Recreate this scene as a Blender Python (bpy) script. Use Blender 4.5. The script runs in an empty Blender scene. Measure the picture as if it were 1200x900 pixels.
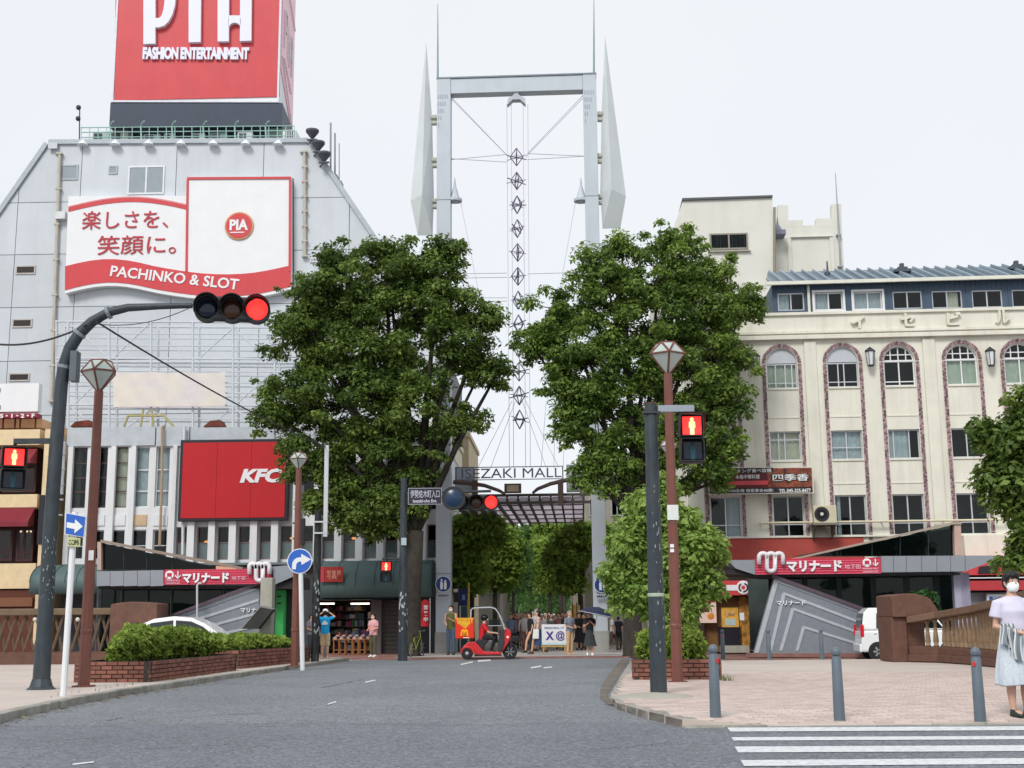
import bpy, bmesh, math, random
import numpy as np
from mathutils import Vector, Matrix

SC = bpy.context.scene
COL = SC.collection
R = math.radians
rng = random.Random(7)
nrng = np.random.default_rng(7)

# ------------------------------------------------------------------ camera
FPX = 1470.0                       # focal length in pixels of a 1200 px wide frame
PITCH, ROLL = math.atan(270 / 1470), R(0.5)
CAM = Vector((0, 0, 1.74))
_r0 = Vector((1, 0, 0)); _u0 = Vector((0, -math.sin(PITCH), math.cos(PITCH)))
FW = Vector((0, math.cos(PITCH), math.sin(PITCH)))
RT = _r0 * math.cos(ROLL) - _u0 * math.sin(ROLL)
UP = _r0 * math.sin(ROLL) + _u0 * math.cos(ROLL)
cd = bpy.data.cameras.new('camera'); cam = bpy.data.objects.new('camera', cd); COL.objects.link(cam)
cd.sensor_fit = 'HORIZONTAL'; cd.sensor_width = 36; cd.lens = FPX / 1200 * 36
cd.clip_start = 0.1; cd.clip_end = 2000
cam.matrix_world = Matrix(((RT.x, UP.x, -FW.x, CAM.x), (RT.y, UP.y, -FW.y, CAM.y), (RT.z, UP.z, -FW.z, CAM.z), (0, 0, 0, 1)))
SC.camera = cam

# ------------------------------------------------------------------ world: overcast daylight
SUN_EL, SUN_AZ = R(43), R(203)      # high, a little behind and left of the camera
w = bpy.data.worlds.new('World'); SC.world = w; w.use_nodes = True
nt = w.node_tree; nt.nodes.clear()
out = nt.nodes.new('ShaderNodeOutputWorld')
sky = nt.nodes.new('ShaderNodeTexSky'); sky.sky_type = 'NISHITA'; sky.sun_disc = False
sky.sun_elevation = SUN_EL; sky.sun_rotation = SUN_AZ
bg1 = nt.nodes.new('ShaderNodeBackground'); bg1.inputs[1].default_value = 0.1
nt.links.new(sky.outputs[0], bg1.inputs[0])
tc = nt.nodes.new('ShaderNodeTexCoord'); no = nt.nodes.new('ShaderNodeTexNoise')
no.inputs['Scale'].default_value = 1.6; no.inputs['Detail'].default_value = 5
nt.links.new(tc.outputs['Generated'], no.inputs['Vector'])
cr = nt.nodes.new('ShaderNodeValToRGB')
cr.color_ramp.elements[0].position = .3; cr.color_ramp.elements[0].color = (.86, .90, .945, 1)
cr.color_ramp.elements[1].position = .7; cr.color_ramp.elements[1].color = (.925, .945, .975, 1)
nt.links.new(no.outputs['Fac'], cr.inputs['Fac'])
bg2 = nt.nodes.new('ShaderNodeBackground'); bg2.inputs[1].default_value = 0.655
nt.links.new(cr.outputs[0], bg2.inputs[0])
mx = nt.nodes.new('ShaderNodeMixShader'); mx.inputs[0].default_value = 0.93
nt.links.new(bg1.outputs[0], mx.inputs[1]); nt.links.new(bg2.outputs[0], mx.inputs[2])
nt.links.new(mx.outputs[0], out.inputs[0])

sd = bpy.data.lights.new('sun', 'SUN'); sd.energy = 1.5; sd.angle = R(19); sd.color = (1, .965, .91)
sun = bpy.data.objects.new('sun', sd); COL.objects.link(sun)
# sun_rotation turns clockwise from +Y seen from above
sv = Vector((math.sin(SUN_AZ) * math.cos(SUN_EL), math.cos(SUN_AZ) * math.cos(SUN_EL), math.sin(SUN_EL)))
sun.rotation_euler = sv.to_track_quat('Z', 'Y').to_euler(); sun.location = (0, 0, 60)
SC.view_settings.view_transform = 'Standard'; SC.view_settings.look = 'None'
SC.view_settings.exposure = 0.62; SC.view_settings.gamma = 1
SC.view_settings.use_curve_mapping = False
SC.cycles.max_bounces = 7; SC.cycles.transparent_max_bounces = 12

# ------------------------------------------------------------------ projection helpers (survey of the photograph)
def ray(px, py): return RT * ((px - 600) / FPX) - UP * ((py - 450) / FPX) + FW
def zg(y): return 0.69 - 0.0115 * min(max(y, 0), 60)
def pt(px, py, Y):
    d = ray(px, py); return CAM + d * (Y / d.y)
def gnd(px, py, h=0.0):
    d = ray(px, py); t = (.69 + h - CAM.z) / (d.z + .0115 * d.y)
    if t <= 0 or t * d.y > 60: t = (h - CAM.z) / d.z
    return CAM + d * t
def base(px, Y, h=0.0):           # ground point under column px at distance Y
    p = pt(px, 740, Y); return Vector((p.x, Y, zg(Y) + h))

# ------------------------------------------------------------------ objects
FRM = {}
def tag(o, label=None, cat=None, group=None, kind=None):
    if label: o['label'] = label
    if cat: o['category'] = cat
    if group: o['group'] = group
    if kind: o['kind'] = kind
    return o
def thing(name, label, cat, loc=(0, 0, 0), rz=0.0, group=None, kind=None):
    o = bpy.data.objects.new(name, None); COL.objects.link(o)
    o.empty_display_size = .2
    o.location = loc; o.rotation_euler = (0, 0, rz)
    tag(o, label, cat, group, kind); FRM[o.name] = (Vector(loc), rz)
    return o
def uv(t, px, py, off=0.0):
    loc, rz = FRM[t.name]; c, s = math.cos(-rz), math.sin(-rz)
    d = ray(px, py); o = CAM - loc
    ox, oy = c * o.x - s * o.y, s * o.x + c * o.y
    dx, dy = c * d.x - s * d.y, s * d.x + c * d.y
    k = (off - oy) / dy
    return (ox + k * dx, o.z + k * d.z)
def link(name, me, parent=None, loc=None, rot=None, kind=None):
    o = bpy.data.objects.new(name, me); COL.objects.link(o)
    if parent is not None: o.parent = parent
    if loc is not None: o.location = loc
    if rot is not None: o.rotation_euler = rot
    if kind: o['kind'] = kind
    return o
def copy_tree(o, parent=None, loc=None, rz=None, label=None, group=None):
    c = o.copy(); COL.objects.link(c); c.parent = parent
    if loc is not None: c.location = loc
    if rz is not None: c.rotation_euler = (0, 0, rz)
    if label: c['label'] = label
    if group: c['group'] = group
    for ch in list(o.children): copy_tree(ch, c)
    return c

class MB:
    def __init__(s): s.v = []; s.f = []; s.r = []; s.mi = []; s.cur = 0
    def add(s, vs, fs, rnd=None, M=None):
        b = len(s.v)
        if M is not None: vs = [M @ Vector(q) for q in vs]
        s.v += [tuple(q) for q in vs]
        for f in fs:
            s.f.append(tuple(b + i for i in f)); s.r.append(rng.random() if rnd is None else rnd); s.mi.append(s.cur)
        return s
    def box(s, x0, x1, y0, y1, z0, z1, rnd=None, M=None):
        rnd = rng.random() if rnd is None else rnd
        vs = [(x0, y0, z0), (x1, y0, z0), (x1, y1, z0), (x0, y1, z0), (x0, y0, z1), (x1, y0, z1), (x1, y1, z1), (x0, y1, z1)]
        if x1 < x0 or y1 < y0 or z1 < z0:
            x0, x1 = min(x0, x1), max(x0, x1); y0, y1 = min(y0, y1), max(y0, y1); z0, z1 = min(z0, z1), max(z0, z1)
            return s.box(x0, x1, y0, y1, z0, z1, rnd, M)
        return s.add(vs, [(0, 3, 2, 1), (4, 5, 6, 7), (0, 1, 5, 4), (1, 2, 6, 5), (2, 3, 7, 6), (3, 0, 4, 7)], rnd, M)
    def prism(s, poly, y0, y1, rnd=None, M=None):     # polygon in local x,z extruded along y
        a = sum(poly[i][0] * poly[(i + 1) % len(poly)][1] - poly[(i + 1) % len(poly)][0] * poly[i][1] for i in range(len(poly)))
        if a < 0: poly = poly[::-1]
        n = len(poly); rnd = rng.random() if rnd is None else rnd
        vs = [(p[0], y0, p[1]) for p in poly] + [(p[0], y1, p[1]) for p in poly]
        fs = [tuple(range(n)), tuple(range(2 * n - 1, n - 1, -1))]
        fs += [(i, i + n, (i + 1) % n + n, (i + 1) % n) for i in range(n)]
        return s.add(vs, fs, rnd, M)
    def slab(s, poly, zf, t, rnd=None):               # polygon in x,y; zf(x,y) top height; t thickness
        a = sum(poly[i][0] * poly[(i + 1) % len(poly)][1] - poly[(i + 1) % len(poly)][0] * poly[i][1] for i in range(len(poly)))
        if a < 0: poly = poly[::-1]
        n = len(poly); vs = [(p[0], p[1], zf(p[0], p[1])) for p in poly] + [(p[0], p[1], zf(p[0], p[1]) - t) for p in poly]
        fs = [tuple(range(n)), tuple(range(2 * n - 1, n - 1, -1))] + [(i, i + n, (i + 1) % n + n, (i + 1) % n) for i in range(n)]
        return s.add(vs, fs, rnd)
    def tube(s, pts, r, n=8, cap=True, rnd=None, sq=1.0):
        pts = [Vector(p) for p in pts]; rs = r if isinstance(r, (list, tuple)) else [r] * len(pts)
        rnd = rng.random() if rnd is None else rnd
        t0 = (pts[1] - pts[0]).normalized()
        a = Vector((0, 0, 1)) if abs(t0.z) < .9 else Vector((1, 0, 0))
        u = t0.cross(a).normalized(); vs = []; m = len(pts)
        for i, p in enumerate(pts):
            t = (pts[min(i + 1, m - 1)] - pts[max(i - 1, 0)]).normalized()
            u = (u - t * u.dot(t)).normalized(); v = t.cross(u)
            for k in range(n):
                an = 2 * math.pi * (k + .5) / n
                vs.append(p + (u * math.cos(an) + v * math.sin(an) * sq) * rs[i])
        fs = [(i * n + k, i * n + (k + 1) % n, (i + 1) * n + (k + 1) % n, (i + 1) * n + k) for i in range(m - 1) for k in range(n)]
        if cap: fs += [tuple(range(n))[::-1], tuple(range((m - 1) * n, m * n))]
        return s.add(vs, fs, rnd)
    def loft(s, rings, n=14, rnd=None):               # rings: (cx,cy,cz,rx,ry) stacked in z
        vs = []; m = len(rings)
        for (cx, cy, cz, rx, ry) in rings:
            vs += [(cx + rx * math.cos(2 * math.pi * k / n), cy + ry * math.sin(2 * math.pi * k / n), cz) for k in range(n)]
        fs = [(i * n + k, i * n + (k + 1) % n, (i + 1) * n + (k + 1) % n, (i + 1) * n + k) for i in range(m - 1) for k in range(n)]
        fs += [tuple(range(n))[::-1], tuple(range((m - 1) * n, m * n))]
        return s.add(vs, fs, rnd)
    def lathe(s, prof, n=16, c=(0, 0, 0), axis='z', rnd=None):
        rnd = rng.random() if rnd is None else rnd
        vs = []; m = len(prof)
        for (r, z) in prof:
            for k in range(n):
                an = 2 * math.pi * k / n; a, b = r * math.cos(an), r * math.sin(an)
                if axis == 'z': q = (a, b, z)
                elif axis == 'y': q = (a, z, -b)
                else: q = (z, a, b)
                vs.append((q[0] + c[0], q[1] + c[1], q[2] + c[2]))
        fs = [(i * n + k, i * n + (k + 1) % n, (i + 1) * n + (k + 1) % n, (i + 1) * n + k) for i in range(m - 1) for k in range(n)]
        fs += [tuple(range(n))[::-1], tuple(range((m - 1) * n, m * n))]
        return s.add(vs, fs, rnd)
    def ball(s, c, r, n=12, m=8, rnd=None):
        rx, ry, rz = r if isinstance(r, (tuple, list)) else (r, r, r)
        rings = []
        for i in range(m + 1):
            a = -math.pi / 2 + math.pi * i / m; q = max(math.cos(a), .03)
            rings.append((c[0], c[1], c[2] + rz * math.sin(a), rx * q, ry * q))
        return s.loft(rings, n, rnd)
    def mesh(s, name, mats, smooth=False):
        me = bpy.data.meshes.new(name); me.from_pydata(s.v, [], s.f)
        mats = mats if isinstance(mats, (list, tuple)) else [mats]
        for m in mats: me.materials.append(m)
        if len(mats) > 1: me.polygons.foreach_set('material_index', s.mi)
        at = me.attributes.new('rnd', 'FLOAT', 'FACE'); at.data.foreach_set('value', s.r)
        if smooth: me.shade_smooth()
        me.update(); return me
    def build(s, name, mats, parent=None, smooth=False, loc=None, rot=None, kind=None, bevel=0.0, auto=False):
        me = s.mesh(name, mats, smooth or auto)
        if auto:
            me.set_sharp_from_angle(angle=R(35))
        o = link(name, me, parent, loc, rot, kind)
        if bevel:
            b = o.modifiers.new('bevel', 'BEVEL'); b.width = bevel; b.segments = 2; b.limit_method = 'ANGLE'; b.angle_limit = R(40)
        return o

def qbox(name, m, parent, bx, y0, y1, kind=None, bevel=0, off=None):
    """a box on a facade: bx = pixel box (x0,y0,x1,y1) read on plane off (default y0)"""
    off = y0 if off is None else off
    a = uv(parent, bx[0], bx[3], off); b = uv(parent, bx[2], bx[1], off)
    return MB().box(a[0], b[0], y0, y1, a[1], b[1]).build(name, m, parent, kind=kind, bevel=bevel)
def qpoly(name, m, parent, pts, y0, y1, kind=None, bevel=0, off=None):
    off = y0 if off is None else off
    return MB().prism([uv(parent, x, y, off) for x, y in pts], y0, y1).build(name, m, parent, kind=kind, bevel=bevel)

# ------------------------------------------------------------------ materials
def lin(c):
    if isinstance(c, str):
        c = [int(c[i:i + 2], 16) / 255 for i in (0, 2, 4)]
        c = [x / 12.92 if x <= .04045 else ((x + .055) / 1.055) ** 2.4 for x in c]
    return tuple(c)
def mat(name, col, rough=.6, metal=0, var=.1, scale=2.5, rnd=0.0, bump=0.0, bscale=30, dirt=0.0, dcol=(.12, .1, .08), streak=(1.5, 1.5, .25), emit=0.0, spec=.4, coat=0, col2=None):
    m = bpy.data.materials.new(name); m.use_nodes = True; t = m.node_tree; N = t.nodes; L = t.links
    b = N['Principled BSDF']; col = lin(col)
    b.inputs['Roughness'].default_value = rough; b.inputs['Metallic'].default_value = metal
    b.inputs['Specular IOR Level'].default_value = spec
    if coat: b.inputs['Coat Weight'].default_value = coat
    tcn = N.new('ShaderNodeTexCoord'); last = None
    nz = N.new('ShaderNodeTexNoise'); nz.inputs['Scale'].default_value = scale; nz.inputs['Detail'].default_value = 6; nz.inputs['Roughness'].default_value = .65
    L.new(tcn.outputs['Object'], nz.inputs['Vector'])
    c1 = N.new('ShaderNodeMix'); c1.data_type = 'RGBA'; c1.clamp_factor = True
    lo = tuple(x * (1 - var) for x in col); hi = tuple(min(x * (1 + var), 1) for x in col)
    if col2: hi = lin(col2)
    c1.inputs[6].default_value = (*lo, 1); c1.inputs[7].default_value = (*hi, 1)
    mr = N.new('ShaderNodeMapRange'); mr.inputs[1].default_value = .3; mr.inputs[2].default_value = .7
    L.new(nz.outputs['Fac'], mr.inputs[0]); L.new(mr.outputs[0], c1.inputs[0]); last = c1.outputs[2]
    if rnd:
        at = N.new('ShaderNodeAttribute'); at.attribute_name = 'rnd'
        hv = N.new('ShaderNodeHueSaturation'); hv.inputs['Hue'].default_value = .5
        m2 = N.new('ShaderNodeMapRange'); m2.inputs[3].default_value = 1 - rnd; m2.inputs[4].default_value = 1 + rnd
        L.new(at.outputs['Fac'], m2.inputs[0]); L.new(m2.outputs[0], hv.inputs['Value']); L.new(last, hv.inputs['Color']); last = hv.outputs[0]
    if dirt:
        mp = N.new('ShaderNodeMapping'); mp.inputs['Scale'].default_value = streak
        n2 = N.new('ShaderNodeTexNoise'); n2.inputs['Scale'].default_value = 1.0; n2.inputs['Detail'].default_value = 8; n2.inputs['Roughness'].default_value = .7
        L.new(tcn.outputs['Object'], mp.inputs['Vector']); L.new(mp.outputs[0], n2.inputs['Vector'])
        m3 = N.new('ShaderNodeMapRange'); m3.inputs[1].default_value = .48; m3.inputs[2].default_value = .78; m3.inputs[4].default_value = dirt
        L.new(n2.outputs['Fac'], m3.inputs[0])
        c2 = N.new('ShaderNodeMix'); c2.data_type = 'RGBA'; c2.inputs[7].default_value = (*lin(dcol), 1)
        L.new(m3.outputs[0], c2.inputs[0]); L.new(last, c2.inputs[6]); last = c2.outputs[2]
    L.new(last, b.inputs['Base Color'])
    if emit:
        L.new(last, b.inputs['Emission Color']); b.inputs['Emission Strength'].default_value = emit
    if bump:
        n3 = N.new('ShaderNodeTexNoise'); n3.inputs['Scale'].default_value = bscale; n3.inputs['Detail'].default_value = 4
        L.new(tcn.outputs['Object'], n3.inputs['Vector'])
        bp = N.new('ShaderNodeBump'); bp.inputs['Strength'].default_value = bump; bp.inputs['Distance'].default_value = .02
        L.new(n3.outputs['Fac'], bp.inputs['Height']); L.new(bp.outputs[0], b.inputs['Normal'])
    return m
def glass(name, tint=(.7, .75, .75), refl=.9):
    m = bpy.data.materials.new(name); m.use_nodes = True; t = m.node_tree; N = t.nodes; L = t.links; N.clear()
    o = N.new('ShaderNodeOutputMaterial'); tr = N.new('ShaderNodeBsdfTransparent'); tr.inputs[0].default_value = (*tint, 1)
    gl = N.new('ShaderNodeBsdfGlossy'); gl.inputs['Roughness'].default_value = .03; gl.inputs[0].default_value = (refl, refl, refl, 1)
    tcn = N.new('ShaderNodeTexCoord'); nz = N.new('ShaderNodeTexNoise'); nz.inputs['Scale'].default_value = .9
    L.new(tcn.outputs['Object'], nz.inputs['Vector'])
    bp = N.new('ShaderNodeBump'); bp.inputs['Strength'].default_value = .12; bp.inputs['Distance'].default_value = .05
    L.new(nz.outputs['Fac'], bp.inputs['Height']); L.new(bp.outputs[0], gl.inputs['Normal'])
    fr = N.new('ShaderNodeFresnel'); fr.inputs[0].default_value = 1.33
    mx = N.new('ShaderNodeMixShader'); L.new(fr.outputs[0], mx.inputs[0]); L.new(tr.outputs[0], mx.inputs[1]); L.new(gl.outputs[0], mx.inputs[2])
    L.new(mx.outputs[0], o.inputs[0]); return m
def leafmat(name, dark, light, trans=.35):
    m = bpy.data.materials.new(name); m.use_nodes = True; t = m.node_tree; N = t.nodes; L = t.links; N.clear()
    o = N.new('ShaderNodeOutputMaterial'); at = N.new('ShaderNodeAttribute'); at.attribute_name = 'rnd'
    c = N.new('ShaderNodeMix'); c.data_type = 'RGBA'; c.inputs[6].default_value = (*lin(dark), 1); c.inputs[7].default_value = (*lin(light), 1)
    L.new(at.outputs['Fac'], c.inputs[0])
    p = N.new('ShaderNodeBsdfPrincipled'); p.inputs['Roughness'].default_value = .5; p.inputs['Specular IOR Level'].default_value = .3
    tr = N.new('ShaderNodeBsdfTranslucent'); L.new(c.outputs[2], p.inputs['Base Color']); L.new(c.outputs[2], tr.inputs[0])
    mx = N.new('ShaderNodeMixShader'); mx.inputs[0].default_value = trans
    L.new(p.outputs[0], mx.inputs[1]); L.new(tr.outputs[0], mx.inputs[2]); L.new(mx.outputs[0], o.inputs[0]); return m

def asphalt_mat():
    m = mat('asphalt', (.19, .205, .222), .92, var=.13, scale=.35, bump=.7, bscale=70, dirt=.45, dcol=(.125, .138, .155), streak=(.5, .09, .3)); t = m.node_tree; N = t.nodes; L = t.links
    b = N['Principled BSDF']; src = b.inputs['Base Color'].links[0].from_socket
    tcn = N.new('ShaderNodeTexCoord'); last = src
    for sc, lo, hi, a0, a1 in ((30, .48, 1.52, .36, .64), (9, .8, 1.22, .35, .65)):
        n = N.new('ShaderNodeTexNoise'); n.inputs['Scale'].default_value = sc; n.inputs['Detail'].default_value = 3; n.inputs['Roughness'].default_value = .8; L.new(tcn.outputs['Object'], n.inputs['Vector'])
        r = N.new('ShaderNodeMapRange'); r.inputs[1].default_value = a0; r.inputs[2].default_value = a1; r.inputs[3].default_value = lo; r.inputs[4].default_value = hi; L.new(n.outputs['Fac'], r.inputs[0])
        v = N.new('ShaderNodeHueSaturation'); L.new(r.outputs[0], v.inputs['Value']); L.new(last, v.inputs['Color']); last = v.outputs[0]
    L.new(last, b.inputs['Base Color']); return m
MC = {}
def cm(hexcol, rough=.6, **k):      # cached plain colour
    key = (hexcol, rough, tuple(sorted(k.items())))
    if key not in MC: MC[key] = mat('paint_' + hexcol, hexcol, rough, **k)
    return MC[key]
M = dict(
    asphalt=asphalt_mat(),
    ground=mat('ground', (.14, .14, .14), .95, var=.2, scale=.3),
    pave=mat('pavement', (.52, .45, .405), .85, var=.1, scale=.8, bump=.2, bscale=60, dirt=.4, dcol=(.3, .24, .2), streak=(.5, .5, .5)),
    paver=mat('paver', (.52, .425, .385), .85, var=.08, scale=1.2, rnd=.16, bump=.2, bscale=60, dirt=.35, dcol=(.27, .22, .19), streak=(.6, .6, .6)),
    mallpave=mat('mall_paving', (.42, .39, .37), .8, var=.1, scale=.8, dirt=.3, dcol=(.22, .16, .14), streak=(.5, .5, .5)),
    redpave=mat('red_paving', (.26, .13, .11), .8, var=.2, scale=3, rnd=.15),
    kerb=mat('kerb_stone', (.30, .29, .26), .9, var=.2, scale=5, rnd=.12, bump=.5, bscale=40, dirt=.75, dcol=(.10, .105, .06), streak=(2, 2, 2)),
    white_line=mat('road_paint', (.66, .69, .70), .8, var=.12, scale=14, dirt=.95, dcol=(.24, .255, .28), streak=(16, 16, 16), bump=.4, bscale=90),
    brick=mat('planter_brick', (.25, .098, .07), .85, var=.2, scale=9, rnd=.28, bump=.5, bscale=50, dirt=.4, dcol=(.06, .045, .04), streak=(3, 3, 3)),
    mortar=mat('mortar', (.045, .036, .032), .95, var=.2, scale=10),
    steel_dark=mat('dark_painted_steel', (.030, .042, .052), .5, var=.25, scale=4, bump=.15, bscale=30, dirt=.4, dcol=(.11, .105, .10), streak=(5, 5, 1.2)),
    brown_steel=mat('brown_painted_steel', (.17, .062, .045), .5, var=.12, scale=4, dirt=.35, dcol=(.09, .05, .04), streak=(5, 5, .6)),
    white_steel=mat('white_painted_steel', (.72, .74, .76), .4, var=.05, dirt=.25, dcol=(.4, .38, .35), streak=(4, 4, .5)),
    grey_steel=mat('grey_painted_steel', (.30, .34, .39), .5, var=.08, dirt=.3, dcol=(.2, .21, .22), streak=(3, 3, .4)),
    tower=mat('tower_paint', (.48, .53, .585), .5, var=.05, scale=1, dirt=.3, dcol=(.38, .40, .42), streak=(2, 2, .15)),
    fin=mat('tower_fin_paint', (.62, .66, .67), .5, var=.05, scale=.6, dirt=.2, dcol=(.45, .47, .47), streak=(1, 1, .15)),
    bollard=mat('bollard_paint', (.11, .14, .17), .45, var=.1, scale=5, dirt=.4, dcol=(.08, .09, .1), streak=(6, 6, 2)),
    black=mat('black_plastic', (.018, .019, .022), .5, var=.2),
    blackmetal=mat('black_metal', (.03, .03, .035), .45, var=.2),
    navy=mat('navy_panel', (.035, .05, .08), .5, var=.1, scale=1),
    cream=mat('cream_render', (.70, .69, .60), .8, var=.07, scale=.9, bump=.12, bscale=20, dirt=.42, dcol=(.36, .31, .22), streak=(1.6, 1.6, .14)),
    towercream=mat('tower_render', (.68, .675, .615), .8, var=.05, scale=.7, dirt=.25, dcol=(.45, .42, .36), streak=(.8, .8, .1)),
    attic=mat('blue_siding', (.055, .09, .14), .55, var=.1, scale=2, dirt=.3, dcol=(.05, .07, .1), streak=(3, 3, .3)),
    roofmetal=mat('roof_metal', (.10, .15, .19), .35, metal=.3, var=.15, scale=2),
    mosaic=mat('mosaic_brick', (.29, .19, .205), .7, var=.25, scale=14, rnd=.7),
    panel=mat('facade_panel', (.545, .585, .625), .55, var=.05, scale=.6, rnd=.05, dirt=.38, dcol=(.42, .43, .44), streak=(.9, .9, .08)),
    joint=mat('panel_joint', (.22, .23, .24), .9),
    whitewall=mat('white_wall', (.68, .70, .72), .6, var=.05, scale=1, dirt=.3, dcol=(.38, .37, .35), streak=(1.8, 1.8, .15)),
    alu=mat('aluminium', (.55, .57, .60), .4, metal=.4, var=.06),
    whiteframe=mat('window_frame_white', (.72, .73, .74), .4, var=.04),
    glass=glass('window_glass', (.86, .9, .9)), darkglass=glass('dark_glass', (.22, .28, .27)),
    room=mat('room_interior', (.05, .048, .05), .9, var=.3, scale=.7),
    curtain=mat('curtain', (.60, .65, .68), .9, var=.15, scale=3), curtain_green=mat('green_curtain', (.66, .70, .58), .9, var=.12, scale=3),
    curtain_beige=mat('beige_curtain', (.72, .68, .54), .9, var=.12, scale=3), blind=mat('white_blind', (.62, .66, .70), .8, var=.06),
    frosted=mat('frosted_pane', (.30, .33, .34), .35, var=.12, scale=1.5),
    signred=mat('sign_red', (.58, .05, .06), .4, var=.06, scale=.8, dirt=.18, dcol=(.5, .16, .15), streak=(1.2, 1.2, .15)), signred2=mat('sign_crimson', (.47, .022, .052), .45, var=.07, scale=1.5),
    signwhite=mat('sign_white', (.76, .77, .79), .4, var=.03, scale=1, dirt=.12, dcol=(.5, .5, .5), streak=(1.5, 1.5, .2)), lilac=mat('letter_lilac_white', (.74, .75, .86), .35, var=.02),
    concrete=mat('concrete', (.36, .35, .30), .9, var=.12, scale=3, bump=.3, bscale=25, dirt=.5, dcol=(.2, .18, .14), streak=(3, 3, .5)),
    slatebrown=mat('brown_stone', (.135, .064, .045), .75, var=.2, scale=5, bump=.3, bscale=30, dirt=.4, dcol=(.05, .035, .03), streak=(2, 2, 1)),
    baluster=mat('baluster_stone', (.22, .145, .085), .6, var=.3, scale=7, rnd=.2, dirt=.9, dcol=(.04, .032, .028), streak=(5, 5, 2.5)),
    bark=mat('bark', (.055, .046, .038), .95, var=.35, scale=6, bump=.8, bscale=18),
    moss=mat('mossy_bark', (.14, .125, .055), .95, var=.35, scale=4, bump=.8, bscale=18, dirt=.6, dcol=(.05, .045, .03), streak=(3, 3, .8)),
    tilegrey=mat('stair_wall_tile', (.205, .225, .26), .6, var=.1, scale=6, bump=.15, bscale=40), tilelight=mat('stair_wall_light_tile', (.42, .45, .49), .55, var=.08, scale=6),
    fascia=mat('fascia_metal', (.27, .29, .325), .45, metal=.2, var=.06, dirt=.2, dcol=(.2, .21, .22), streak=(3, 3, .3)),
    awning=mat('green_awning', (.075, .125, .125), .6, var=.1, scale=1.5, dirt=.3, dcol=(.12, .15, .14), streak=(2, 2, .4)),
    redlamp=mat('red_lamp', (1.0, .035, .03), .4, var=.02, emit=1.0), figlamp=mat('amber_figure_lamp', (1, .55, .25), .4, var=.02, emit=1.1),
    bluelens=mat('dark_blue_lens', (.007, .014, .032), .12, var=.2, scale=6), amberlens=mat('dark_amber_lens', (.05, .018, .008), .15, var=.2),
    greenlens=mat('dark_green_lens', (.012, .06, .07), .15, var=.2), lampglass=mat('lantern_glass', (.44, .51, .48), .25, var=.12, scale=3),
    tube_light=mat('tube_light', (1, .93, .82), .4, var=.01, emit=1.6),
    signblue=mat('road_sign_blue', (.025, .12, .50), .4, var=.04), rubber=mat('tyre_rubber', (.018, .018, .02), .8), chrome=mat('chrome', (.62, .63, .64), .25, metal=.9),
    scooter_red=mat('scooter_red', (.55, .018, .022), .3, var=.05, coat=.5), carwhite=mat('car_white', (.80, .81, .82), .3, var=.02, coat=.6),
    skin=mat('skin', (.56, .34, .25), .55, var=.08, scale=12), hair=mat('hair_black', (.014, .012, .012), .5, var=.3, scale=30),
)

# ------------------------------------------------------------------ lettering
_TX = {}
def text_mesh(s, bold=0.0, shear=0.0, space=1.0):
    k = (s, bold, shear, space)
    if k not in _TX:
        c = bpy.data.curves.new('lettering', 'FONT'); c.body = s; c.extrude = .5; c.offset = bold; c.shear = shear
        c.resolution_u = 3; c.space_character = space
        o = bpy.data.objects.new('lettering', c)
        me = bpy.data.meshes.new_from_object(o)
        v = np.array([q.co[:] for q in me.vertices]); f = [tuple(p.vertices) for p in me.polygons]
        bpy.data.objects.remove(o); bpy.data.curves.remove(c); bpy.data.meshes.remove(me)
        lo, hi = v.min(0), v.max(0); v = (v - lo) / np.maximum(hi - lo, 1e-6)
        _TX[k] = (v, f)
    return _TX[k]
def txt(parent, s, m, bx, off, ext=.02, name='lettering', bold=0.0, shear=0.0, rot=0.0, space=1.0, local=False):
    """flat lettering fitted in the pixel box bx on facade plane off (toward the viewer = smaller off)"""
    if local: u0, w0, u1, w1 = bx
    else:
        a = uv(parent, bx[0], bx[3], off); b = uv(parent, bx[2], bx[1], off); u0, w0, u1, w1 = a[0], a[1], b[0], b[1]
    v, f = text_mesh(s, bold, shear, space)
    uc, wc = (u0 + u1) / 2, (w0 + w1) / 2; c, sn = math.cos(rot), math.sin(rot); vs = []
    for x, y, z in v:
        dx, dz = (x - .5) * (u1 - u0), (y - .5) * (w1 - w0)
        vs.append((uc + dx * c - dz * sn, off - z * ext, wc + dx * sn + dz * c))
    mb = MB(); mb.add(vs, f, .5)
    return mb.build(name, m, parent)

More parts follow.
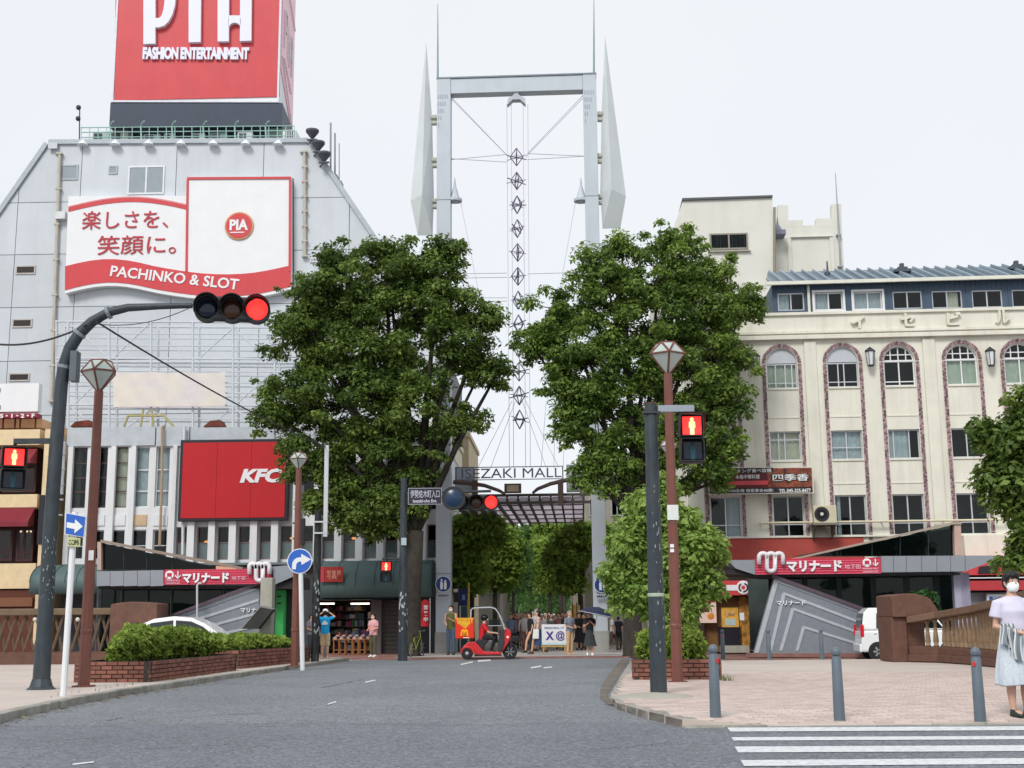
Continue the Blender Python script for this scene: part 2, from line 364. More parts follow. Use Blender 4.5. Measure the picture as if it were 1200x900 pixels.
# ------------------------------------------------------------------ walls with openings and windows
def wall_cells(us, ws, holes, y0, y1, mb=None):
    mb = mb or MB()
    U = sorted(set(us + [h[0] for h in holes] + [h[1] for h in holes])); Wl = sorted(set(ws + [h[2] for h in holes] + [h[3] for h in holes]))
    U = [u for u in U if us[0] <= u <= us[-1]]; Wl = [q for q in Wl if ws[0] <= q <= ws[-1]]
    for j in range(len(Wl) - 1):
        run = None; wc = (Wl[j] + Wl[j + 1]) / 2
        for i in range(len(U) - 1):
            uc = (U[i] + U[i + 1]) / 2
            solid = not any(h[0] < uc < h[1] and h[2] < wc < h[3] for h in holes)
            if solid: run = (run[0], U[i + 1]) if run else (U[i], U[i + 1])
            if (not solid or i == len(U) - 2) and run:
                mb.box(run[0], run[1], y0, y1, Wl[j], Wl[j + 1], .5); run = None
    return mb
def window(parent, u0, u1, w0, w1, y=.12, fm=None, vs=(.5,), hs=(), bar=.045, pane=None, back=None, backy=.14, pleat=True, name='window', label=None, depth=.06):
    fm = fm or M['alu']; mb = MB()
    mb.box(u0, u1, y, y + depth, w0, w0 + bar, .5).box(u0, u1, y, y + depth, w1 - bar, w1, .5)
    mb.box(u0, u0 + bar, y, y + depth, w0 + bar, w1 - bar, .5).box(u1 - bar, u1, y, y + depth, w0 + bar, w1 - bar, .5)
    for q in vs:
        c = u0 + (u1 - u0) * q; mb.box(c - bar * .5, c + bar * .5, y + .004, y + depth - .004, w0 + bar, w1 - bar, .5)
    for q in hs:
        c = w0 + (w1 - w0) * q; mb.box(u0 + bar, u1 - bar, y + .008, y + depth - .008, c - bar * .4, c + bar * .4, .5)
    fo = mb.build(name, fm, parent)
    if label: fo['label'] = label
    MB().box(u0 + bar * .5, u1 - bar * .5, y + depth * .5 - .004, y + depth * .5 + .004, w0 + bar * .5, w1 - bar * .5, .5).build('pane', pane or M['glass'], fo)
    if back:
        bm_, a, b = back if isinstance(back, tuple) else (back, 0, 1)
        ua, ub = u0 + (u1 - u0) * a, u0 + (u1 - u0) * b
        n = max(4, int((ub - ua) / .06)); vsx = []; fx = []
        for i in range(n + 1):
            x = ua + (ub - ua) * i / n; yy = y + backy + (.025 * math.sin(i * 1.9 + u0) if pleat else 0)
            vsx += [(x, yy, w0), (x, yy, w1)]
        fx = [(2 * i, 2 * i + 2, 2 * i + 3, 2 * i + 1) for i in range(n)]
        q = MB(); q.add(vsx, fx, .5); q.build('curtain', bm_, fo, smooth=pleat)
    return fo
# ------------------------------------------------------------------ ground, road, pavements
def zt(h): return lambda x, y: zg(y) + h
g = MB(); ys = [-80, 0, 60, 900]
for i in range(3):
    g.add([(-900, ys[i], zg(ys[i]) - .05), (900, ys[i], zg(ys[i]) - .05), (900, ys[i + 1], zg(ys[i + 1]) - .05), (-900, ys[i + 1], zg(ys[i + 1]) - .05)], [(0, 1, 2, 3)], .5)
g.build('ground', M['ground'], kind='structure')
MB().add([(-60, -30, zg(0)), (60, -30, zg(0)), (60, 0, zg(0)), (-60, 0, zg(0)), (60, 47, zg(47)), (-60, 47, zg(47))], [(0, 1, 2, 3), (3, 2, 4, 5)], .5).build('road', M['asphalt'], kind='structure')

def kerb_run(parent, pts, h, w=.17, step=.6, side=1):
    for i in range(len(pts) - 1):
        a, b = Vector(pts[i][:2]), Vector(pts[i + 1][:2]); d = b - a; L = d.length
        n = max(1, round(L / step)); d.normalize(); nv = Vector((d.y, -d.x)) * side
        for k in range(n):
            p, q = a + d * (L * k / n + .006), a + d * (L * (k + 1) / n - .006)
            poly = [p, q, q + nv * w, p + nv * w]
            mb = MB(); dz = rng.uniform(-.004, .006)
            mb.slab([(v.x, v.y) for v in poly], lambda x, y: zg(y) + h + dz, h + .06)
            o = mb.build('kerb_stone', M['kerb'], parent); bv = o.modifiers.new('bevel', 'BEVEL'); bv.width = .018; bv.segments = 2

# left pavement
LK = [gnd(x, y, .10) for x, y in [(-140, 872), (0, 833), (70, 819), (140, 807), (192, 800), (240, 793), (320, 782), (404, 771)]]
lp = [(v.x, v.y) for v in LK]
tip = LK[-1]
poly = lp + [(tip.x - .5, tip.y + .8), (tip.x - 6, tip.y + 1.2), (-30, 43), (-30, lp[0][1])]
left_pave = MB().slab(poly, zt(.10), .16, .5).build('left_pavement', M['pave'], kind='structure')
kerb_run(left_pave, [(v.x, v.y) for v in LK] + [(tip.x - .5, tip.y + .8), (tip.x - 2.2, tip.y + 1.0)], .105, side=1)
# right pavement
RK = [gnd(x, y, .10) for x, y in [(741, 773), (729, 790), (716, 814), (722, 822), (760, 833), (800, 842), (850, 847.5)]]
r_end = Vector((0, 13.86, 0))
back_y = gnd(900, 773.5, .10).y
RX = RK[5].x; YF = r_end.y; RAMP = 1.3          # the kerb drops to the road in front of the crossing
def hp(x, y):
    if x < RX or y > YF + RAMP: return .10
    f = min(1, (x - RX) / .9); return .10 - .085 * f * min(1, max(0, (YF + RAMP - y) / RAMP))
KX = RX + .9
RP = [(v.x, v.y) for v in RK[:6]] + [(KX, YF), (26, YF), (26, back_y), (RK[0].x + .6, back_y)]
mbp = MB(); KX = RX + .9; yk = RK[5].y
polyA = [(v.x, v.y) for v in RK[:6]] + [(RX, YF + RAMP), (26, YF + RAMP), (26, back_y), (RK[0].x + .6, back_y)]
mbp.slab(polyA, zt(.10), .16, .5)
def rampz(x, y): return zg(y) + hp(x, y)
mbp.add([(x, y, rampz(x, y)) for x, y in ((RX, yk), (KX, YF), (26, YF), (26, YF + RAMP), (KX, YF + RAMP), (RX, YF + RAMP))] + [(x, y, zg(y) - .06) for x, y in ((RX, yk), (KX, YF), (26, YF))], [(0, 1, 4, 5), (1, 2, 3, 4), (6, 7, 1, 0), (7, 8, 2, 1)], .5)
right_pave = mbp.build('right_pavement', M['pave'], kind='structure')
kerb_run(right_pave, [(v.x, v.y) for v in RK[:6]], .105, side=-1)
kerb_run(right_pave, [(RX, yk), (KX, YF)], .03, side=1, w=.10); kerb_run(right_pave, [(KX, YF - .002), (12, YF - .002)], .018, side=1, w=.04)
def inside(p, poly):
    c = False; n = len(poly)
    for i in range(n):
        (x1, y1), (x2, y2) = poly[i], poly[i - 1]
        if (y1 > p[1]) != (y2 > p[1]) and p[0] < (x2 - x1) * (p[1] - y1) / (y2 - y1) + x1: c = not c
    return c
# brick pavers: the nearest ones singly, the others joined
PL = []
for j in range(150):
    for i in range(80):
        x = 1.0 + i * .206 + (.103 if j % 2 else 0); y = r_end.y + .055 + j * .106
        if y > 27 or x > 4.6 + (y - 12) * .36 + 1: continue
        if all(inside((x + a, y + b), RP) for a in (-.11, .11) for b in (-.06, .06)): PL.append((x, y))
PL.sort(key=lambda p: p[1])
paver_me = []
for k in range(10):
    b = MB(); r_ = rng.random(); t = .012
    b.add([(-.1, -.05, 0), (.1, -.05, 0), (.1, .05, 0), (-.1, .05, 0), (-.096, -.046, t), (.096, -.046, t), (.096, .046, t), (-.096, .046, t)],
          [(4, 5, 6, 7), (0, 1, 5, 4), (1, 2, 6, 5), (2, 3, 7, 6), (3, 0, 4, 7)], r_); paver_me.append(b.mesh('paver', M['paver']))
rest = MB()
for k, (x, y) in enumerate(PL):
    z = zg(y) + hp(x, y) + .0005 + rng.uniform(-.002, .002)
    if k < 290: link('paver', rng.choice(paver_me), right_pave, (x, y, z), (.05 if hp(x, y) < .099 else -.0115, 0, rng.uniform(-.012, .012)))
    else:
        t = .012; a, b_ = .098, .047; dz = [zg(y + s1 * b_) + hp(x + s0 * a, y + s1 * b_) - zg(y) - hp(x, y) for s0, s1 in ((-1, -1), (1, -1), (1, 1), (-1, 1))]
        rest.add([(x - a, y - b_, z + dz[0]), (x + a, y - b_, z + dz[1]), (x + a, y + b_, z + dz[2]), (x - a, y + b_, z + dz[3]), (x - a + .003, y - b_ + .003, z + t + dz[0]), (x + a - .003, y - b_ + .003, z + t + dz[1]), (x + a - .003, y + b_ - .003, z + t + dz[2]), (x - a + .003, y + b_ - .003, z + t + dz[3])],
                 [(4, 5, 6, 7), (0, 1, 5, 4), (1, 2, 6, 5), (2, 3, 7, 6), (3, 0, 4, 7)], rng.random())
rest.build('paver_field', M['paver'], right_pave, kind='stuff')
# concrete collar round the dark pole
c0 = gnd(768, 816, .12); mb = MB()
mb.lathe([(.62, 0), (.55, .03), (.3, .055), (.12, .07)], 14)
o = mb.build('concrete_footing', M['concrete'], right_pave, smooth=True, loc=(c0.x - .05, c0.y, zg(c0.y) + .10)); o.scale = (1, .8, 1)

# pavement at the far side of the junction and the mall floor
far = MB().slab([(-60, 46.6), (-9, 46.6), (-4, 46.6), (4.6, 46.6), (4.9, 42), (60, 41), (60, 60), (-60, 60)], zt(.05), .1, .5).build('far_pavement', M['redpave'], kind='structure')
mp = MB(); mp.add([(-4.5, 47.6, zg(47.6) + .058), (5.4, 47.6, zg(47.6) + .058), (5.4, 60, zg(60) + .058), (-4.5, 60, zg(60) + .058), (15, 260, .058), (-2, 260, .058)], [(0, 1, 2, 3), (3, 2, 4, 5)], .5)
mp.build('mall_floor', M['mallpave'], kind='structure')

# painted road markings: each stripe is a part of one marking
cw = thing('crosswalk', 'worn white zebra crossing stripes on the asphalt by the right pavement', 'crosswalk', (0, 0, 0), 0, None, 'structure')
def stripe(parent, pts, h=.009, name='stripe'):
    q = [gnd(x, y, 0) for x, y in pts]
    MB().add([(v.x, v.y, zg(v.y) + h) for v in q], [(0, 1, 2, 3)], .5).build(name, M['white_line'], parent)
stripe(cw, [(856, 858.3), (852, 853.6), (1300, 851.6), (1300, 856.3)])
stripe(cw, [(860, 869), (857, 865), (1300, 863), (1300, 867)])
stripe(cw, [(865, 883), (861, 876), (1300, 874), (1300, 881)])
stripe(cw, [(872, 899), (868, 892), (1300, 889), (1300, 896)])
stripe(cw, [(880, 918), (876, 908), (1300, 904), (1300, 914)])
rm = thing('road_marking', 'worn white dashes on the road before the mall gate', 'road marking', (0, 0, 0), 0, None, 'structure')
for x0, y0, x1, y1, t in [(404, 774, 450, 772, 1.6), (428, 800, 440, 797.5, 1.3), (384, 826, 394, 823, 1.5), (540, 779, 554, 776, 1.5), (560, 775, 575, 774, 2), (622, 783, 634, 781, 1.7), (637, 783, 647, 782, 1.5), (85, 897, 110, 894, 1.8)]:
    stripe(rm, [(x0, y0 + t * .5), (x1, y1 + t * .5), (x1, y1 - t * .5), (x0, y0 - t * .5)], name='dash')
lane = thing('lane_line', 'white edge line along the lane behind the right pavement', 'road marking', (0, 0, 0), 0, None, 'structure')
MB().add([(RP[-1][0], back_y + .25, zg(back_y) + .006), (24, back_y + .25, zg(back_y) + .006), (24, back_y + .45, zg(back_y) + .006), (RP[-1][0], back_y + .45, zg(back_y) + .006)], [(0, 1, 2, 3)], .5).build('stripe', M['white_line'], lane)

# re-laid asphalt across the junction, cracks and the dirt of the right gutter
AP = asphalt_mat(); AP.name = 'relaid_asphalt'
for nd in AP.node_tree.nodes:
    if nd.type == 'MIX' and nd.data_type == 'RGBA':
        for i in (6, 7): c_ = nd.inputs[i].default_value; nd.inputs[i].default_value = (c_[0] * .88, c_[1] * .87, c_[2] * .91, 1)
def sheet(name, m, pts, h):
    q = [gnd(x, y, 0) for x, y in pts]; MB().add([(v.x, v.y, zg(v.y) + h) for v in q], [tuple(range(len(q)))], .5).build(name, m, kind='structure')
sheet('relaid_asphalt', AP, [(-260, 1500), (1500, 1500), (1500, 853), (1000, 850.5), (720, 846), (560, 848), (400, 846), (200, 849), (-60, 852)], .0035)
def crack(px, w_=.012, h=.0042):
    P_ = []
    for i in range(len(px) - 1):
        a, b_ = gnd(*px[i]), gnd(*px[i + 1])
        for k in range(8): q = a.lerp(b_, k / 8); P_.append(Vector((q.x + rng.uniform(-.05, .05), q.y + rng.uniform(-.06, .06), 0)))
    mb = MB()
    for i in range(len(P_) - 1):
        d = (P_[i + 1] - P_[i]).normalized(); nv = Vector((-d.y, d.x, 0)) * w_ * rng.uniform(.4, 1.3)
        mb.add([(v.x, v.y, zg(v.y) + h) for v in (P_[i] - nv, P_[i + 1] - nv, P_[i + 1] + nv, P_[i] + nv)], [(0, 1, 2, 3)], .5)
    mb.build('crack', CRK, bpy.data.objects['road'])
CRK = mat('crack_fill', (.045, .048, .052), .95)
for px in ([(380, 806), (432, 795)], [(120, 845), (152, 840)], [(250, 838), (330, 835)], [(300, 852), (420, 849), (560, 851)], [(690, 880), (780, 872), (850, 874)], [(40, 870), (160, 862)], [(150, 880), (260, 873), (330, 876)]): crack(px)
GUT = mat('gutter_dirt', (.16, .14, .12), .95, var=.35, scale=3, bump=.5, bscale=40, dirt=.6, dcol=(.09, .075, .06), streak=(2, 2, 2))
sheet('gutter', GUT, [(729, 772), (722, 780), (712, 792), (704, 806), (703, 818), (712, 826), (745, 836), (790, 845.5), (800, 844), (752, 832), (715, 821), (712, 814), (727, 790), (738, 773)], .0075)
# fallen leaves along the kerbs
def litter(name, path, n, spread, side):
    mb = MB()
    for k in range(n):
        i = rng.randrange(len(path) - 1); t = rng.random(); p = path[i].lerp(path[i + 1], t)
        d = (path[i + 1] - path[i]).normalized(); nv = Vector((d.y, -d.x, 0)) * side
        q = p + nv * (.2 + abs(rng.gauss(0, spread))); a = rng.random() * 6.3; s = rng.uniform(.02, .05)
        z = zg(q.y) + .006
        mb.add([(q.x + s * math.cos(a + k2 * 1.57), q.y + s * math.sin(a + k2 * 1.57) * (1 if k2 % 2 else .5), z + rng.uniform(0, .012)) for k2 in range(4)], [(0, 1, 2, 3)], rng.random())
    mb.build(name, LITTER, kind='stuff')
LITTER = mat('fallen_leaf', (.20, .15, .07), .9, var=.3, rnd=.6, scale=8)
litter('fallen_leaves', RK[:4], 420, .28, -1); litter('fallen_leaves', LK, 380, .16, 1)
# ================================================================== right: cream office building with arched windows
B = thing('office_building', 'cream office building with tall arched bays and a dark blue top storey', 'building', base(1000, 50), R(-4))
def q(px, py, off=0): return uv(B, px, py, off)
uL, uR = q(822, 500)[0], q(1345, 430)[0]
wT = q(1050, 365)[1]; HW = .615
BAY = [q(c, 430)[0] for c in (844, 916, 987.5, 1054, 1127.5, 1196, 1266)]
w_apex = q(1054, 405)[1]; w_spr = w_apex - HW
LV = [(q(1054, 452)[1], w_apex), (q(1060, 537)[1], q(1060, 503)[1]), (q(1065, 627)[1], q(1065, 579)[1])]
holes = [(c - HW, c + HW, a, b) for c in BAY for a, b in LV]
w_red1, w_red0 = q(930, 629)[1], q(930, 657)[1]
ST = 2.95
wall_cells([uL, uR], [w_red0, wT], holes, 0, .3).build('wall', M['cream'], B)
wall_cells([uL, uR], [0, w_red0], [(q(826, 740)[0], q(905, 740)[0], .05, q(860, 698)[1])], 0, .3).build('ground_floor_wall', cm('4a3a36', .8, dirt=.4), B)
for c in BAY:       # spandrels that turn the square heads into arches
    for s in (-1, 1):
        sp = MB()
        pts = [(c + s * HW, w_spr), (c + s * HW, w_apex + .002), (c, w_apex + .002)] + [(c + s * HW * math.sin(a), w_spr + HW * math.cos(a)) for a in [k * math.pi / 16 for k in range(1, 8)]]
        sp.prism(pts, -.002, .28, .5); sp.build('spandrel', M['cream'], B)
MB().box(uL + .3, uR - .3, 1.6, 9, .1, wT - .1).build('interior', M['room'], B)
MB().box(uL, uR, 9.01, 9.3, 0, wT).build('rear_wall', M['cream'], B)
for s in (uL, uR - .3): MB().box(s, s + .3, .305, 9, 0, wT).build('end_wall', M['cream'], B)
MB().box(uL, uR, .305, 9, wT - .2, wT - .05).build('flat_roof', M['concrete'], B)
# mosaic brick borders: tiny bricks, joined per bay
mbk = MB(); wb = q(1060, 632)[1]; b = .068
nrow = int((w_spr - wb) / (b + .008))
for j in range(nrow):
    z = wb + j * (b + .008)
    for s in (-1, 1):
        for k in range(2):
            x = s * (HW + .03 + k * .074 + (.0 if j % 2 else .012))
            mbk.box(x, x + s * .064, -.035 - rng.random() * .012, .0, z, z + b)
na = 44
for ri, rr in enumerate((HW + .03, HW + .104)):
    for j in range(na):
        a0 = math.pi * j / na + .006; a1 = math.pi * (j + 1) / na - .006; r1 = rr + .064
        mbk.prism([(rr * math.cos(a0), w_spr + rr * math.sin(a0)), (r1 * math.cos(a0), w_spr + r1 * math.sin(a0)), (r1 * math.cos(a1), w_spr + r1 * math.sin(a1)), (rr * math.cos(a1), w_spr + rr * math.sin(a1))], -.035 - rng.random() * .012, 0)
bme = mbk.mesh('brick_border', M['mosaic'])
for c in BAY: link('brick_border', bme, B, (c, 0, 0), kind='stuff')
# recessed spandrel panels between the floors, thin shadow joint and drip sill
for c in BAY:
    for (a, b_) in ((LV[1][1], LV[0][0]), (LV[2][1], LV[1][0])):
        mid = a + (b_ - a) * .3
        sl = MB(); sl.box(c - HW, c + HW, -.05, 0, b_ - .07, b_ - .002, .5); sl.box(c - HW, c + HW, -.025, 0, mid, mid + .05, .5)
        sl.box(c - HW * .35, c - HW * .35 + .02, -.012, 0, mid + .05, b_ - .07, .5); sl.build('sill', M['cream'], B)
# windows
G = ['g', 'b']
def arch_grid(c, wm):
    wi = window(B, c - HW, c + HW, LV[0][0], w_spr + .0, .13, M['whiteframe'], (.5,), (.18,) if wm else (), .05, back={1: None, 0: M['curtain_green']}.get(wm))
    mb = MB()
    n = 14; r0, r1 = HW - .05, HW
    for k in range(n):
        a0, a1 = math.pi * k / n, math.pi * (k + 1) / n
        mb.prism([(c + r0 * math.cos(a0), w_spr + r0 * math.sin(a0)), (c + r1 * math.cos(a0), w_spr + r1 * math.sin(a0)), (c + r1 * math.cos(a1), w_spr + r1 * math.sin(a1)), (c + r0 * math.cos(a1), w_spr + r0 * math.sin(a1))], .13, .19, .5)
    for f in (-.5, 0, .5): mb.box(c + f * HW - .02, c + f * HW + .02, .134, .186, w_spr, w_spr + HW * math.cos(math.asin(abs(f))) - .03, .5)
    mb.box(c - HW * .93, c + HW * .93, .138, .182, w_spr + .24, w_spr + .28, .5); mb.box(c - HW, c + HW, .11, .2, w_spr - .03, w_spr + .04, .5)
    mb.build('fan_light', M['whiteframe'], wi)
    MB().prism([(c + HW * math.cos(math.pi * k / 16), w_spr + HW * math.sin(math.pi * k / 16)) for k in range(17)], .156, .164, .5).build('pane', M['glass'], wi)
def arch_solid(c, back, hs):
    wi = window(B, c - HW, c + HW, LV[0][0], w_spr - .02, .13, M['alu'], (.36, .55) if hs else (.3, .62, .84), (.22,), .045, back=back)
    MB().prism([(c + HW * math.cos(math.pi * k / 16), w_spr + HW * math.sin(math.pi * k / 16)) for k in range(17)], .1, .16, .5).build('blind_panel', cm('b9bec6', .5, var=.04), wi)
arch_solid(BAY[0], M['curtain'], 0); arch_solid(BAY[1], M['curtain_green'], 0); arch_solid(BAY[2], None, 1)
arch_grid(BAY[3], 1); arch_grid(BAY[4], 0); arch_grid(BAY[5], 0); arch_grid(BAY[6], 1)
third = [(M['curtain'], (.5,), (.2,)), (M['curtain_beige'], (.3, .5), (.72,)), (M['curtain'], (.5,), (.42,)), ((M['curtain'], 0, .68), (.18, .68), ()), (None, (.5,), ()), (None, (.5,), ()), (M['curtain'], (.5,), ())]
for c, (bk, vs, hs) in zip(BAY, third): window(B, c - HW, c + HW, *LV[1], .13, M['alu'], vs, hs, .045, back=bk)
for k, c in enumerate(BAY): window(B, c - HW, c + HW, *LV[2], .13, M['alu'], (.5,), (.3,), .05, back=(M['blind'], .55, .95) if k == 0 else ((M['curtain'], .1, .22) if k == 2 else None))
# pilasters, cornice, frieze letters
for px in (950, 1089.5, 1231):
    u = q(px, 430)[0]; MB().box(u - .24, u + .24, -.09, 0, w_red1, q(1050, 398)[1]).build('pilaster', M['cream'], B, bevel=.02)
def ledge(py0, py1, d, name='cornice'): MB().box(uL - .05, uR + .05, -d, 0, q(1050, py1)[1], q(1050, py0)[1]).build(name, M['cream'], B, bevel=.015)
ledge(385.5, 389, .14); ledge(391, 396, .22); ledge(363.5, 367, .1)
for ch, px, py in (('イ', 1005, 378), ('セ', 1063, 375.5), ('ビ', 1117, 374), ('ル', 1174, 372)):
    txt(B, ch, M['cream'], (px - 8, py - 8, px + 8, py + 8), -.02, .14, 'letter', bold=.03)
MB().box(q(842, 640)[0], q(1012, 640)[0], -.06, 0, w_red0, w_red1 - .05).build('red_fascia', cm('a8463d', .7, dirt=.3, var=.12), B)
MB().box(q(845, 630)[0], uR, -.12, 0, w_red1 - .045, w_red1 + .03).build('ledge', M['cream'], B, bevel=.01)
mb = MB(); u0, u1 = q(889, 612, -.3)[0], q(1182, 612, -.3)[0]; wz = q(1030, 611, -.3)[1]
mb.tube([(u0, -.3, wz), (u1, -.3, wz)], .045, 8)
for k in range(9): u = u0 + .1 + (u1 - u0 - .2) * k / 8; mb.box(u - .02, u + .02, -.3, 0, wz - .03, wz + .0)
mb.build('rail_pipe', cm('cfc8ad', .6), B)
for px in (885, 1020, 1161):        # wall lanterns
    u, wz = q(px, 419 if px != 885 else 425, -.3)
    mb = MB(); t = 4
    mb.lathe([(.02, .44), (.07, .40), (.2, .30), (.22, .25), (.19, .235)], 6, (u, -.3, wz)); mb.lathe([(.12, -.36), (.13, -.32), (.12, -.3)], 6, (u, -.3, wz))
    for k in range(6):
        a = k * math.pi / 3; mb.tube([(u + .19 * math.cos(a), -.3 + .19 * math.sin(a), wz + .25), (u + .125 * math.cos(a), -.3 + .125 * math.sin(a), wz - .32)], .014, 4)
    mb.tube([(u, 0, wz + .3), (u, -.16, wz + .36), (u, -.3, wz + .36)], .025, 6)
    ln = mb.build('wall_lantern', M['blackmetal'], B)
    MB().lathe([(.115, -.3), (.175, .23)], 6, (u, -.3, wz)).build('lamp_glass', cm('d6dade', .3), ln)
# blue attic storey
ao = .35; ua = q(905, 350, ao)[0]; wa = q(1050, 330, ao)[1]
AW = [(912, 942), (955, 987), (1001, 1033), (1047, 1080), (1093, 1127), (1140, 1174), (1187, 1221), (1233, 1267)]
ah = []
for k, (x0, x1) in enumerate(AW):
    a, b_ = q(x0, 364 - (x0 - 930) * .016, ao), q(x1, 342.5 - (x0 - 930) * .016, ao); ah.append((a[0], b_[0], a[1], b_[1]))
wall_cells([ua, uR], [wT - .05, wa], ah, ao, ao + .2).build('attic_wall', M['attic'], B)
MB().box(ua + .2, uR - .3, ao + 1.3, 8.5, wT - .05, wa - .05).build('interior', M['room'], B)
MB().box(ua, ua + .2, ao + .201, 8.6, wT - .05, wa).build('attic_side', M['attic'], B)
rb = MB(); u = ua + .1
while u < uR - .1:
    if not any(h[0] - .08 < u < h[1] + .08 for h in ah): rb.box(u - .02, u + .02, ao - .025, ao, wT - .05, wa, .5)
    else:
        for h in ah:
            if h[0] - .08 < u < h[1] + .08: rb.box(u - .02, u + .02, ao - .025, ao, h[3] + .09, wa, .5); rb.box(u - .02, u + .02, ao - .025, ao, wT - .05, h[2] - .09, .5)
    u += .21
rb.build('siding_rib', M['attic'], B, kind='stuff')
for k, h in enumerate(ah):
    white = k in (1, 2)
    if white:
        mb = MB(); e = .09
        mb.box(h[0] - e, h[1] + e, ao - .05, ao, h[3], h[3] + e, .5).box(h[0] - e, h[1] + e, ao - .07, ao, h[2] - e, h[2], .5).box(h[0] - e, h[0], ao - .05, ao, h[2], h[3], .5).box(h[1], h[1] + e, ao - .05, ao, h[2], h[3], .5)
        mb.build('window_surround', M['whiteframe'], B)
    bk = {0: (M['curtain'], 0, .45), 1: (M['blind'], 0, .55), 2: M['blind'], 3: None, 4: (M['curtain_beige'], .5, .9), 5: None, 6: None}.get(k)
    wf = window(B, *h, ao + .06, M['whiteframe'] if white else M['alu'], (.5,), (), .05, back=bk)
    if k in (3, 5, 6): wf['label'] = 'sliding window with its left half open'
# roof: slope of ribbed metal
e0 = ao - .35; ridge_w = wa + 1.42; ry = 3.6
MB().add([(ua - .25, e0, wa - .02), (uR, e0, wa - .02), (uR, ry, ridge_w), (ua + .3, ry, ridge_w), (ua - .25, e0, wa - .1), (uR, e0, wa - .1), (uR, ry, ridge_w - .08), (ua + .3, ry, ridge_w - .08)],
         [(0, 1, 2, 3), (7, 6, 5, 4), (0, 4, 5, 1), (3, 2, 6, 7), (0, 3, 7, 4), (1, 5, 6, 2)], .5).build('roof', M['roofmetal'], B)
rr = MB(); u = ua - .1
while u < uR:
    f = min(1, (u - ua + .25) / .55) if u < ua + .3 else 1
    rr.add([(u - .04, e0 - .01, wa - .02), (u + .04, e0 - .01, wa - .02), (u + .04, ry * f + e0 * (1 - f), ridge_w * f + wa * (1 - f)), (u - .04, ry * f + e0 * (1 - f), ridge_w * f + wa * (1 - f)), (u - .03, e0 - .01, wa + .1), (u + .03, e0 - .01, wa + .1), (u + .03, ry * f + e0 * (1 - f), ridge_w * f + wa * (1 - f) + .11), (u - .03, ry * f + e0 * (1 - f), ridge_w * f + wa * (1 - f) + .11)],
           [(4, 5, 6, 7), (0, 1, 5, 4), (1, 2, 6, 5), (3, 0, 4, 7), (2, 3, 7, 6)], rng.random()); u += .48
rr.build('roof_rib', cm('8a9aa6', .4, rnd=.2), B, kind='stuff')
MB().box(ua - .3, uR, e0 - .14, e0 - .02, wa - .12, wa + .02).build('gutter', cm('d8d8cc', .5), B)
u = q(948, 350, .2)[0]; MB().tube([(u, ao - .1, wa - .1), (u, ao - .1, wT)], .06, 8).build('downpipe', cm('d8d8cc', .5), B)
for px, py in ((970, 322), (1057, 317), (1191, 314)):
    u, wz = q(px, py, 2.2); mb = MB()
    if px == 970: mb.lathe([(.14, -.3), (.14, .1), (.05, .14), (.03, .6)], 8, (u, 2.2, wz)) 
    else: mb.box(u - .2, u + .2, 2.0, 2.4, wz - .4, wz + .12).box(u - .34, u + .34, 1.95, 2.45, wz - .1, wz + .02).box(u - .08, u + .08, 2.1, 2.3, wz + .12, wz + .3)
    mb.build('roof_vent', cm('4a525c', .6), B)
# lower right corner under the tree: cream bay, dark shop
MB().box(q(1126, 640)[0], uR, -.5, -.001, q(1130, 655)[1], w_red1 - .06).build('canopy_band', M['cream'], B)

# air conditioner on the wall
ac = thing('air_conditioner', 'cream air conditioner fan unit mounted on the wall between arched bays', 'air conditioner', base(966, 49.3), R(-4))
a, b_ = uv(ac, 954, 613, -.2), uv(ac, 980, 592, -.2)
MB().box(a[0], b_[0], -.2, .15, a[1], b_[1]).build('casing', cm('c6bfa4', .6, dirt=.3), ac, bevel=.02)
cx, cz = uv(ac, 963, 602.5, -.2); r_ = .27
mb = MB()
for k in range(5): mb.lathe([(r_ * (k + .7) / 5, -.235), (r_ * (k + 1) / 5, -.235), (r_ * (k + 1) / 5, -.225), (r_ * (k + .7) / 5, -.225)], 20, (cx, 0, cz), 'y')
mb.build('fan_grille', M['blackmetal'], ac); MB().lathe([(r_ + .02, -.215), (r_ + .02, -.205)], 20, (cx, 0, cz), 'y').build('fan_recess', cm('2b2020', .8), ac)
MB().lathe([(.06, -.245), (.07, -.236)], 12, (cx, 0, cz), 'y').build('fan_hub', cm('cfcac6', .4), ac)
mb = MB(); mb.box(a[0] - .05, b_[0] + .05, -.25, .72, a[1] - .08, a[1] - .001)
for u in (a[0] + .05, b_[0] - .1): mb.add([(u, .72, a[1] - .6), (u + .05, .72, a[1] - .6), (u + .05, .72, a[1] - .08), (u, .72, a[1] - .08), (u, -.2, a[1] - .09), (u + .05, -.2, a[1] - .09)], [(0, 1, 5, 4), (0, 4, 3), (1, 2, 5), (3, 4, 5, 2), (0, 3, 2, 1)])
mb.build('bracket', cm('777468', .7), ac)

# restaurant signboard fixed over the second floor windows
sb = thing('restaurant_signboard', 'wide red and black restaurant signboard with white lettering over second floor windows', 'signboard', base(890, 49.55), R(-4))
qbox('frame', cm('cfc9c0', .5), sb, (830.5, 546.5, 952.5, 580), 0, .14, bevel=.01)
qbox('face', cm('55090c', .5, var=.15), sb, (832, 548, 951, 578.5), -.012, 0)
qbox('bottom_band', cm('17181d', .5), sb, (832, 571, 951, 578.5), -.02, -.012)
qbox('top_band', cm('1c1416', .5), sb, (832, 548, 906, 555), -.02, -.012)
qbox('picture_panel', mat('food_print', (.12, .015, .012), .5, var=.8, scale=5, col2='a8583a'), sb, (900, 548, 951, 571), -.02, -.012)
qbox('red_band', M['signred'], sb, (832, 563, 904, 569), -.02, -.012)
txt(sb, '中華バイキング食べ放題', M['signwhite'], (840, 549, 904, 554.5), -.022, .015, bold=.006)
